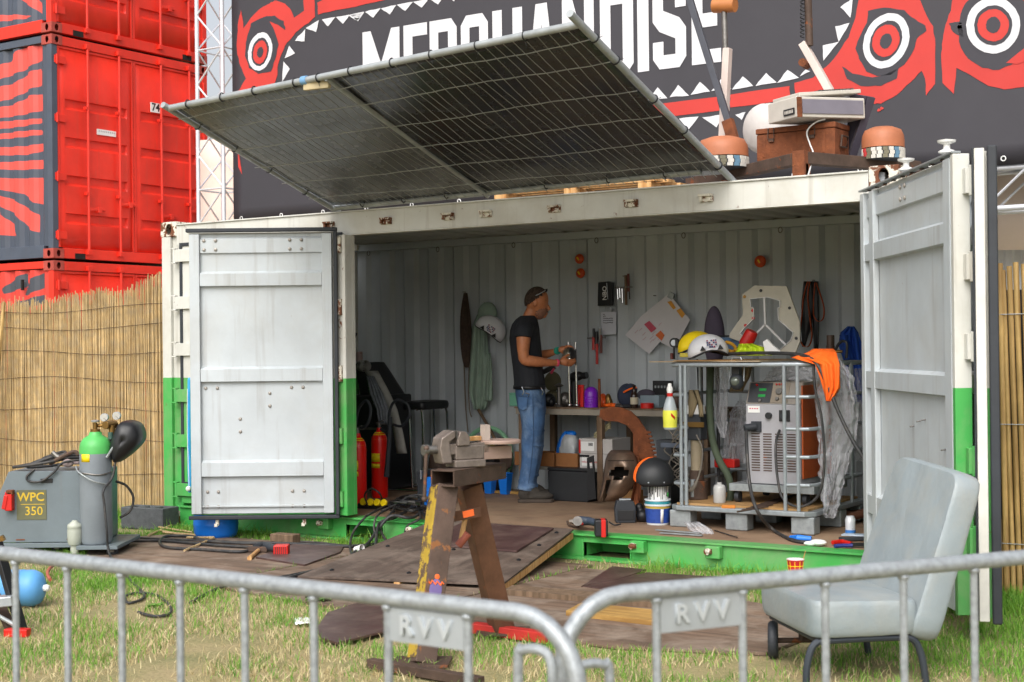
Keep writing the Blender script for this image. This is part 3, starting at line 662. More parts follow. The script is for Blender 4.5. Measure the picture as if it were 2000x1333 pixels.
decal([(1325, 810), (1350, 975), (1328, 930)], m_pr, 'monster_drip', 0, **z1)
decal(wob([(1400, 130), (1470, 95), (1530, 90), (1580, 120), (1592, 170), (1550, 140), (1500, 120), (1530, 170), (1552, 250), (1535, 330), (1512, 400), (1440, 412), (1390, 380), (1365, 310), (1370, 240), (1385, 180)]), m_pd, 'eye_socket', 1, **z1)
decal(elp(1450, 288, 66, 108, 10), m_pw, 'eye_white', 2, **z1); decal(elp(1450, 290, 47, 80, 10), m_pd, 'eye_ring', 3, **z1); decal(elp(1450, 292, 38, 66, 10), m_pr, 'iris', 4, **z1); decal(elp(1450, 292, 17, 30, 10), m_pd, 'pupil', 5, **z1)
decal(wob([(1770, 15), (1772, 82), (1870, 60), (2040, 25), (2150, 0), (2150, -90), (1900, -60)]), m_pr, 'jaw', 0, **z1)
for i, tr in enumerate([((1572, 455), (1580, 345), (1616, 385)), ((1588, 325), (1612, 255), (1643, 300)), ((1643, 228), (1700, 165), (1698, 232)), ((1705, 158), (1780, 112), (1760, 180)), ((1795, 112), (1868, 95), (1830, 150)), ((1872, 95), (1950, 82), (1912, 135)), ((1950, 82), (2030, 70), (1995, 120))]): decal(wob(tr, 2, 3, i), m_pw, 'tooth', 1, **z1)
for i in range(1, 8):
    x = i * 90 - 90 + 88; y = 85 - (i - 1) * 18.5
    decal(wob([(x, y), (x + 88, y - 20), (x + 48, y + 34)], 2, 3, i), m_pw, 'tooth', 1, **z2)
for i in range(3): decal(wob([(1520 + i * 115, 60 - i * 28 - 130), (1625 + i * 115, 36 - i * 28 - 130), (1580 + i * 115, 100 - i * 28 - 130)]), m_pw, 'tooth', 1, **z2)
# right faces
decal(wob([(1085, -60), (1395, -60), (1440, 60), (1490, 150), (1505, 250), (1503, 470), (1450, 535), (1448, 440), (1425, 395), (1370, 455), (1290, 530), (1200, 578), (1168, 580), (1060, 540), (925, 520), (740, 550), (725, 545), (718, 465), (820, 435), (900, 370), (960, 300), (1020, 210), (1060, 100)]), m_pr, 'monster_face', 0, **z3)
decal(wob([(1130, 60), (1220, 42), (1330, 60), (1390, 110), (1450, 145), (1455, 175), (1400, 215), (1380, 290), (1330, 360), (1250, 420), (1180, 425), (1120, 400), (1080, 330), (1058, 270), (1070, 230), (1120, 130)]), m_pd, 'eye_socket', 1, **z3)
decal(wob([(985, 370), (1040, 410), (1150, 435), (1230, 415), (1300, 380), (1290, 440), (1200, 480), (1090, 482), (1010, 440)]), m_pd, 'brow', 1, **z3)
decal(elp(1230, 228, 122, 160, 24), m_pw, 'eye_white', 2, **z3); decal(elp(1228, 228, 84, 118, 24), m_pd, 'eye_ring', 3, **z3); decal(elp(1228, 228, 74, 92, 20), m_pr, 'iris', 4, **z3); decal(elp(1228, 230, 32, 44, 20), m_pd, 'pupil', 5, **z3)
decal(wob([(1605, -60), (1590, 60), (1560, 140), (1545, 220), (1537, 300), (1545, 465), (1605, 525), (1622, 380), (1700, 420), (1800, 480), (1890, 500), (1998, 485), (2140, 460), (2260, 400), (2300, 500), (2380, 300), (2350, 60), (2280, -60)]), m_pr, 'monster_face', 0, **z3)
decal(elp(1835, 155, 205, 235, 10, amp=6), m_pd, 'eye_socket', 1, **z3); decal(wob([(1580, 130), (1650, 120), (1660, 210), (1600, 180)]), m_pd, 'brow', 1, **z3); decal(wob([(1900, 350), (1998, 270), (2100, 200), (2100, 300), (1960, 360)]), m_pr, 'brow', 2, **z3)
decal(elp(1826, 142, 150, 158, 10), m_pw, 'eye_white', 3, **z3); decal(elp(1826, 142, 106, 112, 10), m_pd, 'eye_ring', 4, **z3); decal(elp(1826, 142, 88, 90, 10), m_pr, 'iris', 5, **z3); decal(elp(1826, 140, 40, 46, 10), m_pd, 'pupil', 6, **z3)
decal(wob([(-160, 598), (285, 540), (300, 620), (-160, 668)]), m_pr, 'jaw', 0, **z3); decal(wob([(360, 528), (690, 480), (695, 555), (360, 602)]), m_pr, 'jaw', 0, **z3)
for i, tr in enumerate([((-230, 570), (-120, 560), (-175, 505)), ((-100, 560), (10, 548), (-45, 490)), ((20, 542), (130, 535), (70, 475)), ((140, 530), (250, 510), (190, 458)), ((255, 510), (365, 495), (310, 443)), ((370, 500), (490, 480), (430, 428)), ((500, 480), (620, 460), (560, 408)), ((622, 465), (745, 435), (680, 390)), ((750, 425), (805, 400), (782, 388)), ((880, 340), (965, 235), (875, 255)), ((965, 235), (1025, 130), (943, 150)), ((1030, 100), (1045, -10), (975, 40)), ((75, 662), (185, 650), (130, 722)), ((205, 655), (322, 640), (285, 712)), ((390, 640), (445, 625), (425, 672)), ((-50, 680), (60, 665), (10, 730)), ((-160, 695), (-60, 682), (-110, 745))]): decal(wob(tr, 2, 3, i), m_pw, 'tooth', 1, **z3)
for cx, cy in ((1190, 615), (1205, 605)): decal(elp(cx, cy, 12, 8, 0, 10, 3), m_pr, 'paint_fleck', 1, **z3)
# block letters
k = .22                                                     # stem as a share of the letter width 1
def LP(ch):
    c = .16
    if ch == 'M': return [[(0, 0), (.27, 0), (.27, .55), (.5, .2), (.73, .55), (.73, 0), (1, 0), (1, 1), (.78, 1), (.5, .55), (.22, 1), (0, 1)]]
    if ch == 'E': return [[(0, 0), (1, 0), (1, .16), (.38, .16), (.38, .42), (.88, .42), (.88, .58), (.38, .58), (.38, .84), (1, .84), (1, 1), (0, 1)]]
    if ch == 'R': return [[(0, 0), (.32, 0), (.32, .38), (.46, .38), (.66, 0), (1, 0), (.76, .42), (1, .52), (1, .88), (.8, 1), (0, 1)], [(.32, .53), (.32, .84), (.68, .84), (.68, .53)]]
    if ch == 'C': return [[(.2, 0), (.8, 0), (1, .12), (1, .36), (.68, .36), (.68, .16), (.32, .16), (.32, .84), (.68, .84), (.68, .64), (1, .64), (1, .88), (.8, 1), (.2, 1), (0, .88), (0, .12)]]
    if ch == 'H': return [[(0, 0), (.32, 0), (.32, .42), (.68, .42), (.68, 0), (1, 0), (1, 1), (.68, 1), (.68, .58), (.32, .58), (.32, 1), (0, 1)]]
    if ch == 'A': return [[(0, 0), (.3, 0), (.36, .2), (.64, .2), (.7, 0), (1, 0), (.7, 1), (.3, 1)], [(.4, .34), (.5, .75), (.6, .34)]]
    if ch == 'N': return [[(0, 0), (.3, 0), (.3, .6), (.68, 0), (1, 0), (1, 1), (.7, 1), (.7, .42), (.32, 1), (0, 1)]]
    if ch == 'D': return [[(0, 0), (.8, 0), (1, .12), (1, .88), (.8, 1), (0, 1)], [(.32, .16), (.32, .84), (.68, .84), (.68, .16)]]
    if ch == 'I': return [[(0, 0), (1, 0), (1, 1), (0, 1)]]
    if ch == 'S': return [[(.2, 0), (.8, 0), (1, .12), (1, .46), (.8, .58), (.32, .68), (.32, .84), (.68, .84), (.68, .7), (1, .7), (1, .88), (.8, 1), (.2, 1), (0, .88), (0, .56), (.2, .44), (.68, .34), (.68, .16), (.32, .16), (.32, .32), (0, .32), (0, .12)]]
eds = [-1.281, -.773, -.718, -.404, -.37, -.018, .035, .377, .434, .798, .86, 1.195, 1.273, 1.638, 1.708, 2.078, 2.123, 2.246, 2.29, 2.644, 2.703, 3.005]
for i, ch in enumerate('MERCHANDISE'):
    u0, u1 = eds[2 * i], eds[2 * i + 1]; P = [[V((u0 + x * (u1 - u0), VB + .003, 4.055 + z * .82)) for x, z in lp] for lp in LP(ch)]
    MB().prism(P[0], (0, -.001, 0), P[1:]).build('letter', m_pw, ban, smooth=0)
for u in [-3.1 + k * .62 for k in range(20)]:
    MB().tube([(u + .02 * math.cos(a), VB - .012, 2.94 + .02 * math.sin(a)) for a in [j * math.pi / 5 for j in range(10)]], .005, 5, True).build('eyelet', m_white, ban)
m_beige = mat('beige_cloth', 'e8d6ca', .8, var=.12, vs=1.5, bump=.2, bs=4)
cl = MB().grid([[V((-4.8 + 15.8 * i / 60, 5.2 + .06 * math.sin(i * 1.1) + .05 * math.sin(i * .37), 2.26 + 1.85 * j / 6 + (.03 * math.sin(i * .6) if j == 0 else 0))) for i in range(61)] for j in range(7)]).build('cloth_screen', m_beige, smooth=180, solid=.004)
tag(cl, 'beige cloth screen hanging behind the trusses and the banner', 'cloth')
cab = thing('white_cabin', 'pale site cabin wall seen above the reed fence at the right edge', 'cabin', (2, 6.9, 0))
MB().grid(corrugated(-6, 11, .16, .02, lambda a, d: (V((a, 5.7 + d, 0)), V((a, 5.7 + d, 2.6))))).build('wall', mat('cabin_white', 'd6dade', .5, var=.08), cab, smooth=0, solid=.003)
MB().box((-6, 5.68, 2.6), (11, 8, 2.68)).build('roof', m_slate, cab)
# ================================================================ reed fences
m_reed = mat('dry_reed', 'c7ab7a', .75, var=.35, vs=9, wave=('94794e', (60, 60, 1.2)), dust=('9a9384', .45, 14))
m_cane = mat('bamboo_cane', 'b5965e', .65, var=.3, vs=5, wave=('85683a', (40, 40, 2)))
fen = thing('reed_fence', 'tan reed mat fence between the red containers and the container', 'fence', (-1.8, .4, 0))
rb = MB(); rnd = random.Random(4); u = -5.4
def ftop(u): 
    px = [(-6, 1.80), (-2.53, 1.874), (-1.95, 1.86), (-1.547, 1.907), (-1.15, 1.93), (-.85, 1.92), (-.6, 2.0), (-.4, 2.07), (-.2, 2.09), (.2, 2.1)]
    for (a, za), (b, zb) in zip(px, px[1:]):
        if a <= u <= b: return za + (zb - za) * (u - a) / (b - a)
    return 1.85
while u < -.012:
    w = rnd.uniform(.005, .0105); v = .4 + rnd.uniform(-.008, .008); le = rnd.gauss(0, .006); z = ftop(u) + rnd.gauss(0, .022)
    b = .03 * math.sin(u * 2.1); rb.tube([(u, v + b, -.02), (u + le * .5, v + b + rnd.gauss(0, .004), z * .5), (u + le, v + b, z)], [w * .5, w * .55, w * .42], 5)
    rb.tube([(u + .004, v + b + .016, -.02), (u + .004 + le, v + b + .016, z * rnd.uniform(.93, .99))], [w * .8, w * .7], 4)
    u += w * rnd.uniform(.68, 1.0)
rb.build('reeds', m_reed, fen, smooth=60, kind='stuff')
for z in (.35, .62, .9, 1.16, 1.4, 1.62, 1.78):
    MB().tube(spline([(a, .4 + .03 * math.sin(a * 2.1) - .014, z + .025 * math.sin(a * 2.3 + z * 5)) for a in [-5.4 + k * .45 for k in range(12)] + [-.03]], 4), .0022, 4).build('tie_wire', m_rustd, fen)
tag(MB().tube([PV(-12, 880, .22), PV(-3, 700, .3), PV(8, 590, .36)], [.022, .02, .016], 7).build('bamboo_pole', m_cane), 'thick bamboo pole leaning on the reed fence at the left edge', 'pole')
fe2 = thing('bamboo_fence', 'bamboo cane fence at the right edge beside the folded door', 'fence', (7.4, -.15, 0))
u = 6.52; i = 0
while u < 8.6:
    w = rnd.uniform(.026, .034); z = 1.83 + rnd.gauss(0, .025); x1 = u - .035 + rnd.gauss(0, .008)
    pts = []; 
    for kk in range(9):
        t = kk / 8; pts.append(V((u + (x1 - u) * t, -.15 + rnd.gauss(0, .003), z * t)))
    MB().tube(pts, [w / 2 * (1 + .1 * (k % 2)) for k in range(9)], 8).build('cane', m_cane, fe2, smooth=60)
    u += w + rnd.choice((.003, .006, .018)); i += 1
for z in (.3, .95, 1.55): MB().tube([(6.48, -.168, z), (8.62, -.168, z + .01)], .0025, 5).build('tie_wire', m_galv, fe2)
tag(MB().box((6.5, .3, 0), (9.5, .36, 1.7)).build('gap_shade_screen', m_dk), 'dark screen added behind the bamboo fence to blacken the gaps between its canes', 'screen')  # added sheet, stands in for the darkness between the canes
# ================================================================ things on the roof
RZ = 2.418
fr = thing('scrap_sculpture', 'rusty welded steel frame with orange domes and jointed arms on the container roof', 'sculpture', (5.1, .8, RZ))
zc = 2.56; cN, cL, cR = V((5.35, .3, zc)), V((4.15, 1.17, zc)), V((5.78, 1.22, zc))
for a, b in ((cN, cL), (cN, cR), (cL, V((4.9, 2.0, zc))), (V((4.9, 2.0, zc)), cR)):
    MB().bar(a, b, .075, .075).build('beam', m_rustd, fr, bevel=.004)
for p in (cN, cL, cR, V((4.9, 2.0, zc)), cN.lerp(cL, .62)): MB().box((p.x - .04, p.y - .04, RZ - .02), (p.x + .04, p.y + .04, zc - .036)).build('foot', m_rust, fr, bevel=.003)
MB().bar(cN + V((-.0, -.03, .04)), cN + V((0, -.03, -.14)), .08, .07, (0, 1, 0)).build('corner_post', m_rust, fr, bevel=.003)
m_dome = mat('faded_orange_dome', 'ae6a48', .55, var=.2, vs=6, spots=('7a4a34', .45, 9))
tread = [mat('tread_white', 'c8c4bc', .7, spots=('5a5048', .5, 30)), mat('tread_blue', '5d7f96', .7, spots=('5a5048', .5, 30)), mat('tread_red', 'c23a3a', .7), mat('tread_olive', '6f6a56', .7, spots=('b8b4aa', .5, 30))]
for cpx, cpy, rr, hh in ((1412, 330, .17, .14), (1725, 313, .135, .13)):
    p = PZ(cpx, cpy, zc + .02); 
    dm = MB().lathe([(rr, .075), (rr, .12), (rr * .97, .155), (rr * .85, .19), (rr * .5, .21), (.001, .215)], p, 28).build('dome', m_dome, fr, smooth=60)
    MB().lathe([(rr * .98, 0), (rr * .98, .07)], p, 28).build('tyre_band', m_rubber, dm)
    for j in range(22):
        a = 2 * math.pi * j / 22; m = rotz(a).to_3x3()
        b = MB(); c = V((math.cos(a), math.sin(a), 0)) * (rr - .003)
        for kz in range(3): b.boxc(p + c + V((0, 0, .012 + kz * .023)) + m @ V((0, .007 * (kz % 2), 0)), (.012, rr * .235, .0232), m)
        b.build('tread_block', tread[(0, 0, 3, 0, 1, 0, 2, 3)[j % 8]], dm, bevel=.002)
def Pr(x, y, v=.85): return PV(x, y, v)
MB().bar(Pr(1338, -30), Pr(1425, 245), .035, .045).build('strut', mat('dark_grey_tube', '50525a', .5, .3), fr, bevel=.003)
MB().bar(Pr(1421, 235, .84), Pr(1443, 312, .84), .05, .075).build('strut_bracket', m_rust, fr, bevel=.003)
MB().cyl(Pr(1410, 290, .78), Pr(1424, 287, .82), .016).build('bolt', m_galv, fr)
m_pk = mat('pale_pink_plate', 'd2c2ba', .5, var=.08)
MB().bar(Pr(1412, 280, 1.0), Pr(1421, 95, 1.0), .06, .05).build('arm_plate', m_pk, fr, bevel=.004)
MB().cyl(Pr(1417, 110, 1.0), Pr(1414, 15, 1.0), .02).build('arm_piston', m_steel, fr)
MB().cyl(Pr(1394, 12, 1.0), Pr(1436, 10, 1.0), .05).build('arm_roller', mat('orange_roller', 'b4713c', .5, spots=('7a4a34', .4, 9)), fr)
MB().bar(Pr(1568, 85, 1.15), Pr(1640, 212, 1.15), .065, .05).build('arm_plate', m_pk, fr, bevel=.004)
MB().cyl(Pr(1581, 90, 1.15), Pr(1577, -30, 1.15), .026).build('arm_tube', m_rustd, fr)
sp = [Pr(1567, 75 - j * 1.05, 1.12) + V((.013 * math.cos(j * .9), .013 * math.sin(j * .9), 0)) for j in range(100)]; MB().tube(sp, .004, 5).build('spring', m_black, fr)
MB().cyl(Pr(1567, 122, 1.05), Pr(1576, 128, 1.2), .028).build('pivot', m_rust, fr)
# ammunition box
ab = thing('ammunition_box', 'rusty metal ammunition box with wire clasps under the old appliance', 'metal box', (5.1, .9, 2.6))
xa = TR(PV(1478, 316, .72)) @ rotz(-.03)
bw, bd, bh = .55, .24, .215
MB(xa).box((0, 0, 0), (bw, bd, bh - .04)).build('body', m_rust, ab, bevel=.006)
MB(xa).box((-.006, -.006, bh - .038), (bw + .006, bd + .006, bh)).build('lid', m_rust, ab, bevel=.008)
for f in (.1, .5, .86): MB(xa).box((bw * f - .012, -.005, .02), (bw * f + .012, 0, bh - .05)).build('pressed_rib', m_rust, ab, bevel=.003)
for f in (.2, .72):
    c = MB(xa).tube([(bw * f - .02, -.012, bh - .005), (bw * f - .022, -.014, bh - .075), (bw * f + .022, -.014, bh - .075), (bw * f + .02, -.012, bh - .005)], .004, 6).boxc((bw * f, -.008, bh - .085), (.035, .012, .02)).build('clasp', m_rustd, ab)
MB(xa).tube([(bw + .012, .07, .06), (bw + .02, .07, .13), (bw + .02, .17, .13), (bw + .012, .17, .06), (bw + .012, .07, .06)], .007, 6).build('end_handle', m_rustd, ab)
# old appliance on it, keys on top
ap = thing('old_tape_deck', 'old grey portable appliance with a tilted lid lying on the rusty box', 'appliance', (5.2, .9, 2.83))
xq = TR(PZ(1557, 229, (xa @ V((0, 0, bh))).z + .012)) @ rotz(R(57)) @ Matrix.Rotation(R(-2), 4, 'Y') @ Matrix.Scale(1.16, 4)
m_cream = mat('aged_cream_plastic', 'c4beb4', .5, var=.1, spots=('8a7055', .4, 15))
MB(xq).box((0, 0, .0), (.46, .28, .115)).build('case', m_cream, ap, bevel=.008)
MB(xq).box((.035, -.006, .02), (.445, -.0005, .1)).build('front_panel', mat('brushed_panel', '8a8590', .35, .4, var=.1), ap, bevel=.002)
MB(xq).box((.0, -.008, .0), (.03, -.0005, .11)).build('rust_strip', m_rust, ap)
MB(xq).box((-.006, .02, .02), (-.0005, .12, .055)).build('badge', m_black, ap)
for kk in range(6): MB(xq).box((-.0075, .03 + kk * .014, .028), (-.0062, .038 + kk * .014, .046)).build('badge_mark', m_cream, ap)
lid = MB(xq @ TR(.0, .1, .118) @ Matrix.Rotation(R(-4), 4, 'Y')).box((.05, -.06, 0), (.47, .2, .022)).build('top_tray', m_cream, ap, bevel=.005)
for kx in range(9): MB(xq @ TR(.0, .1, .118) @ Matrix.Rotation(R(-4), 4, 'Y')).box((.19 + kx * .027, -.055, .0225), (.21 + kx * .027, .0, .03)).build('key', m_steel, lid)
tag(MB().tube(spline([Pr(1612, 233, .68), Pr(1592, 240, .66), Pr(1576, 258, .66), Pr(1582, 282, .66), Pr(1588, 300, .55), Pr(1582, 330, .3), Pr(1577, 347, .1)], 6), .005, 6).build('white_cable', m_white), 'thin white cable hanging from the old appliance over the rusty frame', 'cable')
dr = thing('ribbed_drum', 'white ribbed plastic drum lying behind the rusty box', 'drum', (4.9, 1.35, 2.6))
ax = (RT * .8 + FW * .6).normalized(); c0 = PV(1478, 250, 1.25); md = V((0, 0, 1)).rotation_difference(ax).to_matrix()
MB().lathe([(.001, -.01), (.13, 0), (.165, .03), (.175, .05), (.17, .07), (.185, .11), (.178, .13), (.19, .17), (.185, .2), (.19, .3), (.18, .34), (.15, .36), (.001, .365)], c0, 32, md).build('body', mat('dirty_white_drum', 'cfcac6', .6, var=.12, vs=8), dr, smooth=50)
bp_ = thing('steel_profile', 'dark bent steel profile standing upright beside the rusty box', 'steel profile', (5.5, 1, 2.6))
MB().prism([Pr(1650, 300, 1.0), Pr(1668, 300, 1.0), Pr(1706, 190, 1.0), Pr(1660, 182, 1.0)], (0, .02, 0)).build('web', mat('dark_violet_steel', '403c48', .5, .3, var=.2), bp_, bevel=.003)
MB().bar(Pr(1664, 305, .96), Pr(1701, 190, .96), .055, .05, tuple(RT)).build('flange', MATS['dark_violet_steel'], bp_, bevel=.003)
# ================================================================ foreground: barriers
m_bar = mat('galvanised_barrier', 'a2a8ac', .46, .4, var=.3, vs=55, bump=.2, bs=170, spots=('c2c6c8', .52, 70), dust=('85847e', .3, 9))
m_plate = mat('barrier_plate', 'a9afb3', .5, .35, var=.08, vs=20); m_emb = mat('embossed_letters', 'bfc5c9', .4, .35, var=.06)
ZB = .92
def barrier(name, label, P0, P1, ends, barpx, plates, loop):
    t = thing('crowd_barrier', label, 'barrier', (P0 + P1) * .5 - V((0, 0, ZB)), 'crowd barriers in the foreground'); d = (P1 - P0).normalized(); n = V((-d.y, d.x, 0))
    pts = []; r = .13; e0, e1 = ends
    lo = V((0, 0, .14 - ZB))
    def corner(P, s):                                        # P end, s=+1 direction of the rail leaving the corner
        return [P + V((0, 0, -r)) + V((0, 0, r * math.sin(a))) + d * s * (r - r * math.cos(a)) for a in [k * math.pi / 12 for k in range(7)]]
    left = [P0 + lo] + corner(P0, 1); right = corner(P1, -1)[::-1] + [P1 + lo]
    path = left + right
    MB().tube(path, .0168, 16).build('frame_tube', m_bar, t); MB().tube([P0 + lo, P1 + lo], .0175, 12).build('bottom_tube', m_bar, t)
    for x in barpx:
        q = (V(x) if not isinstance(x, (int, float)) else None)
        if q is None:
            rr = ray(x, 1200); k = (P0.x - CAM.x, P0.y - CAM.y); det = rr.x * -d.y + d.x * rr.y
            s = (k[0] * -d.y + d.x * k[1]) / det; q = CAM + rr * s
        MB().tube([V((q.x, q.y, ZB - .016)), V((q.x, q.y, .15))], .0085, 10).lathe([(.011, 0), (.013, .006), (.0095, .012)], (q.x, q.y, ZB - .024), 10).build('upright_bar', m_bar, t)
    for (xa, xb, z0, z1) in plates:
        ps = []
        for x in (xa, xb):
            rr = ray(x, 1200); k = (P0.x - CAM.x, P0.y - CAM.y); det = rr.x * -d.y + d.x * rr.y
            ps.append(CAM + rr * ((k[0] * -d.y + d.x * k[1]) / det))
        a, b = ps; a = V((a.x, a.y, 0)); b = V((b.x, b.y, 0)); nn = n if n.dot(FW) < 0 else -n
        pl = MB().prism([a + V((0, 0, z0)), b + V((0, 0, z0)), b + V((0, 0, z1)), a + V((0, 0, z1))], nn * .004).build('name_plate', m_plate, t, bevel=.001)
        c = (a + b) / 2 + V((0, 0, (z0 + z1) / 2)) + nn * .0065
        text_mesh('R V V', .052, frame4(c, (b - a) if (b - a).dot(RT) > 0 else (a - b), (0, 0, 1)), m_emb, pl, ext=.004, bold=.0012)
    for (pa, pb, zz) in loop:
        q = [pa + V((0, 0, zz - .3)), pa + V((0, 0, zz - .03)), pa.lerp(pb, .15) + V((0, 0, zz - .006)), pa.lerp(pb, .5) + V((0, 0, zz)), pa.lerp(pb, .85) + V((0, 0, zz - .006)), pb + V((0, 0, zz - .03)), pb + V((0, 0, zz - .06))]
        MB().tube(spline(q, 4), .0095, 10).build('coupling_hook', m_bar, t)
    for P in (P0 + d * .25, P1 - d * .25): MB().tube([V((P.x, P.y, .14)), P * 1 + V((0, 0, .1 - ZB)) + n * .02, V((P.x, P.y, .012)) + n * .3], .016, 8).tube([V((P.x, P.y, .14)), V((P.x, P.y, .012)) - n * .3], .016, 8).build('foot', m_bar, t)
    return t
bl0, bl1 = V((4.95, -6.02, ZB)), V((7.475, -6.09, ZB))
br0, br1 = V((7.345, -5.93, ZB)), V((8.68, -3.83, ZB))
def onl(x, P0, P1): rr = ray(x, 1280); d = (P1 - P0).normalized(); k = P0 - CAM; det = rr.x * -d.y + d.x * rr.y; q = CAM + rr * ((k.x * -d.y + d.x * k.y) / det); return V((q.x, q.y, 0))
barrier('', 'crowd barrier in the left foreground with an embossed name plate at its right end', bl0, bl1, (0, 1), [-370, -240, -165, -65, 31, 132, 238, 352, 478, 613, 758, 914], [(758, 915, .838, .903)], [(onl(1012, bl0, bl1), onl(1078, bl0, bl1), .858)])
barrier('', 'crowd barrier in the right foreground with an embossed name plate at its left end', br0, br1, (0, 1), [1282, 1450, 1612, 1765, 1903, 2040, 2160, 2270], [(1283, 1450, .836, .904)], [(onl(1190, br0, br1), onl(1115, br0, br1), .792)])
# ================================================================ vise stand
f1, f2 = PZ(824, 1296, .02), PZ(982, 1236, .02); mid = (f1 + f2) / 2
t1, t2 = PT(868, 950, mid - V((0, .12, 0))), PT(914, 946, mid + V((0, .12, 0)))
vs_ = thing('vise_stand', 'rusty steel trestle with yellow painted leg carrying the bench vise', 'stand', (mid.x, mid.y, 0))
m_yel = mat('worn_yellow_paint', 'b3952e', .7, var=.3, spots=('5a4636', .8, 14), bump=.2)
m_stand = mat('stand_rust', '6b4a36', .7, .25, var=.35, vs=9, bump=.3, spots=('8a4f2c', .6, 7))
up1 = (V((1, 0, 0)))
l1 = MB().bar(f1, t1, .1, .1, (0.5, .86, 0)).build('leg', mat('painted_leg', '5c4a40', .7, .2, var=.4, spots=('8a5a34', .66, 9), bump=.25), vs_, bevel=.005)
l2 = MB().bar(f2, t2, .1, .1, (0.5, .86, 0)).build('leg', m_stand, vs_, bevel=.005)
d1_ = (t1 - f1).normalized(); xx = d1_.cross(V((.5, .86, 0))).normalized(); yy = xx.cross(d1_)
for s in (1, -1):
    pass
nl = max((xx, -xx, yy, -yy), key=lambda w: w.dot(-RT * .8 - FW * .6))
MB().bar(f1 + nl * .0515 + d1_ * .02, t1 + nl * .0515 - d1_ * .01, .002, .099, nl.cross(d1_)).build('yellow_face', m_yel, l1)
fc = max((xx, -xx, yy, -yy), key=lambda w: w.dot(RT * .8 - FW * .6)); xx = fc.cross(d1_).normalized()
m_pur = mat('purple_spray', '6d5e92', .6, var=.15); m_ors = mat('orange_spray', 'e8672a', .6)
for f, w, h, mm in ((.40, .03, .05, m_pur), (.31, .042, .05, m_pur), (.35, .012, .02, m_white), (.475, .012, .012, m_ors)):
    p = f1.lerp(t1, f) + fc * .0505; MB().ell(p, (w, .0015, h), 12, frame4((0, 0, 0), xx, fc.cross(xx)) @ Matrix.Rotation(R(90), 4, 'X')).build('paint_mark', mm, l1)
sq = [f1.lerp(t1, .44 + .012 * math.sin(k * 2.1)) + fc * .0515 + xx * (-.035 + k * .008) for k in range(10)]; MB().tube(sq, .004, 5).build('paint_mark', m_ors, l1)
for f, p, q in ((f1, .17, .12), (f2, .17, .12)): MB().boxc((f.x, f.y, .026), (.25, .2, .012), rotz(.5).to_3x3()).build('foot_plate', m_rustd, vs_, bevel=.002)
a = PT(890, 1005, mid); MB().bar(PT(872, 1012, mid - V((0, .1, 0))), PT(938, 1000, mid + V((0, .07, 0))), .015, .045).build('brace', m_stand, vs_, bevel=.002)
MB().bar(PT(905, 1003, mid - V((0, .03, 0))) - FW * .06, PT(926, 998, mid) - FW * .06, .004, .03).build('paint_mark', m_ors, vs_)
bz = t1.z + .035
b0 = PT(864, 935, mid - V((0, .2, 0))); b1 = b0 + V((-.0, .47, 0)); b1 = V((b1.x - .03, b1.y, b0.z))
MB().hollow(b0, b1, .125, .075, .007).build('head_beam', m_rustd, vs_, bevel=.002)
tag(MB().bar(PZ(722, 1295, .03), PZ(940, 1332, .03), .045, .04).build('angle_iron', m_rustd, bevel=.003), 'dark rusty steel bar on the grass under the yellow leg', 'steel bar')
tag(MB().bar(PZ(925, 1226, .035), PZ(1072, 1246, .035), .06, .05).build('red_bar', mat('red_bar_paint', 'b8302a', .5, var=.2, spots=('6b3d22', .4, 15)), bevel=.004), 'red painted steel bar on the grass under the rusty leg', 'steel bar')
# hammer hanging in the stand
hm = thing('hanging_hammer', 'hammer with wooden handle hanging inside the trestle', 'hammer', PT(905, 1060, mid))
MB().tube([PT(909, 1010, mid), PT(900, 1058, mid)], .012, 8).build('handle', m_wood, hm); MB().cyl(PT(895, 1066, mid), PT(914, 1042, mid), .019).build('head', mat('reddish_handle', '9c5442', .6), hm)
# bench vise
vz = b0.z + .039; vc = b0.lerp(b1, .36); axv = (-RT * .85 - FW * .5); axv.z = 0; axv.normalize()
xv = frame4((vc.x, vc.y, vz), axv, V((0, 0, 1)).cross(axv))
vi = thing('bench_vise', 'grey cast iron bench vise bolted on the steel trestle', 'vise', (vc.x, vc.y, vz))
m_vise = mat('vise_iron', '7f746c', .5, .5, var=.3, vs=15, bump=.3, spots=('5f86a8', .3, 14))
MB(xv).box((-.1, -.05, 0), (.06, .05, .035)).box((-.1, -.035, .035), (.05, .035, .1)).build('base', m_vise, vi, bevel=.006)
MB(xv).box((-.13, -.03, .06), (.12, .03, .11)).build('slide', m_vise, vi, bevel=.004)
MB(xv).prism([(-.02, -.045, .1), (.045, -.045, .1), (.045, -.045, .135), (.03, -.045, .165), (-.0, -.045, .165), (-.02, -.045, .14)], (0, .09, 0)).build('fixed_jaw', m_vise, vi, bevel=.005)
MB(xv).prism([(.07, -.045, .02), (.12, -.045, .02), (.135, -.045, .09), (.125, -.045, .14), (.075, -.045, .17), (.052, -.045, .17), (.052, -.045, .14), (.085, -.045, .12)], (0, .09, 0)).build('moving_jaw', m_vise, vi, bevel=.008)
MB(xv).box((.047, -.048, .135), (.051, .048, .172)).build('jaw_plate', m_steel, vi)
MB(xv).cyl((.12, 0, .085), (.185, 0, .085), .02).cyl((.175, 0, .085), (.2, 0, .085), .026).build('screw_head', m_steel, vi, bevel=.003)
MB(xv).cyl((.19, .015, .09), (.2, .01, -.13), .0085).ell((.2, .01, -.135), (.013, .013, .013)).ell((.19, .016, .095), (.013, .013, .013)).build('handle', m_rustd, vi)
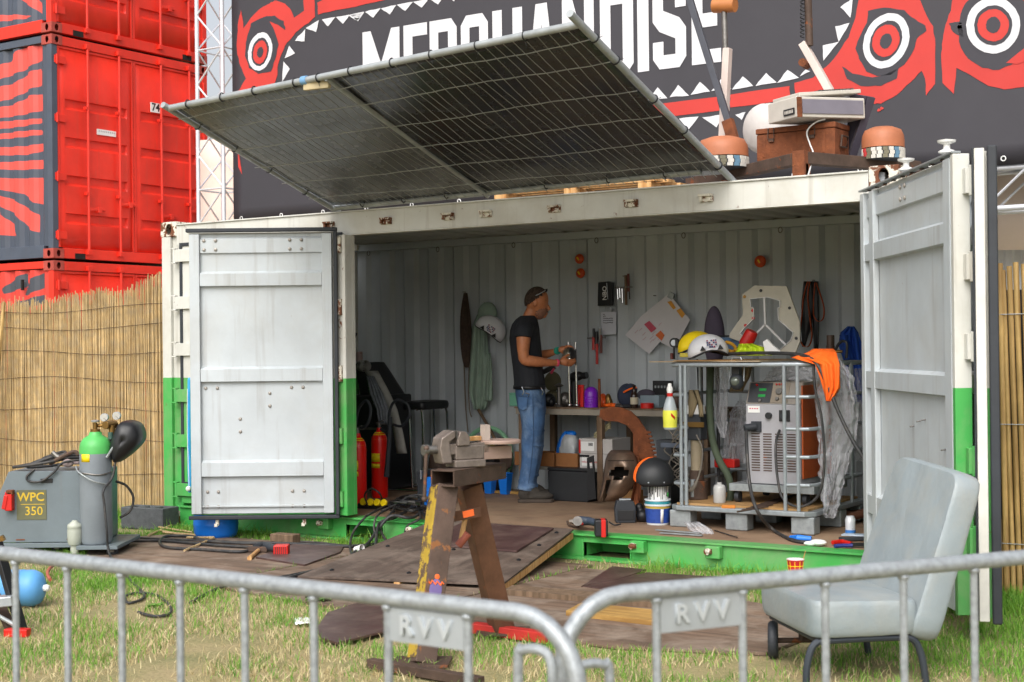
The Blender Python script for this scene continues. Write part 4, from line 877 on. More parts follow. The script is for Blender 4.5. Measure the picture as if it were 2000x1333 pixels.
MB(xv).box((-.25, -.03, .03), (-.1, .03, .09)).lathe([(.1, 0), (.1, .012), (.095, .018), (.0005, .018)], (-.2, 0, .1), 24).build('anvil', mat('anvil_plate', '9c8478', .5, .3, var=.2), vi, bevel=.003)
tag(MB(xv).box((-.14, -.02, .119), (-.11, .02, .19)).build('wood_block', mat('pinkish_wood', 'a89a90', .8)), 'small wooden block standing upright on the vise', 'block')
tag(MB(xv).boxc((-.06, .0, .128), (.09, .03, .02), rotz(.4).to_3x3()).build('wood_wedge', m_wood, bevel=.002), 'wooden wedge lying on the vise jaw', 'wedge')
# ================================================================ grey seat
lat = lambda px, D: (px - 1000) / FPX * D
RTh = V((RT.x, RT.y, 0)).normalized(); FWh = V((FW.x, FW.y, 0)).normalized(); C0 = V((CAM.x, CAM.y, 0))
def LD(l, D): return C0 + RTh * l + FWh * D
pn, pf = LD(1.665, 5.95), LD(1.545, 6.6); wv = (pn - pf).normalized(); so = (pn + pf) / 2; fwd = V((wv.y, -wv.x, 0)); fwd = fwd if fwd.dot(RTh) < 0 else -fwd
xs_ = frame4(so, fwd, V((0, 0, 1)).cross(fwd))
seat = thing('vehicle_seat', 'grey vinyl vehicle seat standing on a dark tube frame with wheels', 'seat', so)
m_vinyl = mat('grey_vinyl', '8a9498', .45, var=.1, vs=4, bump=.3, bs=22, dust=('a09c90', .45, 5), spots=('5f5a50', .36, 20))
def cushion(xf, corners_lo, corners_hi, name, nx=14, puff=.02, rad=.12):
    """rounded pillow between two quads (lo and hi), all in local coordinates"""
    lo, hi = [V(c) for c in corners_lo], [V(c) for c in corners_hi]; rows = []
    def P(s, t, k): return lo[0].lerp(lo[1], s).lerp(lo[3].lerp(lo[2], s), t).lerp(hi[0].lerp(hi[1], s).lerp(hi[3].lerp(hi[2], s), t), k)
    b = MB(xf); n = nx
    prof = []
    for i in range(9):
        a = -math.pi / 2 + math.pi * i / 8; prof.append((.5 + .5 * math.sin(a), (1 - math.cos(a)) * rad))
    rings = []
    for k, ins in prof:
        ring = []
        for i in range(4 * n):
            side, f = divmod(i, n); f = f / n; 
            s, t = [(f, 0), (1, f), (1 - f, 1), (0, 1 - f)][side]
            # superellipse rounding in plan
            x, y = 2 * s - 1, 2 * t - 1; m_ = max(abs(x), abs(y)); L = (abs(x) ** 11 + abs(y) ** 11) ** (1 / 11); x, y = x * m_ / L, y * m_ / L
            q = 1 - ins; w_ = P((x * q + 1) / 2, (y * q + 1) / 2, k); ring.append(w_ + V((1, 1, 1)) * (.0025 * noise.noise(w_ * 9) + .002 * noise.noise(w_ * 30)))
        rings.append(ring)
    b.grid(rings, closed=True)
    for ring, kk in ((rings[0], 0), (rings[-1], 1)):       # dished caps
        cur = ring; off = (P(.5, .5, 1) - P(.5, .5, 0)).normalized() * (puff if kk else -puff * .3)
        c = sum(ring, V((0, 0, 0))) / len(ring); last = ring
        for q in (.94, .85, .72, .58, .42, .25, .1):
            nr = [c.lerp(p, q) + off * (1 - q * q) + off.normalized() * (.0025 * noise.noise(c.lerp(p, q) * 11)) for p in ring]; b.grid([last, nr], closed=True); last = nr
        b.add(last, [tuple(range(len(last)))])
    return b
cushion(xs_, [(.47, -.33, .21), (.0, -.33, .21), (.0, .33, .21), (.47, .33, .21)], [(.47, -.33, .36), (.0, -.33, .345), (.0, .33, .345), (.47, .33, .36)], 'c', puff=.016, rad=.045).build('seat_cushion', m_vinyl, seat, smooth=60, fixn=True)
cushion(xs_, [(-.06, -.34, .16), (-.30, -.30, .875), (-.30, .30, .835), (-.06, .34, .16)], [(.06, -.34, .19), (-.19, -.30, .90), (-.19, .30, .86), (.06, .34, .19)], 'c', puff=.006, rad=.032).build('backrest', m_vinyl, seat, smooth=60)
for yy_, zz_ in ((-.27, 0), (.27, 0)): MB(xs_).tube([(-.02 - .19 * t, yy_ * (1.12 - .12 * t), .22 + .62 * t + .004) for t in [.05 + k * .1 for k in range(10)]], .004, 6).build('seam', m_vinyl, seat)
m_frame = mat('dark_frame_tube', '3a4048', .5, .3, var=.15)
for y in (-.27, .29):
    MB(xs_).tube(spline([(-.03, y, .0), (-.01, y, .12), (.03, y, .185), (.12, y, .195), (.36, y, .195)] + ([(.45, y, .185), (.485, y, .1), (.49, y, .0)] if y > 0 else []), 5), .015, 10).build('leg_tube', m_frame, seat)
MB(xs_).tube([(.03, -.28, .19), (.03, .3, .19)], .013, 10).build('cross_tube', m_frame, seat); MB(xs_).tube([(.42, -.28, .19), (.42, .3, .19)], .013, 10).build('cross_tube', m_frame, seat)
MB(xs_).box((.01, -.3, .197), (.44, .3, .208)).build('seat_board', m_black, seat)
wc = LD(lat(1503, 6.5), 6.5); 
MB().cyl(V((wc.x, wc.y, .08)), V((wc.x, wc.y, .08)) + RTh * .30, .012).cyl(V((wc.x, wc.y, .08)) + RTh * .13, V((wc.x, wc.y, .215)) + RTh * .13, .016).build('axle', m_rustd, seat)
wm = V((0, 0, 1)).rotation_difference((RTh - FWh * .2).normalized()).to_matrix()
wh = MB().lathe([(.055, -.02), (.072, -.022), (.082, -.012), (.084, 0), (.082, .012), (.072, .022), (.055, .02)], V((wc.x, wc.y, .084)), 28, wm, closed=True).build('wheel', m_rubber, seat, smooth=60)
MB().lathe([(.001, -.012), (.03, -.016), (.054, -.01), (.056, .01), (.03, .018), (.001, .02)], V((wc.x, wc.y, .084)), 20, wm).build('rim', mat('grey_rim', '8d9194', .5, .2), wh)
cp = thing('paper_cup', 'red tartan paper cup with a stirrer on the grey seat', 'cup', PD(1553, 1125, 6.42))
cb = PD(1554, 1128, 6.42); cb.z = .363
MB().lathe([(.028, 0), (.037, .085), (.039, .087), (.039, .09), (.036, .09), (.027, .004), (.001, .004)], cb, 24).build('cup', m_redp, cp, smooth=50)
for z in (.02, .04, .06): MB().lathe([(.0286 + .009 * z / .085, z), (.029 + .009 * z / .085, z + .003)], cb, 24).build('tartan_line', m_yellow, cp)
for k in range(10): a = k * .628; MB().bar(cb + V((.0287 * math.cos(a), .0287 * math.sin(a), .003)), cb + V((.0372 * math.cos(a), .0372 * math.sin(a), .082)), .002, .001).build('tartan_line', m_yellow, cp)
MB().lathe([(.037, .086), (.0395, .088), (.037, .091)], cb, 24).build('rim', m_white, cp); MB().bar(cb + V((.01, 0, .01)), cb + RTh * .045 + V((0, 0, .125)), .005, .002).build('stirrer', m_wood, cp)
# ================================================================ welding set on the left
D0 = DEP(PZ(100, 1086, 0)); wo = PZ(12, 1086, 0)
xw = TR(wo) @ rotz(FR); s_ = D0 / FPX
wld = thing('welding_machine', 'old grey welding machine lettered WPC 350 on casters', 'welding machine', xw @ V((.25, .2, 0)))
m_wg = mat('grey_machine_paint', '69747a', .5, var=.14, vs=4, streak=.15, spots=('8a7a5a', .38, 14), bump=.1)
wd, hh = .535, .49; zb = .09
MB(xw).prism([(-.05, 0, zb), (wd, 0, zb), (wd, 0, zb + hh), (.02, 0, zb + hh), (-.05, 0, zb + hh - .16)], (0, .42, 0)).build('cabinet', m_wg, wld, bevel=.006)
MB(xw).box((wd + .001, .01, zb), (wd + .13, .40, zb + hh)).build('side_panel', mat('galvanised_panel', '6f7a84', .4, .4, var=.25, vs=9), wld, bevel=.004)
MB(xw).box((wd + .02, .004, zb + hh - .14), (wd + .075, .0095, zb + hh - .03)).build('data_plate', m_galvd, wld)
MB(xw).box((-.07, -.02, zb - .035), (.54, .02, zb - .003)).box((.54, -.19, zb - .03), (.82, .02, zb - .004)).box((-.07, .38, zb - .035), (.82, .42, zb - .003)).box((.55, .02, zb - .03), (.82, .38, zb - .006)).build('chassis', m_wg, wld, bevel=.003)
MB(xw).prism([(.535, -.012, zb + .001), (.68, -.012, zb + .001), (.555, -.012, zb + .03)], (0, .01, 0)).build('gusset', m_wg, wld)
hnd = MB(xw).boxc((.285, -.003, zb + hh - .065), (.085, .006, .03)).build('grip_hole', m_black, wld, bevel=.003)
m_sign = mat('olive_plate', '5f6046', .6, var=.2)
sg = MB(xw).boxc((.18, -.002, zb + .26), (.205, .004, .205)).build('sign_plate', m_sign, wld)
m_ylt = mat('yellow_lettering', 'c9a82a', .6, var=.2)
text_mesh('WPC', .083, xw @ frame4((.175, -.0045, zb + .312), (1, 0, 0), (0, 0, 1)), m_ylt, sg, bold=.0015); text_mesh('350', .085, xw @ frame4((.195, -.0045, zb + .215), (1, 0, 0), (0, 0, 1)), m_ylt, sg)
MB(xw).box((.105, -.0052, zb + .262), (.27, -.0042, zb + .266)).build('rule', m_ylt, sg)
MB(xw).boxc((.038, -.03, zb + .29), (.05, .06, .13)).boxc((.015, -.05, zb + .285), (.03, .03, .1), Matrix.Rotation(.2, 3, 'Y')).build('red_switch', m_redp, wld, bevel=.006)
MB(xw).boxc((.045, -.035, zb + .352), (.045, .05, .03)).build('switch_guard', m_rust, wld, bevel=.004)
for x in (.1, .45): MB(xw).boxc((x, -.001, zb + .02), (.06, .004, .008)).build('vent_slot', m_rust, wld)
for x, y in ((.05, .08), (.33, .08), (.76, -.1), (.1, .36), (.72, .36)):
    w = MB(xw).lathe([(.02, -.018), (.038, -.018), (.041, 0), (.038, .018), (.02, .018)], (x, y, .041), 18, Matrix.Rotation(R(90), 3, 'X') @ Matrix.Rotation(.5, 3, 'Y')).build('caster', m_rubber, wld, smooth=50)
    MB(xw).box((x - .02, y - .028, .035), (x + .02, y - .022, .06)).box((x - .02, y + .022, .035), (x + .02, y + .028, .06)).box((x - .03, y - .03, .0545), (x + .03, y + .03, .0565)).build('fork', m_steel, w)
def Wp(px, py, dy=0): return xw @ V(((px - 12) * s_, dy, (1086 - py) * s_))
# gas bottle, regulator
gc = Wp(194, 1086, -.06); gz = zb
gas = thing('gas_cylinder', 'grey welding gas cylinder with green shoulder chained beside the welding machine', 'gas cylinder', V((gc.x, gc.y, 0)))
r_ = 30 * s_ * 1.02; top = (1060 - 850) * s_ + gz
MB().lathe([(r_ * .9, gz), (r_, gz + .02), (r_, top - .125)], V((gc.x, gc.y, 0)), 36).build('body', mat('grey_cylinder_paint', '7d858c', .5, var=.12, vs=5, spots=('5d5f60', .4, 18), bump=.08), gas, smooth=50)
MB().lathe([(r_ * 1.002, top - .125), (r_ * 1.0, top - .08), (r_ * .93, top - .05), (r_ * .75, top - .02), (r_ * .42, top), (r_ * .36, top + .022), (.001, top + .024)], V((gc.x, gc.y, 0)), 36).build('green_shoulder', m_green, gas, smooth=60)
m_brass = mat('brass', '8a6b3c', .4, .8, var=.2)
MB().cyl((gc.x, gc.y, top + .02), (gc.x, gc.y, top + .04), .034).cyl((gc.x, gc.y, top + .04), (gc.x, gc.y, top + .085), .014).build('valve', m_brass, gas, bevel=.002)
MB().lathe([(.006, 0), (.028, .002), (.03, .012), (.012, .016), (.001, .016)], (gc.x, gc.y, top + .088), 18).build('hand_wheel', m_galv, gas, smooth=50)
MB().grid([[V((gc.x, gc.y, 0)) + V(((r_ + .001) * math.cos(FR - 1.57 + a), (r_ + .001) * math.sin(FR - 1.57 + a), (1086 - y) * s_)) for a in (-.75, -.55, -.35, -.1)] for y in (886, 901)]).build('yellow_label', m_yellow, gas, solid=.001)
ch = [V((gc.x, gc.y, 0)) + V((math.cos(a) * (r_ + .006), math.sin(a) * (r_ + .006), (1086 - 924) * s_ + .006 * math.sin(3 * a))) for a in [k * math.pi / 12 for k in range(24)]]
MB().tube(ch, .005, 6, True).build('chain', m_steel, gas)
rg = thing('pressure_regulator', 'brass pressure regulator with two round gauges on the gas cylinder', 'regulator', Wp(225, 832, -0.040))
MB().tube([Wp(193, 833, -0.040), Wp(218, 831, -0.040)], .012, 10).cyl(Wp(216, 831, -0.100), Wp(228, 831, 0.000), .028).cyl(Wp(226, 850, -0.060), Wp(226, 832, -0.060), .022).build('body', m_brass, rg, bevel=.002)
for x, y in ((214, 816), (238, 813)):
    g = MB().cyl(Wp(x, y, -.1), Wp(x, y, -.07), .027, n=24).build('gauge', m_galv, rg); MB().cyl(Wp(x, y, -.1015), Wp(x, y, -.1002), .023, n=24).build('dial', mat('dial_cream', 'b4b2aa', .5), g); MB().bar(Wp(x - 1, y + 1, -.103), Wp(x + 4, y + 5, -.103), .003, .001).build('needle', m_black, g)
MB().cyl(Wp(225, 845, -0.080), Wp(225, 858, -0.080), .017).build('knob', mat('green_knob', '3c5a50', .5), rg)
mk = thing('welding_mask', 'black welding mask hanging behind the gas cylinder', 'welding mask', Wp(250, 865, 0.040))
out = [(p.x, p.y) for p in spline([V((x, y, 0)) for x, y in [(243, 826), (268, 826), (281, 838), (283, 862), (262, 886), (236, 904), (228, 902), (222, 880), (230, 850)]], 4, True)]
rows = []
for k, (sc_, dy) in enumerate(((1.0, .22), (.99, .12), (.92, .06), (.75, .03), (.4, .012), (.02, .008))):
    cx, cy = 252, 862; rows.append([Wp(cx + (x - cx) * sc_, cy + (y - cy) * sc_, dy - .16) for x, y in out])
MB().grid(rows, closed=True).build('shell', m_black, mk, smooth=55, solid=.003)
MB().cyl(Wp(258, 838, -0.130), Wp(258, 838, -0.090), .02).build('pivot_knob', m_rubber, mk, bevel=.003); MB().boxc(Wp(247, 880, -0.125), (.012, .004, .05), rotz(FR).to_3x3()).build('sticker', m_galv, mk)
MB().grid([[Wp(x, y, .0 + .05 * math.sin(i)) for i, (x, y) in enumerate([(215, 858), (225, 852), (238, 846), (244, 845)])], [Wp(x, y, -.0) for x, y in [(219, 888), (228, 886), (238, 880), (246, 872)]]]).build('neck_flap', m_rubber, mk, solid=.004)
MB().tube([Wp(221, 893, -0.130), Wp(236, 870, -0.130)], .009, 8).build('head_band', m_galvd, mk)
sb = thing('small_grey_bottle', 'small pale grey canister standing on the chassis before the gas cylinder', 'bottle', Wp(158, 1060, -.03))
pb = Wp(157, 1060, -.12); MB().lathe([(.04, 0), (.048, .02), (.05, .05), (.05, .1), (.047, .115), (.05, .12), (.046, .14), (.02, .158), (.018, .166), (.001, .167)], V((pb.x, pb.y, zb - .003)), 24).build('body', mat('pale_green_grey', 'a9aea2', .5, var=.1), sb, smooth=50)
MB().lathe([(.001, .03), (.028, .03), (.03, .05), (.028, .086)], V((pb.x, pb.y, 0)), 16).build('stand_foot', MATS['pale_green_grey'], sb)
def cable(name, label, pts, r=.009, n=5, m=None, cat='cable', group=None): return tag(MB().tube(spline(pts, n), r, 7).build(name, m or m_cable, smooth=60), label, cat, group)
cable('welding_cable', 'bundle of dark cables coiled on top of the welding machine', [Wp(18, 915, .1), Wp(60, 908, .05), Wp(100, 895, .1), Wp(150, 893, .2), Wp(100, 900, .3), Wp(50, 910, .2), Wp(30, 913, .05), Wp(90, 905, .02), Wp(130, 898, .1), Wp(158, 900, .15), Wp(110, 912, .2), Wp(45, 915, .1), Wp(75, 900, .15), Wp(120, 890, .1), Wp(105, 888, .2), Wp(60, 902, .3)], .011)
cable('welding_cable', 'single cable loop hanging over the front of the welding machine', [Wp(160, 900, .05), Wp(125, 905, -.01), Wp(110, 922, -.02), Wp(85, 940, -.025), Wp(60, 940, -.02), Wp(56, 930, -.018), Wp(70, 917, 0)], .008)
tg = thing('welding_torch', 'brownish welding torch lying on the coiled cables', 'torch', Wp(120, 893, .05))
MB().tube(spline([Wp(95, 908, .05), Wp(118, 895, .04), Wp(142, 885, .06), Wp(150, 892, .06)], 5), .014, 8).build('handle', m_rustd, tg); MB().tube([Wp(100, 885, .05), Wp(108, 893, .05), Wp(116, 897, .05)], .017, 8).build('clamp', m_steel, tg)
tag(MB().boxc(Wp(140, 908, .12), (.12, .1, .03), rotz(.3).to_3x3()).ell(Wp(130, 907, .05), (.05, .03, .03)).build('rag', mat('grey_red_rag', '9a8a8a', .9, spots=('c03028', .5, 20)), sub=1), 'crumpled pale rag with red spots on the welding machine', 'rag')
cable('gas_hose', 'black hose hanging from the regulator down onto the grass', [Wp(226, 858, -.06), Wp(234, 890, -.08), Wp(230, 930, -.1), Wp(219, 955, -.19), Wp(221, 980, -.2), Wp(227, 1030, -.22), Wp(233, 1075, -.24), PZ(240, 1110, .03), PZ(255, 1133, .02), PZ(280, 1160, .015), PZ(275, 1172, .012), PZ(250, 1178, .012), PZ(245, 1165, .014), PZ(275, 1158, .014), PZ(310, 1165, .012), PZ(332, 1185, .012), PZ(330, 1200, .012), PZ(300, 1204, .012), PZ(270, 1196, .012)], .008)
cable('gas_hose', 'black hose bowing out behind the gas cylinder', [Wp(220, 945, .1), Wp(240, 955, .12), Wp(252, 980, .14), Wp(246, 1005, .12), Wp(228, 1017, .1)], .009)
cable('grey_rod', 'pale bent metal rod slung across the gas cylinder', [Wp(152, 912, -.02), Wp(170, 920, -.17), Wp(200, 937, -.2), Wp(226, 946, -.12)], .006, m=m_galvd, cat='rod')
# concrete block, blue barrel, pipe
cbk = thing('concrete_block', 'dark grey concrete block with holes at the container corner', 'concrete block', PZ(272, 1032, 0))
q = PZ(236, 1033, 0); xk = TR(q.x, q.y, 0) @ rotz(.12)
MB(xk).prism([(0, 0, .003), (.42, 0, .003), (.42, .2, .003), (0, .2, .003)], (0, 0, .17), [[(.04, .05, .003), (.12, .05, .003), (.12, .15, .003), (.04, .15, .003)], [(.17, .05, .003), (.25, .05, .003), (.25, .15, .003), (.17, .15, .003)], [(.3, .05, .003), (.38, .05, .003), (.38, .15, .003), (.3, .15, .003)]]).build('block', m_concrete, cbk, bevel=.008)
bp = V((.965, -.385, 0)); brl = thing('blue_barrel', 'bright blue plastic drum standing behind the folded white door', 'barrel', bp)
MB().lathe([(.001, .004), (.12, .004), (.15, .02), (.162, .05), (.165, .1), (.168, .11), (.165, .12), (.165, .4), (.168, .41), (.165, .42), (.16, .5), (.12, .54), (.05, .55), (.045, .58), (.001, .58)], bp, 32).build('body', m_blue, brl, smooth=60)
tag(MB().tube(spline([PV(371, 742, -.12), PV(370, 850, -.12), PV(372, 962, -.12)], 5), .018, 10).ell(PV(371, 742, -.12), (.018, .018, .018)).build('blue_pipe', mat('light_blue_pipe', '3fa9e8', .4)), 'light blue plastic pipe upright behind the edge of the folded door', 'pipe')
tag(MB().tube(spline([PV(366, 760, -.16), PV(366, 850, -.16), PV(369, 935, -.16), PV(369, 952, -.16)], 4), .003, 6).ell(PV(368, 955, -.16), (.022, .02, .022)).build('cord_ball', m_white), 'white cord with a ball hanging beside the door hinges', 'cord')
# blue bottle lying on the grass, ladder at the edge
kg = thing('blue_gas_bottle', 'light blue gas bottle lying on the grass at the left edge', 'gas bottle', PZ(40, 1185, 0))
D1 = DEP(PZ(45, 1186, 0)); kc = PD(45, 1154, D1); kc.z = .105; rk = .1
mk_ = V((0, 0, 1)).rotation_difference((RTh - FWh * .1).normalized()).to_matrix()
MB().lathe([(.001, -.22), (.05, -.215), (.085, -.19), (rk, -.15), (rk, -.002), (rk * 1.02, 0), (rk, .002), (rk, .06), (.085, .095), (.05, .115), (.02, .12)], kc, 32, mk_).build('body', mat('light_blue_bottle', '5fa0d8', .45, var=.08, spots=('a08060', .3, 25)), kg, smooth=60)
MB().lathe([(.018, .115), (.02, .14), (.012, .15), (.001, .15)], kc, 14, mk_).build('valve', m_white, kg)
ld = thing('step_ladder', 'dark folding step ladder with red feet at the left edge', 'ladder', PZ(20, 1235, 0))
Dl = DEP(PZ(40, 1238, 0))
def Lp(x, y, o=0): return PD(x, y, Dl + o)
MB().bar(Lp(-6, 1060, .05), PZ(44, 1236, .01), .055, .03).build('rail', m_black, ld, bevel=.004); MB().bar(Lp(-60, 1060, .35), Lp(22, 1230, .02), .05, .03).build('rail', m_rustd, ld, bevel=.004)
MB().bar(Lp(-80, 1183, -.05), Lp(27, 1172, -.02), .09, .05).build('step', m_galv, ld, bevel=.006); MB().tube([Lp(-30, 1188, -.05), Lp(30, 1222, -.05)], .011, 8).build('stay', m_galvd, ld)
for x, y in ((44, 1236), (24, 1236)): MB().boxc(PZ(x, y, .02), (.07, .05, .04), rotz(.4).to_3x3()).build('foot', m_redp, ld, bevel=.006)
tag(MB().bar(Lp(-20, 1066, .8), Lp(8, 1050, .8), .03, .03).build('cream_tube', m_brass), 'short brass coloured tube end at the left edge', 'tube')
cable('red_hose', 'brick red hose with a metal end curling on the grass', [PZ(170, 1100, .02), PZ(140, 1096, .03), PZ(108, 1102, .05), PZ(93, 1118, .05), PZ(98, 1133, .03)], .011, m=mat('brick_red_hose', 'a85c48', .6), cat='hose')
# ---------------------------------------------------------------- lying about on the sheets
G = lambda x, y, z=.03: PZ(x, y, z)
cable('power_cable', 'thick black cable coiled on the sheet before the blue barrel', [G(232, 1058), G(300, 1056), G(360, 1060), G(430, 1066), G(490, 1070), G(470, 1078), G(400, 1074), G(330, 1070), G(312, 1060), G(325, 1048), G(370, 1048), G(400, 1056), G(460, 1060), G(560, 1062), G(690, 1068)], .011)
cable('power_cable', 'thin black cable running along the front of the container', [G(236, 1050), G(300, 1052), G(380, 1056), G(480, 1062), G(560, 1058), G(620, 1060), G(680, 1066), G(730, 1062)], .007)
cable('power_cable', 'black cable sweeping from the container floor down to the red connector', [PZ(845, 960, .2), PZ(815, 985, .2), V((2.35, .02, .19)), V((2.30, -.12, .15)), G(730, 1080), G(690, 1100), G(640, 1110), G(590, 1120), G(540, 1130), G(512, 1138)], .011)
cable('power_cable', 'black cable hanging over the green rail to the sheets', [PZ(800, 975, .2), PZ(770, 990, .2), V((2.2, -.0, .2)), V((2.24, -.1, .12)), G(735, 1060), G(700, 1072), G(690, 1090), G(740, 1100), G(790, 1104)], .008)
cable('power_cable', 'black cable falling from the cable pile behind the trestle', [PZ(815, 990, .2), V((2.62, .02, .19)), V((2.64, -.05, .14)), G(812, 1055), G(818, 1072), G(835, 1085), G(870, 1092)], .009)
cable('power_cable', 'second black cable falling from the cable pile behind the trestle', [PZ(810, 985, .2), V((2.56, .03, .195)), V((2.5, -.05, .14)), G(790, 1060), G(800, 1078), G(815, 1090)], .008)
pg = thing('red_connector', 'red and white industrial power connector lying at the sheet edge', 'connector', G(470, 1140, 0))
MB().tube([G(443, 1143), G(452, 1141), G(474, 1138)], [.018, .028, .03], 14).build('plug', m_white, pg); MB().tube([G(474, 1138), G(495, 1138), G(520, 1136)], [.03, .024, .016], 14).build('socket', m_redp, pg); MB().boxc(G(462, 1130, .06), (.05, .03, .02)).build('flap', m_redp, pg)
cable('power_cable', 'short black cable leading from the connector into the grass', [G(444, 1143), G(425, 1150, .02), G(400, 1162, .012), G(372, 1178, .01)], .01)
tl = thing('cordless_tool', 'grey cordless power tool with red battery lying on the sheet', 'power tool', G(535, 1075, 0))
MB().tube(spline([G(500, 1070, .05), G(515, 1066, .055), G(530, 1070, .055), G(545, 1074, .05)], 4), [.03] * 4 + [.028] * 4 + [.026] * 4 + [.03], 12).build('body', m_rubber, tl); MB().boxc(G(550, 1075, .05), (.1, .09, .075), rotz(FR).to_3x3()).build('battery', m_redp, tl, bevel=.008)
for k in range(6): MB().boxc(G(550, 1075, .05) + RTh * (-.035 + k * .014) - FWh * .046, (.004, .004, .06), rotz(FR).to_3x3()).build('battery_rib', m_black, tl)
hm2 = thing('claw_hammer', 'hammer with a short wooden handle beside the cordless tool', 'hammer', G(500, 1080, 0))
MB().tube([G(506, 1074, .035), G(487, 1091, .03)], [.013, .016], 10).build('handle', m_wood, hm2); MB().boxc(G(504, 1073, .04), (.14, .035, .035), rotz(.4).to_3x3()).build('head', m_rustd, hm2, bevel=.004)
tag(MB().boxc(G(557, 1053, .05), (.2, .1, .075), rotz(.1).to_3x3()).build('timber_block', m_woodd, bevel=.006), 'grey brown timber block by the container foot behind the cordless tool', 'block')
for i, (a, b) in enumerate((((310, 1030), (375, 1040)), ((318, 1040), (395, 1046)), ((365, 1050), (418, 1050)), ((418, 1051), (360, 1076)), ((290, 1046), (335, 1026)), ((312, 1036), (360, 1046)))):
    lb = ['reed stick pointing at the blue barrel, uppermost of the loose sticks', 'long reed stick under the coiled cable before the blue barrel', 'flat reed stick across the cable coil by the blue barrel', 'reed stick slanting over the cable coil towards the viewer', 'reed stick leaning up beside the concrete block', 'reed stick close to the container corner casting'][i]
    tag(MB().tube([G(*a, .03), G(*b, .034)], .008, 6).build('reed_stick', m_reed), lb, 'stick', 'loose reed sticks on the sheet')
sb2 = thing('spray_can_lid', 'small clear plastic cup on the ground by the fork pocket', 'plastic cup', G(697, 1070, 0)); MB().lathe([(.02, 0), (.03, .06), (.028, .06), (.018, .004), (.001, .004)], G(694, 1074, .03), 16, Matrix.Rotation(R(80), 3, 'Y')).build('cup', m_white, sb2)
tag(MB().grid([[PZ(576 + 30 * i / 9, 1214 + 12 * j / 6, 0) + V((0, 0, .012 + .03 * abs(noise.noise(V((i * .6, j * .7, 2)))))) for i in range(10)] for j in range(7)]).build('paper_scrap', m_white, smooth=20, solid=.001), 'crumpled white paper scrap on the grass near the plywood', 'paper')
pp = G(690, 1160, .03); tag(MB().ell(PZ(781, 1205, .05), (.03, .03, .045)).build('black_ball', m_rubber), 'dark knob on the ground behind the left name plate', 'knob')
cable('power_cable', 'heavy black cable curving from the floor edge over the left fork pocket', [PZ(840, 985, .2), V((2.5, .02, .195)), PV(765, 1008, -.06), PV(738, 1035, -.14), G(715, 1066), G(688, 1088), G(640, 1108), G(590, 1122), G(548, 1134)], .012)
cable('power_cable', 'black cable hanging in a wide loop before the left fork pocket', [PZ(760, 985, .2), V((2.12, .0, .2)), PV(712, 1012, -.05), PV(690, 1040, -.12), G(684, 1072), G(700, 1094), G(740, 1098), G(770, 1085), G(760, 1066), PV(742, 1030, -.08), V((2.3, .0, .2)), PZ(785, 975, .2)], .009)
# ================================================================ inside the container
FZ = .166
def K(x, y, v): return PV(x, y, v)
WV = 2.36
def drape(name, rows, v, mt, parent=None, n=18, amp=.015, folds=4, solid=.005, seed=1, m=4, sub=0, cr=0):
    rr = []
    for a, b in zip(rows, rows[1:]):
        for k in range(m): t = k / m; rr.append([a[i] + (b[i] - a[i]) * t for i in range(len(a))])
    rr.append(list(rows[-1])); out = []
    for j, r in enumerate(rr):
        xl, xr, y = r[:3]; dv = r[3] if len(r) > 3 else 0; line = []
        for i in range(n + 1):
            s = i / n; w = amp * (math.sin(s * folds * 6.28 + .25 * j + seed) + .6 * noise.noise(V((s * 6, j * .4, seed)))) - .03 * math.sin(math.pi * s)
            if cr:
                q = V((s * 5, j * .35, seed)); w = cr * (1.6 * noise.noise(V((s * 4, j * .07, seed))) + 1.1 * abs(noise.noise(V((s * 9, j * .12, seed)))) + .5 * noise.noise(V((s * 16, j * .3, seed)))); dx = cr * 110 * noise.noise(q * 1.7 + V((9, 0, 0))); dy = cr * 120 * noise.noise(q * 1.9 + V((0, 7, 0)))
                line.append(K(xl + (xr - xl) * s + dx, y + dy, v + dv + w))
            else: line.append(K(xl + (xr - xl) * s, y, v + dv + w))
        out.append(line)
    return MB().grid(out).build(name, mt, parent, smooth=180, solid=solid, sub=sub)
def flat(name, px, v, th, mt, parent=None, holes=(), bevel=.002): return MB().prism([K(x, y, v) for x, y in px], (0, th, 0), [[K(x, y, v) for x, y in h] for h in holes]).build(name, mt, parent, bevel=bevel)
def pbox(name, x0, y0, x1, y1, v, dep, mt, parent=None, bevel=.004):  # upright box whose front is at v, from pixel bounds
    a, b = K(x0, y1, v), K(x1, y1, v); t = K((x0 + x1) / 2, y0, v)
    return MB().box((a.x, v, (a.z + b.z) / 2), (b.x, v + dep, t.z)).build(name, mt, parent, bevel=bevel)
# ---- left corner: bins, chair, extinguishers
blk = thing('black_case', 'large black equipment case in the left corner behind the extinguishers', 'case', (1.0, 1.75, FZ))
ca_, cb_ = K(676, 900, 1.62).x, K(741, 900, 1.62).x; MB().box((ca_, 1.62, FZ), (cb_, 2.1, 1.0)).build('body', m_black, blk, bevel=.02); MB().box((ca_, 1.612, .7), (cb_, 1.6195, .72)).build('seam', m_steel, blk)
bag_ = drape('plastic_sheet', [(716, 730, 735), (722, 748, 770), (735, 758, 800), (740, 760, 830)], 1.45, mat('grey_film', '7f858c', .25, var=.3, vs=20), amp=.02); tag(bag_, 'grey plastic film hanging on the black case', 'plastic film')
ro = thing('fire_hose_roll', 'pale grey flat hose rolled up with its end hanging down', 'hose', K(710, 728, 1.6))
m_hose = mat('grey_webbing', 'a2a29c', .85, var=.15, vs=20, bump=.2)
c = K(712, 716, 1.62); sp = [V((0, 0, 0)) + c + V((0, .0, 0)) + V((math.cos(a) * (.008 + .0022 * a), 0, math.sin(a) * (.008 + .0022 * a))) for a in [k * .35 for k in range(62)]]
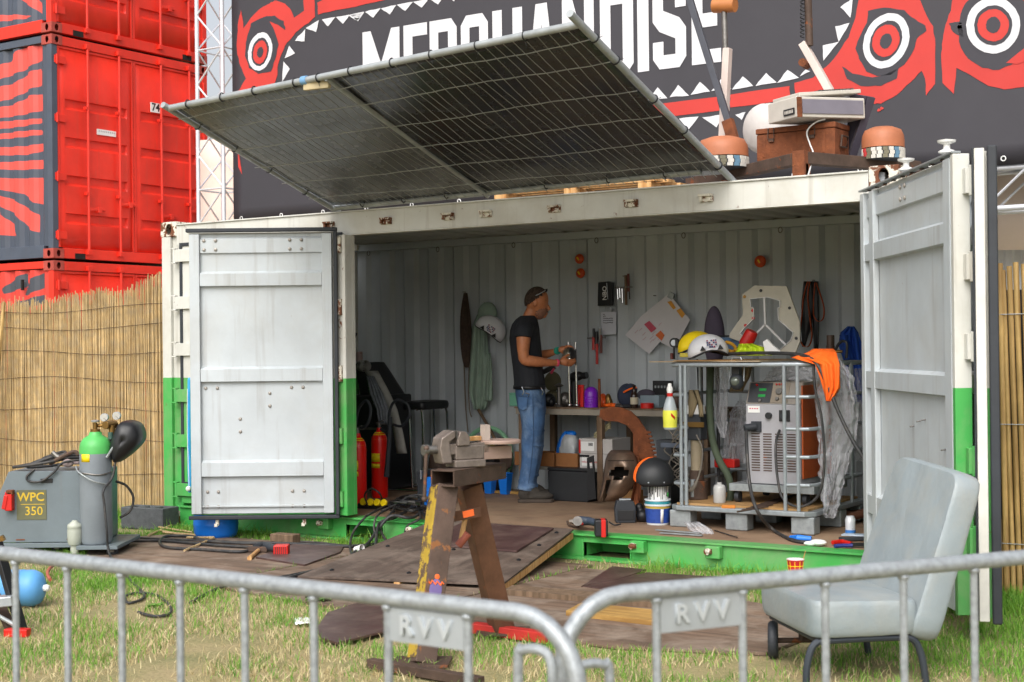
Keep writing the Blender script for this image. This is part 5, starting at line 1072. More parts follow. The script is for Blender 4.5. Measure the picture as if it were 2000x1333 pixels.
b = MB(TR(c) @ rotz(.9) @ TR(-c)); b.grid([[p + V((0, -.04, 0)) for p in sp], [p + V((0, .13, 0)) for p in sp]]).build('roll', m_hose, ro, smooth=60, solid=.003)
drape('hanging_end', [(712, 738, 725, .0), (738, 760, 765, -.05), (758, 776, 800, -.06), (768, 786, 840, -.04), (775, 795, 886, -.02)], 1.55, m_hose, ro, n=6, amp=.004, folds=1)
tin = K(702, 705, 1.8); tag(MB().cyl(V((tin.x, 1.8, tin.z - .005)), V((tin.x, 1.8, tin.z + .08)), .03).build('small_tin', mat('red_white_tin', 'a8908c', .4, spots=('7a2a2a', .6, 40))), 'small striped tin standing on the black case', 'tin')
rb_ = MB().boxc(K(687, 660, 1.2), (.04, .05, .1), Matrix.Rotation(.5, 3, 'Y')).build('drill_tip', m_rubber); tag(rb_, 'dark tool handle on the inner edge of the left door frame', 'tool')
chs = thing('bar_chair', 'black padded high chair with chrome sled legs at the back wall', 'chair', (1.05, 2.0, FZ))
zc_ = K(825, 792, 1.95).z
def Kc(x, y, v=1.95): return K(x, y, v)
cushion(None, [(Kc(788, 800, 1.75).x, 1.72, zc_ - .03), (Kc(857, 800, 1.95).x, 1.72, zc_ - .03), (Kc(857, 800, 1.95).x, 2.12, zc_ - .03), (Kc(788, 800, 1.75).x, 2.12, zc_ - .03)], [(Kc(788, 800, 1.75).x, 1.72, zc_ + .04), (Kc(857, 800).x, 1.72, zc_ + .04), (Kc(857, 800).x, 2.12, zc_ + .04), (Kc(788, 800, 1.75).x, 2.12, zc_ + .04)], 's', nx=8, puff=.01, rad=.08).build('seat', m_black, chs, smooth=60)
bx0, bx1 = Kc(738, 760, 2.0).x, Kc(788, 760, 2.0).x
cushion(None, [(bx0, 1.74, zc_), (bx1, 1.74, zc_), (bx1, 2.14, zc_), (bx0, 2.14, zc_)], [(bx0 - .06, 1.74, zc_ + .36), (bx0 - .02, 1.74, zc_ + .38), (bx0 - .02, 2.14, zc_ + .38), (bx0 - .06, 2.14, zc_ + .36)], 'b', nx=8, puff=.0, rad=.04).build('backrest', m_black, chs, smooth=60)
for v in (1.74, 2.1):
    x0, x1 = Kc(800, 800, 1.75).x, Kc(853, 800, 1.95).x; xb = x0 - .25
    MB().tube(spline([(x1 - .06, v, zc_ - .03), (x1 - .0, v, zc_ - .06), (x1 + .01, v, .35), (x1 + .0, v, .2), (x1 - .08, v, FZ + .012), (x0, v, FZ + .012), (xb, v, FZ + .012)], 4), .011, 10).build('leg', m_chrome, chs)
    MB().tube([(x0, v, zc_ - .03), (x0 + .03, v, .2)], .011, 10).build('leg', m_chrome, chs)
def extinguisher(base, h, r, label, hose):
    t = thing('fire_extinguisher', label, 'fire extinguisher', base, 'red fire extinguishers by the door'); b = V(base)
    bd = MB().lathe([(r * .9, 0), (r, .015), (r, h - .1), (r * .93, h - .06), (r * .7, h - .03), (r * .38, h - .01), (r * .3, h + .02), (.001, h + .021)], b, 28).build('body', mat('extinguisher_red', 'e8180c', .35, var=.06), t, smooth=60)
    MB().lathe([(r * .955, h - .075), (r * .74, h - .036), (r * .5, h - .018)], b + V((0, 0, .002)), 28).build('yellow_collar', m_yellow, t, smooth=60)
    for z0, z1 in ((.30, .37), (.25, .285)):
        ang = FR - math.pi / 2 - .35; rw = []
        for z in (z0, z1): rw.append([b + V(((r + .0015) * math.cos(ang + k * .12), (r + .0015) * math.sin(ang + k * .12), z)) for k in range(-7, 5)])
        MB().grid(rw).build('label', m_yellow, t, smooth=60, solid=.001)
    MB().cyl(b + V((0, 0, h + .02)), b + V((0, 0, h + .06)), .016).bar(b + V((-.03, 0, h + .06)), b + V((.05, -.01, h + .08)), .015, .008).bar(b + V((-.03, 0, h + .05)), b + V((.06, 0, h + .05)), .015, .008).build('valve', m_steel, t)
    MB().tube(spline(hose, 6), .012, 8).build('hose', m_rubber, t)
    return t
e1 = PZ(700, 992, FZ); e2 = PZ(742, 972, FZ)
dd1, dd2 = e1.y, e2.y
extinguisher(e1, .56, .067, 'red fire extinguisher half hidden by the green door frame', [K(694, 836, dd1), K(700, 800, dd1), K(715, 783, dd1), K(724, 800, dd1), K(718, 828, dd1), K(704, 838, dd1 + .02)])
x2 = extinguisher(e2, .56, .068, 'red fire extinguisher standing free with its black hose looped right', [K(742, 838, dd2), K(757, 842, dd2 - .02), K(762, 800, dd2 - .02), K(775, 782, dd2 - .02), K(795, 790, dd2), K(800, 812, dd2), K(786, 832, dd2), K(768, 830, dd2)])
MB().tube([K(762, 815, dd2 - .04), K(760, 870, dd2 - .08), K(755, 932, dd2 - .1)], [.016, .02, .024], 10).build('horn', m_rubber, x2)
ps = thing('power_strip', 'black power strip with yellow socket caps on the floor edge', 'power strip', PZ(728, 995, FZ))
q = PZ(728, 994, FZ); MB().boxc(q + V((0, 0, .022)), (.27, .09, .04), rotz(.05).to_3x3()).build('housing', m_black, ps, bevel=.006)
for k, x in enumerate((709, 723, 736, 749)):
    p = K(x, 990, q.y - .06); MB().cyl(V((p.x, q.y - .065, FZ + .06)), V((p.x, q.y - .045, FZ + .055)), .028, n=18).build('socket_cap', m_yellow, ps, bevel=.003)
rnd = random.Random(11)
for i in range(7):
    cx, cy = 800 + rnd.uniform(-20, 20), 985 + rnd.uniform(-12, 8); pts = []
    for k in range(14):
        a = k * .9 + i; pts.append(PZ(cx + 30 * math.cos(a) * rnd.uniform(.5, 1.1), cy + 7 * math.sin(a) * rnd.uniform(.5, 1.2), FZ + .012 + .006 * i + .01 * abs(math.sin(k * 1.3))))
    if i % 3 == 0: pts[6:8] = [PZ(cx - 10, cy - 4, FZ + .14), PZ(cx + 18, cy - 2, FZ + .16)]
    lbs = ['lowest tangled cable in the pile behind the vise stand', 'tangled cable in the pile closest to the yellow socket caps', 'tangled thin cable spread at the back of the cable pile', 'tangled cable arching up out of the cable pile', 'tangled dark cable at the right of the cable pile', 'tangled cable across the front of the cable pile', 'topmost tangled cable of the pile by the door'][i]
    cable('tangled_cable', lbs, pts, rnd.choice((.007, .008, .01)), 4, group='cable pile on the floor')
cable('tangled_cable', 'cable standing in a high loop over the floor edge left of the trestle', [PZ(720, 990, FZ + .02), K(712, 968, .42), K(725, 955, .42), K(742, 965, .42), PZ(750, 985, FZ + .02), PZ(770, 1000, FZ + .02)], .007)
cable('tangled_cable', 'cable bowing high from the pile to the trestle', [PZ(745, 998, FZ + .02), K(775, 985, .3), K(800, 970, .3), K(825, 968, .3), K(845, 982, .3), PZ(858, 998, FZ + .02)], .009)
tb = thing('blue_grey_toolbox', 'blue and dark grey power tool case behind the vise stand', 'tool case', PZ(838, 985, FZ)); q = PZ(838, 988, FZ)
MB().boxc(q + V((-.03, .02, .14)), (.07, .2, .28), rotz(.1).to_3x3()).build('side', m_rubber, tb, bevel=.008); MB().boxc(q + V((.06, .0, .12)), (.1, .18, .22), rotz(.1).to_3x3()).build('body', m_blue, tb, bevel=.008); MB().boxc(q + V((-.0, -.1, .25)), (.012, .012, .07)).build('latch', m_galv, tb); MB().cyl(q + V((-.12, .1, .17)), q + V((-.08, .1, .17)), .05).build('red_cap', m_redp, tb)
# dark junk behind the vise
for i, (x, y, w, h, v, mm, lb) in enumerate([(880, 868, .3, .14, 2.0, m_black, 'black sack standing at the back wall left of the shovel'), (858, 880, .2, .1, 1.9, m_rustd, 'dark brown sack of scrap behind the vise'), (842, 925, .25, .2, 1.8, m_black, 'dark sack on the floor behind the chrome chair leg')]):
    p = K(x, y, v); tag(MB().ell((p.x, v, FZ + (p.z + h / 2 - FZ) / 2 if i < 2 else FZ + .1), (w / 2, .1, (p.z + h / 2 - FZ) / 2 if i < 2 else h / 2), 18, None, 12).build('scrap_sack', mm), lb, 'sack')
gr = thing('hose_wheel', 'pale green hose wheel rim leaning at the back wall', 'wheel rim', K(955, 905, 2.25)); cg = K(952, 892, 2.24)
MB().tube([cg + V((.25 * math.cos(a), .02 * math.sin(a), .25 * math.sin(a))) for a in [k * math.pi / 16 for k in range(32)]], .02, 10, True).build('rim', mat('mint_paint', '8fc7a0', .5), gr)
for k in range(8): a = k * math.pi / 4; MB().tube([cg, cg + V((.24 * math.cos(a), .02 * math.sin(a), .24 * math.sin(a)))], .006, 6).build('spoke', m_steel, gr)
yc = K(950, 861, 2.1); yc.z = FZ + .37; tag(MB().boxc(yc, (.14, .1, .05), rotz(.2).to_3x3()).ell(yc + V((-.05, 0, .03)), (.06, .05, .03)).build('yellow_tool', m_yellow, bevel=.01), 'yellow power tool lying on the black crate', 'power tool')
cr = thing('black_crate', 'black plastic crate with slatted sides beside the shovel', 'crate', (1.62, 2.0, FZ))
xa_, xb_ = K(915, 900, 2.0).x, K(963, 900, 2.0).x
for z in [FZ + .01 + k * .05 for k in range(7)]: MB().box((xa_, 2.0, z), (xb_, 2.012, z + .03)).build('slat', m_black, cr)
for x in (xa_, (xa_ + xb_) / 2, xb_): MB().box((x - .012, 1.996, FZ), (x + .012, 2.02, FZ + .345)).build('rib', m_black, cr)
MB().box((xa_, 2.021, FZ), (xb_, 2.25, FZ + .34)).build('inner_tub', m_black, cr)
for i, (x, lb) in enumerate(((957, 'left one of two bright blue plastic bins under the bench end'), (987, 'right one of two bright blue plastic bins beside the bench leg'))):
    p = PZ(x, 952, FZ); p.y = min(p.y, 2.1); p = K(x, 950, 1.95); z0 = FZ
    tag(MB().lathe([(.045, 0), (.065, .17), (.068, .17), (.068, .18), (.06, .18), (.042, .006), (.001, .006)], V((p.x, 1.95, z0)), 4, rotz(math.pi / 4).to_3x3()).build('blue_bin', m_blue, bevel=.004), lb, 'bin', 'blue bins')
tag(MB().boxc(PZ(995, 962, FZ + .012), (.48, .05, .022), rotz(.02).to_3x3()).build('timber_lath', m_plank_y, bevel=.002), 'yellow timber lath on the floor behind the worker', 'lath')
# ---- wall hangings
m_rope = mat('brown_rope', '4b3c33', .9, var=.35, vs=30, bump=.4)
rp = thing('rope_bundle', 'dark brown rope bundle hanging from a wall hook', 'rope', K(912, 575, WV))
for i in range(12):
    a = rnd.uniform(-7, 7); MB().tube(spline([K(908 + a * .3, 573, WV - .03), K(905 + a, 620, WV - .04 - .01 * (i % 3)), K(908 + a * 1.4, 680, WV - .05), K(911 + a * .5, 718, WV - .04), K(914 + a * 1.1, 670, WV - .03), K(912 + a, 620, WV - .02), K(910 + a * .3, 573, WV - .02)], 4), .006, 6).build('loop', m_rope, rp)
for x0, x1, ye in ((906, 908, 845), (917, 915, 815)): MB().tube(spline([K(x0, 700, WV - .03), K(x1, 760, WV - .03), K(x1 + 2, 800, WV - .03), K(x1 + 6, ye, WV - .03)], 4), .006, 6).build('rope_tail', mat('pale_rope', '7d7266', .9), rp)
for x, y in ((905, 573), (915, 600), (1128, 665), (1165, 661), (800, 755), (745, 665), (1385, 555), (1480, 548), (1600, 547), (1000, 760)):
    pass
hk = MB().tube([(0, 0, 0), (0, -.05, 0)], .004, 6).build('wall_hook', m_steel, ct); hk_me = hk.data; p = K(908, 571, WV); hk.location = (p.x, 2.375, p.z)
for x, y in ((950, 592), (1280, 578), (1590, 548), (1170, 660), (1220, 540)): p = K(x, y, WV); share('wall_hook', hk_me, ct, loc=(p.x, 2.375, p.z))
m_jk = mat('sage_cloth', '8fa394', .85, var=.12, vs=9, bump=.15, bs=30)
jk = thing('hooded_jacket', 'pale green hooded jacket hanging on the back wall', 'jacket', K(940, 800, WV))
drape('body', [(932, 946, 615), (922, 950, 640), (920, 953, 680), (917, 958, 730), (916, 960, 765), (926, 948, 800)], WV - .07, m_jk, jk, amp=.018, folds=3)
drape('sleeve', [(948, 958, 690), (946, 961, 730), (944, 962, 770), (947, 961, 783)], WV - .1, m_jk, jk, n=10, amp=.015, folds=2, seed=4)
hp = K(952, 612, WV - .08); MB().ell(hp, (.10, .06, .10), 16, Matrix.Rotation(.5, 4, 'Y')).build('hood', m_jk, jk, sub=1)
def helmet(label, c, fm, r, col, trim, badge=None, name='safety_helmet'):
    t = thing(name, label, 'helmet', c); M4 = TR(c) @ fm; pr = []
    sh = MB(M4); rows = []
    for i in range(10):
        a = math.pi / 2 * i / 9; rows.append([V((math.cos(b) * math.cos(a) * r * 1.18, math.sin(b) * math.cos(a) * r * .95, r * 1.02 * math.sin(a) + (-.035 * r / .13 * (1 - math.cos(2 * b)) * .5 * -1 if i == 0 else 0) )) for b in [2 * math.pi * k / 28 for k in range(28)]])
    low = [p + V((0, 0, -.03 - .008 * math.cos(2 * math.atan2(p.y, p.x)))) for p in rows[0]]
    sh.grid([low] + rows, closed=True); o = sh.build('shell', col, t, smooth=180, solid=.004)
    MB(M4).tube([p * 1.0 for p in low], .005, 6, True).build('edge_trim', trim, o)
    for sx in (-.55, .5):
        MB(M4).prism([(sx * r - .02, -.9 * r, .012), (sx * r + .02, -.9 * r, .012), (sx * r, -.88 * r, .045)], (0, -.012, 0)).build('vent', m_black, o)
    if badge:
        for i in range(5):
            for j in range(4):
                if (i * 7 + j * 3) % 4: MB(M4).boxc((-.03 + i * .015, -.80 * r - .016 - (3 - j) * .0035, .035 + j * .014), (.011, .003, .010)).build('badge_mark', mat('navy_print', '20306a', .5) if (i + j) % 3 else mat('crimson_print', '8a2a4a', .5), o)
    MB(M4).tube([p * .86 + V((0, 0, .0)) for p in low], .008, 6, True).build('head_band', m_black, o)
    return t
m_hw = mat('white_helmet', 'd9dade', .35, var=.04)
helmet('white climbing helmet with dark vents hanging on the green jacket', K(958, 644, WV - .17), rotz(FR) @ Matrix.Rotation(R(35), 4, 'Y') @ Matrix.Rotation(R(25), 4, 'X'), .115, m_hw, m_rubber, ('ARE', 'BLN'))
sv = thing('shovel', 'shovel with a long wooden handle leaning at the back wall', 'shovel', K(985, 905, 2.1)); MB().tube([K(933, 798, 2.28), K(960, 845, 2.22), K(985, 895, 2.12)], .014, 8).build('handle', m_woodd, sv)
flat('blade', [(968, 868), (990, 872), (1001, 885), (998, 910), (985, 922), (968, 905)], 2.1, .012, m_rustd, sv, bevel=.003)
m_od = mat('orange_disc', 'd0501c', .4, var=.1)
for x, y, r_, lb in ((1131, 506, .042, 'upper orange round reflector on the back wall above the worker'), (1133, 534, .042, 'lower orange round reflector of the pair above the worker'), (1484, 511, .048, 'single orange round reflector above the white cut out template')):
    p = K(x, y, WV - .01); t = thing('orange_reflector', lb, 'reflector', p, 'orange reflectors on the back wall'); mm = Matrix.Rotation(R(90), 3, 'X')
    MB().lathe([(.001, .03), (r_ * .5, .027), (r_ * .92, .014), (r_, .006), (r_, 0), (.001, 0)], V((p.x, WV, p.z)), 24, mm).build('dome', m_od, t, smooth=50)
    MB().boxc((p.x, WV - .031, p.z), (.012, .004, .03), Matrix.Rotation(-.6, 3, 'Y')).build('painted_glint', m_yellow, t)  # yellow sliver painted in as the highlight on the dome
nb = thing('black_folder', 'black flat case lettered NBO on the back wall', 'case', K(1182, 597, WV))
flat('case', [(1168, 552), (1188, 550), (1196, 552), (1195, 597), (1167, 598)], WV - .03, .03, m_black, nb); pc = K(1181, 573, WV - .032)
text_mesh('NBO', .055, frame4(pc, (0, 0, 1), (-1, 0, 0)), m_white, nb, bold=.001); MB().tube([K(1185, 553, WV - .034), K(1187, 585, WV - .034)], .003, 6).build('zip', m_galv, nb)
tr_ = thing('tool_rack', 'small wall rack with screwdrivers and spanners', 'tool rack', K(1218, 560, WV)); MB().bar(K(1203, 562, WV - .04), K(1233, 561, WV - .04), .05, .008).build('shelf', m_steel, tr_)
for x, y0, y1, r_, mm in ((1206, 565, 585, .007, m_chrome), (1210, 563, 582, .006, m_chrome), (1215, 564, 592, .007, m_chrome), (1222, 538, 596, .012, m_woodd), (1227, 535, 570, .011, mat('dark_red_grip', '6a2a22', .5)), (1229, 570, 585, .006, m_black)): MB().tube([K(x, y0, WV - .05), K(x + 1, y1, WV - .05)], r_, 8).build('tool', mm, tr_)
nt = thing('paper_note', 'white handwritten note clipped to the back wall', 'note', K(1188, 654, WV)); flat('sheet', [(1173, 610), (1204, 609), (1203, 653), (1175, 655)], WV - .012, .002, mat('white_paper', 'c9ccd6', .8, var=.04), nt, bevel=0)
for i in range(5):
    y = 614 + i * 4.2; pts = [K(1178 + k * 1.6, y + rnd.uniform(-.7, .7), WV - .015) for k in range(4 + (i > 1) * 9 - (i == 0))]; MB().tube(pts, .0022, 4).build('handwriting', m_black, nt)
MB().boxc(K(1191, 605, WV - .02), (.04, .02, .04)).build('clip', m_galv, nt, bevel=.004)
pr_ = thing('pliers', 'pliers with red handles hanging on a wall bar', 'pliers', K(1166, 680, WV)); MB().bar(K(1147, 661, WV - .05), K(1183, 660, WV - .05), .01, .012).build('bar', m_steel, pr_)
for x, y0, y1, mm in ((1160, 642, 660, m_black), (1159, 658, 684, m_redp), (1166, 672, 712, m_redp), (1172, 642, 665, m_steel), (1174, 655, 690, mat('dark_red_grip', '6a2a22', .5)), (1165, 648, 672, m_black)): MB().tube([K(x, y0, WV - .07), K(x, y1, WV - .07)], .012, 8).build('handle', mm, pr_)
# folded drawing
ps_ = thing('wall_poster', 'creased white plan sheet with orange boxes hanging crooked on the wall', 'poster', K(1285, 690, WV))
m_pap = mat('poster_paper', 'cfcdd2', .75, var=.05, vs=6)
po = [(1306, 574), (1348, 625), (1317, 683), (1289, 668), (1268, 692), (1221, 655), (1252, 618)]
fl = MB(); 
fl.prism([K(x, y, WV - .03 - .0009 * (x - 1220) * .3) for x, y in po], (0, .003, 0)).build('sheet', m_pap, ps_)
for pp_, mm in (([(1258, 634), (1268, 627), (1282, 642), (1272, 650)], mat('poster_pink', 'c8556a', .7)), ([(1280, 655), (1290, 646), (1298, 655), (1292, 666)], mat('poster_orange', 'd8703c', .7)), ([(1303, 590), (1311, 588), (1320, 602), (1315, 605)], mat('poster_yellow', 'd89a3c', .7)), ([(1321, 607), (1329, 602), (1338, 614), (1332, 622)], MATS['poster_yellow'])):
    MB().prism([K(x, y, WV - .036 - .0009 * (x - 1220) * .3) for x, y in pp_], (0, .001, 0)).build('printed_box', mm, ps_)
for i in range(14): x = 1232 + rnd.uniform(0, 60); y = 648 + rnd.uniform(-15, 25); MB().bar(K(x, y, WV - .05), K(x + 6, y - 6, WV - .05), .003, .001).build('printed_line', MATS['poster_pink'], ps_)
MB().boxc(K(1311, 578, WV - .05), (.05, .02, .05), Matrix.Rotation(.5, 3, 'Y')).build('clip', m_galvd, ps_)
# ---- workbench
bt = .913; wb = thing('workbench', 'worn wooden workbench along the back wall', 'workbench', (2.9, 2.0, FZ))
x0, x1 = 2.24, 3.98
MB().box((x0, 1.76, bt - .012), (x1, 2.34, bt)).build('top', m_woodd, wb, bevel=.002); MB().box((x0 + .01, 1.765, bt - .06), (x1 - .01, 1.79, bt - .013)).build('front_rail', mat('bench_rail', '8f877a', .7, var=.2), wb, bevel=.002)
for x in (x0 + .02, 3.0, x1 - .06):
    for v in (1.79, 2.28): MB().box((x, v, FZ), (x + .05, v + .05, bt - .013)).build('leg', m_woodd, wb, bevel=.003)
MB().box((x0 + .01, 1.80, .40), (x1 - .01, 2.32, .425)).build('lower_shelf', mat('bench_shelf', '8d8a82', .7, var=.2), wb, bevel=.003)
B_ = lambda x, y, v=1.9: K(x, y, v)
def on(x, v, z): p = K(x, 795, v); return V((p.x, v, z))
tag(MB().boxc(on(1012, 1.9, bt + .05), (.1, .12, .1)).boxc(on(1012, 1.9, bt + .105), (.105, .125, .012)).build('mint_box', mat('mint_box', '6fae94', .5), bevel=.006), 'mint green metal box on the left end of the workbench', 'box')
tag(MB().ell(on(1080, 2.05, bt + .2), (.08, .06, .085)).lathe([(.06, 0), (.07, .14)], on(1080, 2.05, bt), 14).build('khaki_hat', mat('khaki_cloth', '6f6a52', .9, var=.2), sub=1), 'khaki cloth hat on a stand behind the workpiece', 'hat')
sp_ = thing('steel_spindle', 'steel spindle with flanges standing on the bench', 'spindle', on(1092, 1.88, bt)); MB().lathe([(.032, 0), (.034, .012), (.016, .02), (.015, .16), (.03, .165), (.04, .172), (.03, .18), (.012, .19), (.001, .195)], on(1092, 1.88, bt), 20).build('body', m_steel, sp_)
for i, (x, yt, lb) in enumerate(((1110, 668, 'left thin steel rod of the pair standing on the bench'), (1124, 668, 'right thin steel rod of the pair standing on the bench'))):
    t = thing('steel_rod', lb, 'rod', on(x + 2, 1.84, bt)); top_ = K(x, yt, 1.84); MB().tube([on(x + 3, 1.84, bt + .01), top_], .0085, 8).build('rod', m_chrome, t); MB().ell(on(x + 3, 1.84, bt + .016), (.018, .018, .016)).build('foot', m_chrome, t)
tag(MB().ell(on(1126, 2.0, bt + .245), (.075, .05, .04), 14, Matrix.Rotation(-.15, 4, 'Y')).cyl(on(1140, 2.0, bt + .25), on(1147, 2.0, bt + .255), .028).cyl(on(1122, 2.02, bt), on(1122, 2.02, bt + .22), .03).build('black_drill', m_black, sub=0), 'black drill propped up on the bench behind the rods', 'drill')
rcp = thing('red_clamp', 'red painted clamp standing on the bench beside the rods', 'clamp', on(1133, 1.88, bt)); MB().bar(on(1128, 1.88, bt), on(1131, 1.88, bt + .17), .022, .03).bar(on(1137, 1.88, bt), on(1138, 1.88, bt + .18), .02, .03).bar(on(1129, 1.88, bt + .17), on(1139, 1.88, bt + .17), .03, .02).build('frame', m_redp, rcp, bevel=.004)
pu = thing('purple_housing', 'purple ribbed plastic housing on the bench', 'housing', on(1155, 1.86, bt)); q = on(1155, 1.86, bt)
MB().lathe([(.058, 0), (.058, .115), (.05, .14), (.03, .158), (.012, .166), (.001, .167)], q, 16).build('body', mat('purple_plastic', '7a1fb8', .35, var=.06), pu, smooth=40)
for z in (.02, .04, .06, .08): MB().lathe([(.0582, z), (.061, z + .004), (.0582, z + .008)], q, 16).build('rib', MATS['purple_plastic'], pu)
tag(MB().cyl(on(1171, 1.83, bt), on(1171, 1.83, bt + .23), .011).build('rusty_rod', m_rust), 'rusty brown rod upright on the bench right of the purple housing', 'rod')
for i, (x, v, z, r3, mm, nm, lb) in enumerate([(1178, 1.95, .05, (.03, .05, .06), m_od, 'orange_part', 'round orange part on the bench behind the rusty rod'), (1188, 1.95, .04, (.03, .04, .07), m_brass, 'brass_fitting', 'brass fitting standing on the bench'), (1193, 1.86, .02, (.07, .03, .018), m_orange, 'orange_rag', 'orange rag crumpled on the bench'), (1208, 1.83, .018, (.05, .03, .018), m_steel, 'steel_offcuts', 'heap of steel offcuts at the bench front'), (1222, 1.84, .014, (.06, .03, .014), m_rubber, 'dark_tool', 'flat dark tool at the bench front'), (1262, 2.0, .1, (.075, .06, .045), mat('grey_violet_cloth', '4c4854', .9), 'grey_beanie', 'grey violet beanie lying behind the tape roll'), (1072, 1.9, .05, (.06, .05, .06), m_black, 'black_part', 'black round part on the bench behind the worker hip'), (1104, 1.95, .06, (.06, .05, .06), m_steel, 'metal_bits', 'heap of metal bits behind the two rods'), (1320, 1.9, .06, (.07, .06, .08), m_rustd, 'rusty_casting', 'rusty casting at the right end of the bench')]):
    tag(MB().ell(on(x, v, bt + z), r3, 12, Matrix.Rotation(i * .7, 4, 'Z')).ell(on(x + 4, v - .01, bt + z * .7), (r3[0] * .6, r3[1] * .7, r3[2] * .7)).build(nm, mm), lb, nm.split('_')[-1])
nv = thing('navy_bag', 'navy cloth bag with orange trim on the bench', 'bag', on(1225, 2.0, bt)); MB().ell(on(1225, 2.0, bt + .09), (.085, .07, .1), 16, None, 10).ell(on(1232, 2.0, bt + .14), (.06, .05, .05)).build('body', mat('navy_cloth', '2c3448', .85, var=.15, bump=.2), nv, sub=1); MB().tube([on(1218, 1.92, bt + .12), on(1232, 1.915, bt + .15), on(1244, 1.92, bt + .16)], .007, 6).build('trim', m_orange, nv)
bo = thing('brown_bottle', 'small brown glass bottle with pale label on the bench', 'bottle', on(1239, 1.84, bt)); q = on(1239, 1.84, bt); MB().lathe([(.03, 0), (.031, .09), (.026, .11), (.013, .135), (.012, .17), (.014, .172), (.014, .18), (.001, .181)], q, 20).build('glass', mat('brown_glass', '2a1a12', .15, var=.1), bo, smooth=50); MB().lathe([(.0316, .03), (.0318, .085)], q, 20).build('label', mat('cream_label', 'b7ae98', .7), bo)
tp = thing('tape_roll', 'red tape roll lying at the bench front', 'tape', on(1264, 1.82, bt)); MB().lathe([(.025, 0), (.052, 0), (.052, .042), (.025, .042)], on(1264, 1.82, bt), 24, closed=True).build('roll', m_redp, tp, bevel=.003)
cbx = thing('clear_box', 'clear bluish plastic box on the bench', 'plastic box', on(1275, 1.95, bt)); MB().boxc(on(1275, 1.95, bt + .05), (.17, .12, .1)).build('box', mat('bluish_clear_plastic', '9fb4c0', .2, var=.1, alpha=.55), cbx, bevel=.008)
flat_ = thing('slotted_plate', 'black slotted panel leaning at the wall behind the bench', 'panel', on(1295, 2.25, bt)); pbox('panel', 1275, 744, 1314, 800, 2.25, .02, m_black, flat_)
for k in range(6): p = K(1280 + k * 6, 756, 2.245); MB().boxc((p.x, 2.247, p.z), (.014, .004, .02)).build('slot', m_galvd, flat_)
# under the bench
for i, (xx0, xx1, lb) in enumerate(((1005, 1040, 'left brown wooden tray on the lower bench shelf'), (1046, 1082, 'brown wooden tray on the lower shelf behind the worker leg'), (1086, 1128, 'right brown wooden tray on the lower shelf under the blue bag'))):
    t = thing('wooden_tray', lb, 'tray', K(xx0, 900, 1.82), 'brown trays on the bench shelf'); a, b = K(xx0, 900, 1.82).x, K(xx1, 900, 1.82).x; md_ = mat('brown_drawer_wood', '8a5a30', .7, var=.2, vs=9)
    MB().box((a, 1.82, .427), (b, 1.835, .54)).build('front', md_, t, bevel=.002); MB().box((a, 2.1, .427), (b, 2.115, .53)).build('back', md_, t); MB().box((a, 1.8352, .427), (a + .012, 2.0998, .53)).build('side', md_, t); MB().box((b - .012, 1.8352, .427), (b, 2.0998, .53)).build('side', md_, t); MB().box((a + .0125, 1.8352, .427), (b - .0125, 2.0998, .437)).build('bottom', md_, t)
m_card = mat('white_carton', 'b9b5b2', .8, var=.08)
for i, (z0, z1, xx, lb) in enumerate(((.427, .545, 1132, 'lower white carton of the stack under the bench'), (.547, .665, 1131, 'upper white carton of the stack under the bench'))):
    a, b = K(xx, 880, 1.8).x, K(1196, 880, 1.8).x; t = thing('white_carton', lb, 'carton', (a, 1.8, z0), 'cartons under the bench'); MB().box((a, 1.8, z0), (b, 2.1, z1)).build('carton', m_card, t, bevel=.003)
    MB().box((a + .02, 1.797, z0 + .02), (a + .14, 1.7995, z1 - .025)).build('label', m_white, t)
    if i == 0: text_mesh('WELDING WIRE', .022, frame4((a + .1, 1.7955, z0 + .05), (1, 0, 0), (0, 0, 1)), m_redp, t)
    else: [MB().box((a + .09 + k * .006, 1.795, z0 + .06), (a + .093 + k * .006, 1.7965, z0 + .085)).build('barcode_line', m_black, t) for k in range(7)]
    MB().box((a, 1.797, z1 - .03) if i == 0 else (a, 1.797, z0), (a + (.09 if i == 0 else .015), 1.7992, z1 - .01)).build('print_bar', m_black if i == 0 else m_redp, t)
cwt = cable('cream_cable_coil', 'coil of cream cable lying on the cartons', [V((2.98 + .07 * math.cos(k * .8), 1.92 + .05 * math.sin(k * .8), .70 + .05 * math.sin(k * .8 + 1) + .002 * k)) for k in range(26)], .006, 3, m=mat('cream_cable', 'b9ae88', .6))
bb = thing('blue_white_bag', 'blue and white plastic bag of material in the brown tray', 'bag', (2.75, 1.95, .44)); q = K(1112, 865, 1.95)
MB().ell((q.x, 1.95, .60), (.085, .06, .1), 14, Matrix.Rotation(.15, 4, 'Y')).boxc((q.x, 1.95, .52), (.15, .1, .12)).build('bag', mat('white_bag_film', 'b4b8ba', .35, var=.1, bump=.5, bs=25), bb, remesh=.012); MB().ell((q.x - .07, 1.96, .6), (.04, .055, .12), 12, Matrix.Rotation(.35, 4, 'Y')).ell((q.x + .01, 1.96, .69), (.05, .04, .025)).build('blue_part', m_blue, bb)
tbx = thing('black_toolbox', 'big black plastic toolbox on the floor under the bench', 'toolbox', (2.65, 1.8, FZ)); a, b = K(1070, 950, 1.7).x, K(1148, 950, 1.7).x
MB().box((a, 1.7, FZ), (b, 2.0, FZ + .24)).build('body', mat('scuffed_black', '1f2124', .55, var=.25, spots=('5a5a5a', .36, 60)), tbx, bevel=.008); MB().box((a - .004, 1.696, FZ + .241), (b + .004, 2.004, FZ + .265)).build('lid', m_black, tbx, bevel=.008)
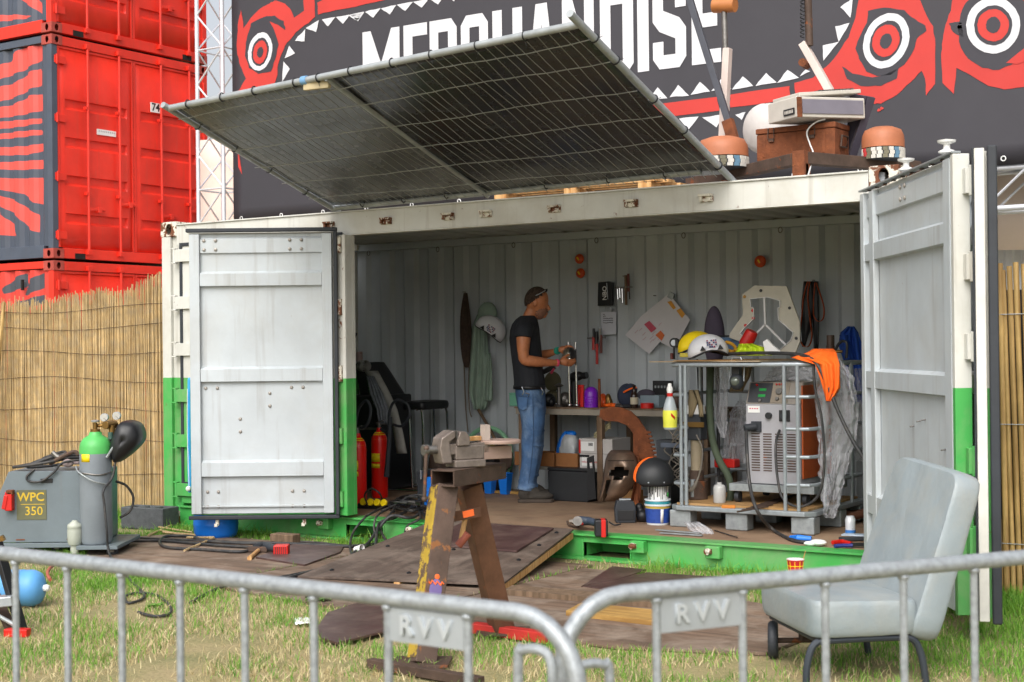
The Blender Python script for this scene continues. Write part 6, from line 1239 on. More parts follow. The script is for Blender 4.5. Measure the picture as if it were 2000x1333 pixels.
ang = thing('black_bracket', 'tall black steel bracket leaning on the toolbox', 'bracket', K(1155, 975, 1.65)); flat('plate', [(1146, 895), (1158, 890), (1164, 975), (1148, 978)], 1.62, .02, m_black, ang, holes=[[(1149, 905), (1156, 903), (1157, 915), (1150, 917)]])
# rusty cog segment and warrior mask
cgs = thing('rusty_cog_arm', 'large rusty sickle shaped steel arm with teeth', 'steel arm', K(1260, 970, 1.25))
arc = [(1172, 800), (1190, 796), (1212, 797), (1232, 806), (1250, 826), (1263, 852), (1272, 882)]; 
tth = []
for k in range(9): y = 842 + k * 8; x = 1262 + k * 2.4; tth += [(x, y), (x + 8, y + 1), (x + 9, y + 5), (x + 2, y + 6)]
inner = [(1250, 925), (1246, 880), (1238, 850), (1225, 832), (1205, 824), (1182, 823), (1170, 815)]
flat('arm', [(1172, 800), (1190, 795), (1212, 796), (1232, 804), (1248, 820)] + tth + [(1282, 930)] + inner, 1.35, .015, m_rust, cgs, bevel=.003)
flat('post', [(1236, 835), (1246, 835), (1248, 985), (1238, 985)], 1.37, .02, m_rust, cgs)
msk = thing('warrior_mask', 'rusty steel warrior helmet with eye slot standing on the floor', 'metal mask', K(1205, 975, 1.3))
def mrow(xl, xr, y, v0, bul=.1, n=14): return [K(xl + (xr - xl) * i / n, y, v0 - bul * math.sin(math.pi * i / n)) for i in range(n + 1)]
m_mask = mat('mask_steel', '96806f', .38, .7, var=.4, vs=10, bump=.25, spots=('5d3420', .55, 9))
prof_ = [(1194, 1230, 880, 1.31, .05), (1187, 1239, 888, 1.29, .09), (1183, 1244, 900, 1.27, .11), (1181, 1245, 912, 1.26, .12), (1180, 1245, 918, 1.26, .12), (1179, 1244, 930, 1.26, .12), (1178, 1241, 938, 1.26, .115), (1175, 1234, 952, 1.26, .1), (1172, 1223, 966, 1.26, .085), (1169, 1207, 979, 1.26, .06)]
nc_ = 20; rows = [mrow(a, b, y, v, bl, nc_) for a, b, y, v, bl in prof_]; mb_ = MB(); mb_.v = [p for r in rows for p in r]
for i in range(len(rows) - 1):
    for k in range(nc_):
        if i == 4 and 3 <= k <= 14: continue                # eye slot
        if i in (3, 5) and 6 <= k <= 11: continue
        if i >= 6 and 2 <= k <= 4 + (i > 7): continue       # mouth opening
        mb_.f.append((i * 21 + k, i * 21 + k + 1, i * 21 + k + 22, i * 21 + k + 21))
mb_.build('face_plate', m_mask, msk, smooth=40, solid=.006)
MB().tube([p + V((0, -.004, 0)) for p in rows[2][2:19]], .005, 6).build('brow_ridge', m_rustd, msk)
MB().grid([mrow(a, b, y, v, -.05, 8) for a, b, y, v in [(1230, 1246, 890, 1.30), (1240, 1252, 920, 1.32), (1238, 1252, 950, 1.34), (1232, 1250, 978, 1.34)]]).build('back_plate', m_rust, msk, smooth=60, solid=.006)
MB().ell(K(1212, 922, 1.33), (.09, .03, .04)).build('dark_backing', m_dk, msk)  # black ellipsoid filling the space behind the eye slot
tag(MB().boxc(V((K(1225, 960, 1.45).x, 1.5, FZ + .07)), (.16, .12, .14)).build('cardboard_box', mat('plain_cardboard', 'a57c4c', .8), bevel=.003), 'small cardboard box behind the warrior helmet', 'box')
# bucket, can and black helmet
q = PZ(1285, 1024, FZ); bk = thing('paint_bucket', 'blue and white printed bucket on the floor edge', 'bucket', q); r0 = 25 / 283
MB().lathe([(r0 * .86, 0), (r0 * .9, .01), (r0, .13), (r0 * 1.06, .132), (r0 * 1.06, .142), (r0 * 1.0, .142), (r0 * .98, .165), (r0 * 1.05, .168), (r0 * 1.02, .176), (r0 * .9, .17), (r0 * .82, .01), (.001, .01)], q, 32).build('body', mat('white_bucket', 'd5dadd', .35, var=.05), bk, smooth=40)
MB().lathe([(r0 * .91, .012), (r0 * .995, .112)], q + V((0, 0, .001)), 32).build('blue_print', mat('bucket_blue', '2a4a9a', .4, var=.3, vs=30), bk, smooth=60); MB().lathe([(r0 * .997, .113), (r0 * 1.008, .128)], q + V((0, 0, .001)), 32).build('yellow_band', mat('mixed_band', 'b8a040', .5, spots=('b03030', .6, 30)), bk); MB().lathe([(r0 * 1.01, .143), (r0 * .99, .162)], q + V((0, 0, .001)), 32).build('teal_rim', mat('teal_paint', '2f8a96', .4, spots=('e0e4e4', .6, 20)), bk)
am = FR - math.pi / 2 + .25
MB().grid([[q + V((r0 * (.88 + .12 * z / .11) * math.cos(am + a) * 1.03, r0 * (.88 + .12 * z / .11) * math.sin(am + a) * 1.03, z + .003)) for a in (-.12, 0, .12)] for z in (.015, .06, .108)]).build('white_strip', m_white, bk, solid=.001)
q2 = q + V((.0, .01, .172)); cn_ = thing('paint_can', 'white paint can with black drips inside the bucket', 'paint can', q2); MB().lathe([(.068, -.02), (.072, .1), (.074, .102), (.068, .104), (.001, .1)], q2, 28).build('can', m_white, cn_, smooth=40)
for k in range(13):
    a = FR - math.pi / 2 + (-1.2 + k * .17); h = rnd.uniform(.04, .11); MB().tube([q2 + V((.0725 * math.cos(a), .0725 * math.sin(a), .1)), q2 + V((.0705 * math.cos(a), .0705 * math.sin(a), .1 - h))], rnd.uniform(.002, .004), 5).build('paint_drip', m_black, cn_)
MB().grid([[q2 + V((.0735 * math.cos(FR - .5 + a), .0735 * math.sin(FR - .5 + a), z)) for a in (-.2, 0, .2)] for z in (.02, .05)]).build('green_label', m_green, cn_, solid=.001)
hc = K(1276, 945, q.y); hl = thing('motor_helmet', 'matt black open face helmet with orange edge on the paint can', 'helmet', hc)
rows = []; rH = .138; m4 = TR(V((hc.x, q.y + .0, q2.z + .115))) @ rotz(FR)
for i in range(12):
    a = -.35 + (math.pi / 2 + .35) * i / 11; row = []
    for k in range(33):
        b = R(-155) + R(310) * k / 32; cut = .0 if abs(b) > 1.9 else 0
        lowz = rH * math.sin(a); face = max(0, 1 - (abs(abs(b) - math.pi) / .9) ** 2) if abs(b) > 1.6 else 0
        row.append(V((math.cos(b) * math.cos(a) * rH, math.sin(b) * math.cos(a) * rH * .92, max(lowz, rH * (.15 * face * 2.2 - .35)) + .03)))
    rows.append(row)
sh = MB(m4).grid(rows).build('shell', mat('matt_black_shell', '26282b', .5, var=.1), hl, smooth=180, solid=.014)
MB(m4).tube([r[0] for r in rows] + [r[-1] for r in rows][::-1], .01, 8).build('orange_trim', m_orange, hl)
for b in (-1.9, -1.1): MB(m4).ell((math.cos(b) * rH * .98, math.sin(b) * rH * .92, .01), (.008, .008, .008)).build('stud', m_galv, hl)
# grinder, charger
q = PZ(1150, 1022, FZ); gd = thing('angle_grinder', 'blue grey cordless angle grinder with red battery on the floor edge', 'angle grinder', q)
gl = lambda x, y, z: PZ(x, y, FZ) * 1 + V((0, 0, z))
MB().lathe([(.001, 0), (.055, 0), (.06, .006), (.058, .016), (.02, .02), (.001, .02)], PZ(1128, 1022, FZ) + V((0, 0, .006)), 24).build('disc', mat('grinding_disc', '9a938a', .8), gd); MB().tube(spline([PZ(1108, 1019, FZ + .02), PZ(1112, 1026, FZ + .012), PZ(1130, 1029, FZ + .012)], 4), .008, 6).build('guard', m_rustd, gd)
MB().tube([PZ(1130, 1018, FZ + .06), PZ(1150, 1018, FZ + .06), PZ(1166, 1022, FZ + .055)], [.034, .028, .024], 12).build('body', mat('tool_blue_grey', '3c4656', .5), gd); MB().cyl(PZ(1128, 1018, FZ + .03), PZ(1128, 1018, FZ + .085), .032).build('gear_head', m_steel, gd); MB().cyl(PZ(1136, 1022, FZ + .06) - FWh * .036, PZ(1136, 1022, FZ + .06) - FWh * .03, .01).build('red_button', m_redp, gd)
MB().boxc(PZ(1174, 1031, FZ + .055), (.085, .1, .11), rotz(FR).to_3x3()).build('battery', m_black, gd, bevel=.01); MB().boxc(PZ(1178, 1031, FZ + .055) - FWh * .002, (.03, .101, .114), rotz(FR).to_3x3()).build('battery_red_part', m_redp, gd, bevel=.004)
q = PZ(1222, 1022, FZ); chg = thing('battery_charger', 'black tool battery charger standing on the floor edge', 'charger', q); MB(TR(q) @ rotz(FR)).prism([(-.07, 0, .0), (.07, 0, 0), (.075, 0, .1), (.06, 0, .15), (-.06, 0, .155), (-.075, 0, .1)], (0, .1, 0)).build('body', mat('dark_slate_plastic', '2e3238', .45), chg, bevel=.008); MB(TR(q) @ rotz(FR)).box((-.055, -.008, .02), (.06, -.0005, .09)).build('battery_face', m_black, chg, bevel=.004); MB(TR(q) @ rotz(FR)).box((-.04, .02, .157), (.04, .07, .166)).build('top_plate', m_galv, chg)
q = PZ(1255, 1020, FZ); tag(MB().ell(q + V((0, 0, .045)), (.05, .045, .045)).ell(q + V((-.025, 0, .1)), (.03, .03, .035)).ell(q + V((.03, .01, .03)), (.04, .035, .03)).build('black_mask', m_black, remesh=.008), 'crumpled black respirator mask beside the bucket', 'mask')
cable('charger_cord', 'short black cord between charger and respirator', [PZ(1190, 1020, FZ + .03), PZ(1200, 1026, FZ + .02), PZ(1212, 1024, FZ + .02)], .006)
# ================================================================ cage container (IBC) and its load
IV = .6; xl, xr = 4.235, 5.275; yb = 1.6; zt = 1.27; zd = .335
ib = thing('cage_pallet', 'galvanised cage pallet opened at the front and used as a shelf', 'cage pallet', ((xl + xr) / 2, 1.1, FZ))
m_cg = mat('cage_steel', 'a3abb0', .4, .5, var=.14, vs=30, bump=.08)
for u in (xl + .07, 4.72, xr - .09):
    for v in (IV + .03, 1.12, yb - .1): MB().box((u - .075, v, FZ), (u + .085, v + .11, FZ + .115)).build('block_foot', m_galvd, ib, bevel=.01)
MB().prism([(xl + .0, IV + .06, FZ + .116), (xl + .06, IV, FZ + .116), (xr - .06, IV, FZ + .116), (xr, IV + .06, FZ + .116), (xr, yb, FZ + .116), (xl, yb, FZ + .116)], (0, 0, .035)).build('deck_frame', m_cg, ib, bevel=.008)
MB().box((xl + .05, IV + .04, FZ + .152), (xr - .05, yb - .03, FZ + .166)).build('wood_floor', mat('pale_board', 'b08a5c', .75, var=.2, wave=('94703f', (3, 40, 40))), ib)
ZF = FZ + .167
def rr(z, x0, x1, side):                                     # rail: from front x to the corner, round it, run back
    if side < 0: return [(x1, IV + .02, z), (xl + .09, IV + .02, z), (xl + .04, IV + .04, z), (xl + .02, IV + .09, z), (xl + .02, yb - .02, z)]
    return [(x0, IV + .02, z), (xr - .09, IV + .02, z), (xr - .04, IV + .04, z), (xr - .02, IV + .09, z), (xr - .02, yb - .02, z)]
u1 = PV(1338, 850, IV).x; u2 = PV(1531, 850, IV).x
for y in (772, 835, 890, 945):
    z = PV(1325, y, IV).z; MB().tube(rr(z, 0, u1 + .01, -1), .0125, 10).build('rail', m_cg, ib); z = PV(1555, y + 4, IV).z; MB().tube(rr(z, u2 - .01, 0, 1), .0125, 10).build('rail', m_cg, ib); MB().tube([(xl + .02, yb - .02, z), (xr - .02, yb - .02, z)], .0125, 8).build('rail', m_cg, ib)
for u in (xl + .1, u1, u2, xr - .1): MB().tube([(u, IV + .012, ZF - .015), (u, IV + .012, zt)], .0125, 10).build('upright', m_cg, ib)
for v in (.85, 1.1, 1.35): 
    for u in (xl + .012, xr - .012): MB().tube([(u, v, ZF - .015), (u, v, zt)], .0125, 10).build('upright', m_cg, ib)
for u in (xl + .2, xl + .45, xl + .7, xl + .95): MB().tube([(u, yb - .012, ZF - .015), (u, yb - .012, zt)], .0125, 8).build('upright', m_cg, ib)
MB().tube([(xl + .09, IV + .02, zt), (xr - .09, IV + .02, zt), (xr - .03, IV + .05, zt), (xr - .02, IV + .1, zt), (xr - .02, yb, zt), (xl + .02, yb, zt), (xl + .02, IV + .1, zt), (xl + .03, IV + .05, zt)], .0165, 10, True).build('top_rim', m_cg, ib)
tpb = thing('top_boards', 'thin warped board lying on the cage as a table top', 'board', (4.6, 1.0, zt + .02)); m_tb = mat('warped_card_board', 'a08f78', .8, var=.25, vs=7)
MB().prism([(xl - .14, IV + .02, zt + .017), (xr - .35, IV - .01, zt + .018), (xr - .3, yb - .1, zt + .018), (xl + .05, yb - .05, zt + .018)], (0, 0, .008)).build('board', m_tb, tpb); MB().prism([(4.3, IV - .02, zt + .0265), (4.75, IV + .0, zt + .0265), (4.85, 1.3, zt + .0265), (4.35, 1.2, zt + .0265)], (0, 0, .004)).build('cardboard', mat('plain_cardboard', 'a57c4c', .8), tpb)
ZT = zt + .031
# welding unit inside
wm_ = thing('welding_unit', 'grey and orange welding unit with control panel inside the cage', 'welding unit', (5.0, .95, ZF)); a0, a1 = PV(1457, 850, .80), PV(1563, 850, .80)
x0, x1 = a0.x, a1.x; zb_ = PV(1500, 946, .8).z; zp = PV(1500, 790, .8).z; ztp = PV(1510, 747, .86).z
m_uni = mat('unit_grey', 'a09fa4', .5, var=.08, vs=8, spots=('6f6a66', .36, 20))
MB().box((x0, .8, zb_), (x1, 1.35, zp)).build('body', m_uni, wm_, bevel=.006)
MB().prism([(x0, .8, zp + .001), (x0, .87, ztp), (x0, 1.35, ztp), (x0, 1.35, zp + .001)], (x1 - x0, 0, 0)).build('head', mat('unit_head', '8f8880', .5, var=.15), wm_, bevel=.005)
MB().box((x1 + .001, .82, zb_ + .04), (x1 + .012, 1.34, ztp - .02)).build('orange_side', mat('unit_orange', 'b0501e', .5, var=.15), wm_, bevel=.003)
pn_ = V((0, -(ztp - zp), .07)).normalized(); fp = frame4(((x0 + x1) / 2, .835, (zp + ztp) / 2), (1, 0, 0), V((0, .07, ztp - zp)))
w_ = x1 - x0; h_ = math.hypot(.07, ztp - zp)
cpn = MB(fp).box((-w_ / 2 + .012, -h_ / 2 + .01, .001), (-.02, h_ / 2 - .008, .005)).build('display_panel', mat('panel_charcoal', '3a3c40', .4), wm_); MB(fp).box((-.018, -h_ / 2 + .01, .001), (w_ / 2 - .09, h_ / 2 - .008, .005)).build('knob_panel', mat('panel_beige', '857a6c', .5, var=.2), wm_)
m_lcd = mat('green_display', '2f9a4c', .3)
for y in (.022, -.022): MB(fp).boxc((-.085, y, .007), (.05, .018, .004)).build('display', m_lcd, cpn)
for x, y, r_ in ((.035, .01, .026), (.03, -.045, .014), (-.09, -.06, .012), (-.13, .055, .008), (.01, .06, .006), (.03, .06, .006), (.05, .06, .006)): MB(fp).cyl((x, y, .004), (x, y, .02), r_, r_ * .85, n=16).build('knob', m_steel if r_ > .01 else m_redp, wm_, bevel=.002)
MB().boxc((x0 + .06, .798, zp - .035), (.085, .004, .045)).build('sticker', m_white, wm_)
for k in range(4): MB().boxc((x0 + .035 + k * .017, .7955, zp - .03), (.011, .001, .008)).build('sticker_print', MATS['poster_pink'], wm_)
MB().cyl((x0 + .17, .8, zp - .075), (x0 + .17, .775, zp - .075), .022, n=18).build('rotary_switch', m_black, wm_, bevel=.003); MB().boxc((x0 + .28, .795, zp - .075), (.075, .012, .075)).build('main_switch', m_black, wm_, bevel=.003); MB().cyl((x0 + .28, .79, zp - .075), (x0 + .28, .77, zp - .075), .022).build('main_switch_knob', m_rubber, wm_)
MB().boxc((x0 + .08, .79, zp - .15), (.07, .02, .07)).cyl((x0 + .08, .78, zp - .15), (x0 + .02, .73, zp - .16), .026).build('outlet', m_rubber, wm_, bevel=.003)
for c in range(4):
    for k in range(15): MB().boxc((x0 + .07 + c * .085, .7985, zb_ + .09 + k * .0175), (.06, .004, .008)).build('vent_slot', m_rustd, wm_)
MB().box((x0 - .12, .78, ZF + .08), (x1 + .1, 1.4, zb_ - .004)).build('trolley_plate', m_galvd, wm_, bevel=.004)
for u in (x0 - .08, x1 + .02):
    for v in (.84, 1.32): MB().lathe([(.02, -.015), (.038, -.015), (.04, 0), (.038, .015), (.02, .015)], (u, v, ZF + .0405), 18, Matrix.Rotation(R(90), 3, 'Y')).build('caster', m_rubber, wm_)
cable('welding_lead', 'thick black lead from the welding unit down to the container floor', [V((x0 + .03, .74, zp - .16)), PV(1459, 880, .62), PV(1465, 950, .55), PV(1480, 1000, .45), PZ(1510, 1035, FZ + .02), PZ(1550, 1056, FZ + .012), PZ(1590, 1060, FZ + .012)], .012)
cable('welding_lead', 'thinner black lead looping beside the welding unit', [V((x0 + .25, .78, zp - .17)), PV(1515, 870, .7), PV(1518, 930, .66), PV(1530, 975, .64), PV(1565, 990, .62), PV(1600, 965, .6), PV(1610, 900, .6), PV(1605, 820, .6), PV(1592, 760, .6), PV(1588, 700, .6)], .009)
cable('black_hose', 'black hose running over the board and down to the right door', [PV(1420, 692, .9), PV(1480, 690, .75), PV(1550, 692, .65), PV(1590, 705, .58), PV(1615, 750, .56), PV(1640, 810, .54), PV(1665, 860, .5), PV(1690, 900, .45)], .012)
# plastic wrap sheets
m_wrap = mat('crumpled_film', 'e2e2e8', .1, var=.06, vs=25, bump=1., bs=42, alpha=.34, spec=1.)
def wrap(label, rows, v, seed, amp=.04): tag(drape('plastic_wrap', rows, v, m_wrap, None, n=34, amp=amp, folds=3, solid=0, seed=seed, m=9, cr=amp * 1.1), label, 'plastic film', 'clear plastic wrap on the cage')
wrap('clear plastic wrap hanging down the right corner of the cage', [(1590, 1640, 698), (1590, 1666, 735), (1593, 1678, 790), (1596, 1672, 860), (1600, 1652, 925), (1606, 1640, 980), (1608, 1630, 1012)], .72, 2)
wrap('clear plastic wrap behind the welding unit at the left', [(1440, 1470, 785), (1425, 1470, 810), (1415, 1462, 850), (1412, 1460, 905)], 1.25, 5)
wrap('clear plastic wrap bunched on top of the welding unit', [(1520, 1600, 712), (1500, 1600, 728), (1490, 1585, 745)], 1.1, 8, .03)
wrap('long twisted plastic wrap hanging from the board', [(1392, 1425, 710), (1398, 1422, 760), (1396, 1420, 820), (1408, 1418, 855)], 1.0, 4, .03)
wrap('grey plastic wrap hanging at the right end wall below the blue jacket', [(1640, 1690, 720), (1650, 1700, 780), (1655, 1700, 850), (1640, 1690, 900)], 1.6, 9)
# load at the left of the cage
def T(x, v, z): p = PV(x, 850, v); return V((p.x, v, z))
jt = thing('drain_machine', 'heavy grey drilling machine strapped upright in the cage', 'machine', T(1360, .95, ZF)); q = T(1360, .9, ZF)
MB().cyl(q, q + V((0, 0, .13)), .075).cyl(q + V((0, 0, .13)), q + V((0, 0, .2)), .05).build('base', m_rustd, jt, bevel=.005); MB().cyl(q + V((0, 0, .2)), q + V((0, 0, .42)), .04).build('column', mat('dirty_cream_metal', '9a8c74', .6, var=.2), jt); MB().boxc(q + V((0, 0, .5)), (.12, .11, .18)).build('motor', mat('dark_slate_plastic', '2e3238', .45), jt, bevel=.01); MB().boxc(q + V((0, 0, .62)), (.1, .1, .07)).build('motor_cap', m_white, jt, bevel=.012); MB().boxc(q + V((0, -.065, .52)), (.18, .012, .035)).build('strap', m_brass, jt)
MB().cyl(q + V((.0, -.06, .02)), q + V((.0, -.06, .14)), .018).cyl(q + V((-.09, -.02, .005)), q + V((-.06, -.05, .12)), .025).build('spindle', m_galvd, jt)
for i in range(6):
    cx = rnd.uniform(-6, 6); pts = [PV(1322 + cx + 18 * math.sin(k * 1.5 + i) * (.6 + .1 * i), 830 + 16 * k - 3 * i, .8 + .03 * i) for k in range(8)] + [PV(1345 + cx, 960, .75), PV(1365, 930, .78), PV(1372, 880, .78), PV(1360, 850, .8)]
    cable('strap_cable', ['grey cable bundle at the left edge of the cage', 'grey cable looped low before the drilling machine', 'grey cable looped around the cage upright', 'thin grey cable hanging behind the yellow bottle', 'thin cable loop nearest the drilling machine motor', 'grey cable loop deepest inside the cage'][i], pts, .005, 4, m=mat('grey_brown_cable', '6f685e', .7), group='cable bundle in the cage')
cable('green_hose', 'dark green canvas hose twisting down inside the cage', [PV(1388, 715, 1.0), PV(1386, 800, .95), PV(1392, 860, .92), PV(1405, 900, .9), PV(1422, 930, .9), PV(1428, 965, .9), PV(1420, 990, .9)], .026, m=mat('green_canvas', '3f4a38', .8, var=.25), cat='hose')
for x, y0, y1, r_, mm, lb in ((1370, 710, 900, .011, m_steel, 'steel bar standing behind the drilling machine'), (1384, 705, 860, .02, m_rustd, 'dark post standing behind the green hose'), (1402, 712, 930, .012, m_black, 'black tube standing in the middle of the cage'), (1362, 702, 760, .006, m_black, 'thin black wire hanging under the board')): tag(MB().tube([PV(x, y0, 1.2), PV(x + 2, y1, 1.2)], r_, 8).build('upright_tube', mm), lb, 'tube')
ks = drape('khaki_strap', [(1346, 1354, 762), (1344, 1364, 785), (1345, 1352, 815)], .85, mat('khaki_webbing', '85765a', .85), None, n=6, amp=.01); tag(ks, 'khaki webbing strap over the drilling machine', 'strap')
tag(drape('khaki_strap', [(1356, 1364, 762), (1364, 1372, 790), (1366, 1374, 815)], .84, MATS['khaki_webbing'], None, n=6, amp=.01), 'second khaki strap falling right of the drilling machine', 'strap')
tag(MB().boxc(PV(1420, 905, 1.2), (.16, .1, .06)).build('red_can', m_redp, bevel=.01), 'red container half hidden behind the plastic wrap', 'container')
tag(drape('green_sack', [(1435, 1470, 708), (1432, 1465, 735), (1425, 1450, 765)], 1.2, mat('beige_sack', '9c8c70', .9), None, amp=.02), 'beige sack hanging behind the lantern', 'sack')
ln = thing('lantern', 'dark lantern with round lens hanging under the board', 'lantern', PV(1438, 768, .72)); q = PV(1439, 745, .72); MB().ell(q, (.05, .045, .06), 18).build('lens_body', m_rubber, ln); MB().ell(q + V((0, -.022, -.0)), (.036, .03, .036), 16).build('lens', mat('dark_glass', '6a7068', .1, .3), ln); MB().boxc(q + V((0, 0, .08)), (.06, .05, .08)).build('battery_case', m_black, ln, bevel=.008); MB().tube([q + V((-.05, 0, .0)), q + V((-.055, 0, .1)), q + V((-.03, 0, .16)), q + V((.03, 0, .16)), q + V((.055, 0, .1)), q + V((.05, 0, 0))], .005, 6).build('handle', m_galv, ln)
jg = thing('grey_jug', 'pale grey plastic bottle on the cage floor', 'bottle', T(1404, .78, ZF)); MB().lathe([(.038, 0), (.042, .01), (.042, .1), (.036, .118), (.016, .126), (.016, .138), (.001, .139)], T(1404, .74, ZF), 24).build('body', mat('translucent_grey', 'b0b0ae', .4, var=.08), jg, smooth=50)
for i in range(7): a, b = PZ(1440 + i * 9, 1000 - i * 3, ZF + .006), PZ(1500 + i * 9, 990 - i * 4, ZF + .006); tag(MB().tube([a, b], .006, 6).build('thin_bar', m_rustd), ['frontmost thin rusty bar on the cage floor', 'second thin rusty bar on the cage floor from the front', 'third thin rusty bar on the cage floor from the front', 'middle thin rusty bar under the lead', 'third thin rusty bar from the back of the cage floor', 'second thin rusty bar from the back of the cage floor', 'rearmost thin rusty bar on the cage floor'][i], 'bar', 'bars on the cage floor')
tag(MB().boxc(PZ(1423, 990, ZF + .012), (.09, .05, .02), rotz(.4).to_3x3()).build('orange_wedge', mat('orange_wood', 'c87a2a', .7), bevel=.004), 'small orange wedge on the cage floor', 'wedge')
yb_ = thing('spray_bottle', 'yellow labelled plastic bottle with red collar hanging on the cage', 'bottle', PV(1309, 840, .55)); q = PV(1309, 839, .545)
MB().lathe([(.04, 0), (.046, .01), (.046, .05), (.05, .11), (.046, .14), (.03, .2), (.018, .225)], q, 24).build('body', mat('clear_bottle', 'b9c2c8', .2, alpha=.75), yb_, smooth=50); MB().lathe([(.047, .014), (.0472, .05), (.0506, .11), (.0475, .13)], q, 24).build('label', mat('yellow_label', 'dede4a', .5, spots=('cfe0b0', .6, 14)), yb_, smooth=50); MB().lathe([(.02, .222), (.021, .245)], q, 16).build('collar', m_redp, yb_); MB().lathe([(.018, .246), (.022, .27), (.018, .285), (.014, .29), (.012, .31), (.001, .312)], q, 16).build('cap', m_white, yb_, smooth=50); MB().grid([[q + V((.0505 * math.cos(FR - math.pi / 2 + a), .0505 * math.sin(FR - math.pi / 2 + a), .095 - .05 * a)) for a in (0, .2, .4, .6)], [q + V((.0505 * math.cos(FR - math.pi / 2 + a), .0505 * math.sin(FR - math.pi / 2 + a), .115 - .05 * a)) for a in (0, .2, .4, .6)]]).build('red_flash', m_redp, yb_, solid=.001)
dbx = thing('dark_motor', 'dark box shaped motor left of the cage', 'motor', PV(1298, 880, .95)); pbox('body', 1282, 860, 1312, 900, 1.0, .15, m_rubber, dbx); pbox('arm', 1290, 866, 1335, 875, .8, .05, m_slate, dbx)
MB().box((PV(1282, 900, 1.0).x, 1.0, FZ), (PV(1310, 900, 1.0).x, 1.15, PV(1298, 900, 1.0).z - .002)).build('plinth', m_black, dbx)
# ---- on top of the cage
hz = V((0, 0, 1)); helmet('yellow helmet half hidden behind the white one on the board', PV(1362, 680, 1.0) * 1 + V((0, 0, 0)), rotz(FR + .1), .115, m_yellow, m_rubber)
hcw = PV(1383, 688, .84); hcw.z = ZT + .055; helmet('white climbing helmet with badge lying on the board over the cage', hcw, rotz(FR + .12) @ Matrix.Rotation(R(-4), 4, 'Y'), .118, m_hw, m_rubber, ('A', 'B'))
tag(MB().boxc(PV(1338, 694, .8), (.07, .03, .03)).build('tape_measure', mat('yellow_black', 'b8a83a', .5, spots=('2a2a2a', .6, 30)), bevel=.004), 'small yellow and black box left of the white helmet', 'box')
gg = thing('pressure_gauge', 'black pressure gauge on a stem behind the board', 'gauge', PV(1316, 700, 1.2)); MB().cyl(PV(1316, 670, 1.2), PV(1316, 670, 1.2) + V((0, .03, 0)), .036, n=20).cyl(PV(1316, 674, 1.21), PV(1317, 702, 1.21), .008).build('case', m_black, gg); MB().cyl(PV(1316, 670, 1.196), PV(1316, 670, 1.198), .022, n=18).build('dial', m_galv, gg); MB().tube([PV(1312, 690, 1.18), PV(1312, 702, 1.18)], .012, 8).build('red_grip', mat('dark_red_grip', '6a2a22', .5), gg)
pbg = thing('violet_cushion', 'dark violet rounded cushion standing behind the helmets', 'cushion', PV(1395, 650, 1.5)); p = PV(1395, 640, 1.55); MB().ell((p.x, 1.55, p.z - .08), (.08, .06, .24), 18, None, 14).build('body', mat('violet_cloth', '4a4252', .85, var=.15), pbg)
for x0_, x1_, y0_, y1_, v_, mm, nm, lb in ((1403, 1452, 655, 690, 1.25, mat('steel_blue_plastic', '4a6a8a', .5), 'blue_tool_box', 'steel blue tool box behind the white helmet'),):
    t = thing(nm, lb, 'tool box', PV(x0_, y1_, v_)); pbox('body', x0_, y0_ + 4, x1_, y1_, v_, .15, mm, t); pbox('lid', x0_ - 1, y0_, x1_ + 3, y0_ + 3, v_ - .003, .156, m_black, t)
rcn = PV(1462, 662, 1.1); tag(MB().lathe([(.05, -.05), (.045, .04), (.04, .06), (.001, .06)], rcn, 20, Matrix.Rotation(.5, 3, 'Y')).build('red_cone', m_redp, smooth=50), 'red cone shaped cap lying on the board', 'cap')
cable('yellow_rope', 'short coil of yellow rope behind the white helmet', [PV(1425 + 12 * math.cos(k * .9), 678 + 9 * math.sin(k * .9 + .5), .95 + .02 * math.sin(k)) for k in range(16)], .012, 3, m=mat('ochre_rope', 'b8861e', .8, bump=.4), cat='rope')
vst = drape('safety_vest', [(1444, 1470, 672), (1440, 1495, 680), (1436, 1502, 688), (1438, 1508, 695)], .95, mat('hi_vis_yellow', 'bfd91c', .7, var=.15, vs=15), None, amp=.02, folds=3); tag(vst, 'crumpled neon yellow safety vest on the board', 'safety vest')
tag(MB().prism([PV(x, y, .9) for x, y in ((1490, 668), (1498, 663), (1508, 674), (1530, 692), (1495, 694))], (0, .02, 0)).build('white_paper', m_white), 'crumpled white paper on the board by the template', 'paper')
tm = thing('cut_template', 'white wooden template with cut out opening and three spokes', 'template', PV(1500, 690, 1.15)); mt_ = mat('template_cream', 'b9b4a6', .7, var=.1, vs=10); mw_ = mat('template_white', 'd6d6d6', .6)
po = [(1449, 576), (1473, 558), (1536, 559), (1562, 630), (1562, 668), (1553, 692), (1520, 694), (1424, 660), (1425, 652), (1451, 615)]
ho = [(1466, 584), (1500, 581), (1524, 588), (1524, 600), (1520, 602), (1521, 625), (1550, 650), (1545, 665), (1521, 686), (1505, 680), (1470, 672), (1446, 652), (1454, 642), (1472, 624), (1473, 602), (1467, 600)]
flat('plate', po, 1.2, .018, mt_, tm, holes=[ho])
for k in range(len(ho)): a, b = ho[k], ho[(k + 1) % len(ho)]; MB().bar(PV(*a, 1.198), PV(*b, 1.198), .004, .02, (0, 1, 0)).build('painted_edge', mw_, tm)
for b in ((1493, 582), (1470, 660), (1536, 675)): MB().bar(PV(1495, 634, 1.2), PV(*b, 1.2), .014, .014).build('spoke', mw_, tm)
for x, y, mm in ((1486, 568, m_black), (1454, 580, m_brass), (1542, 602, m_black), (1456, 636, m_redp), (1470, 607, m_redp), (1471, 622, m_redp), (1555, 661, m_black)): MB().cyl(PV(x, y, 1.192), PV(x, y, 1.1995), .011, n=12).build('hole_mark', mm, tm)
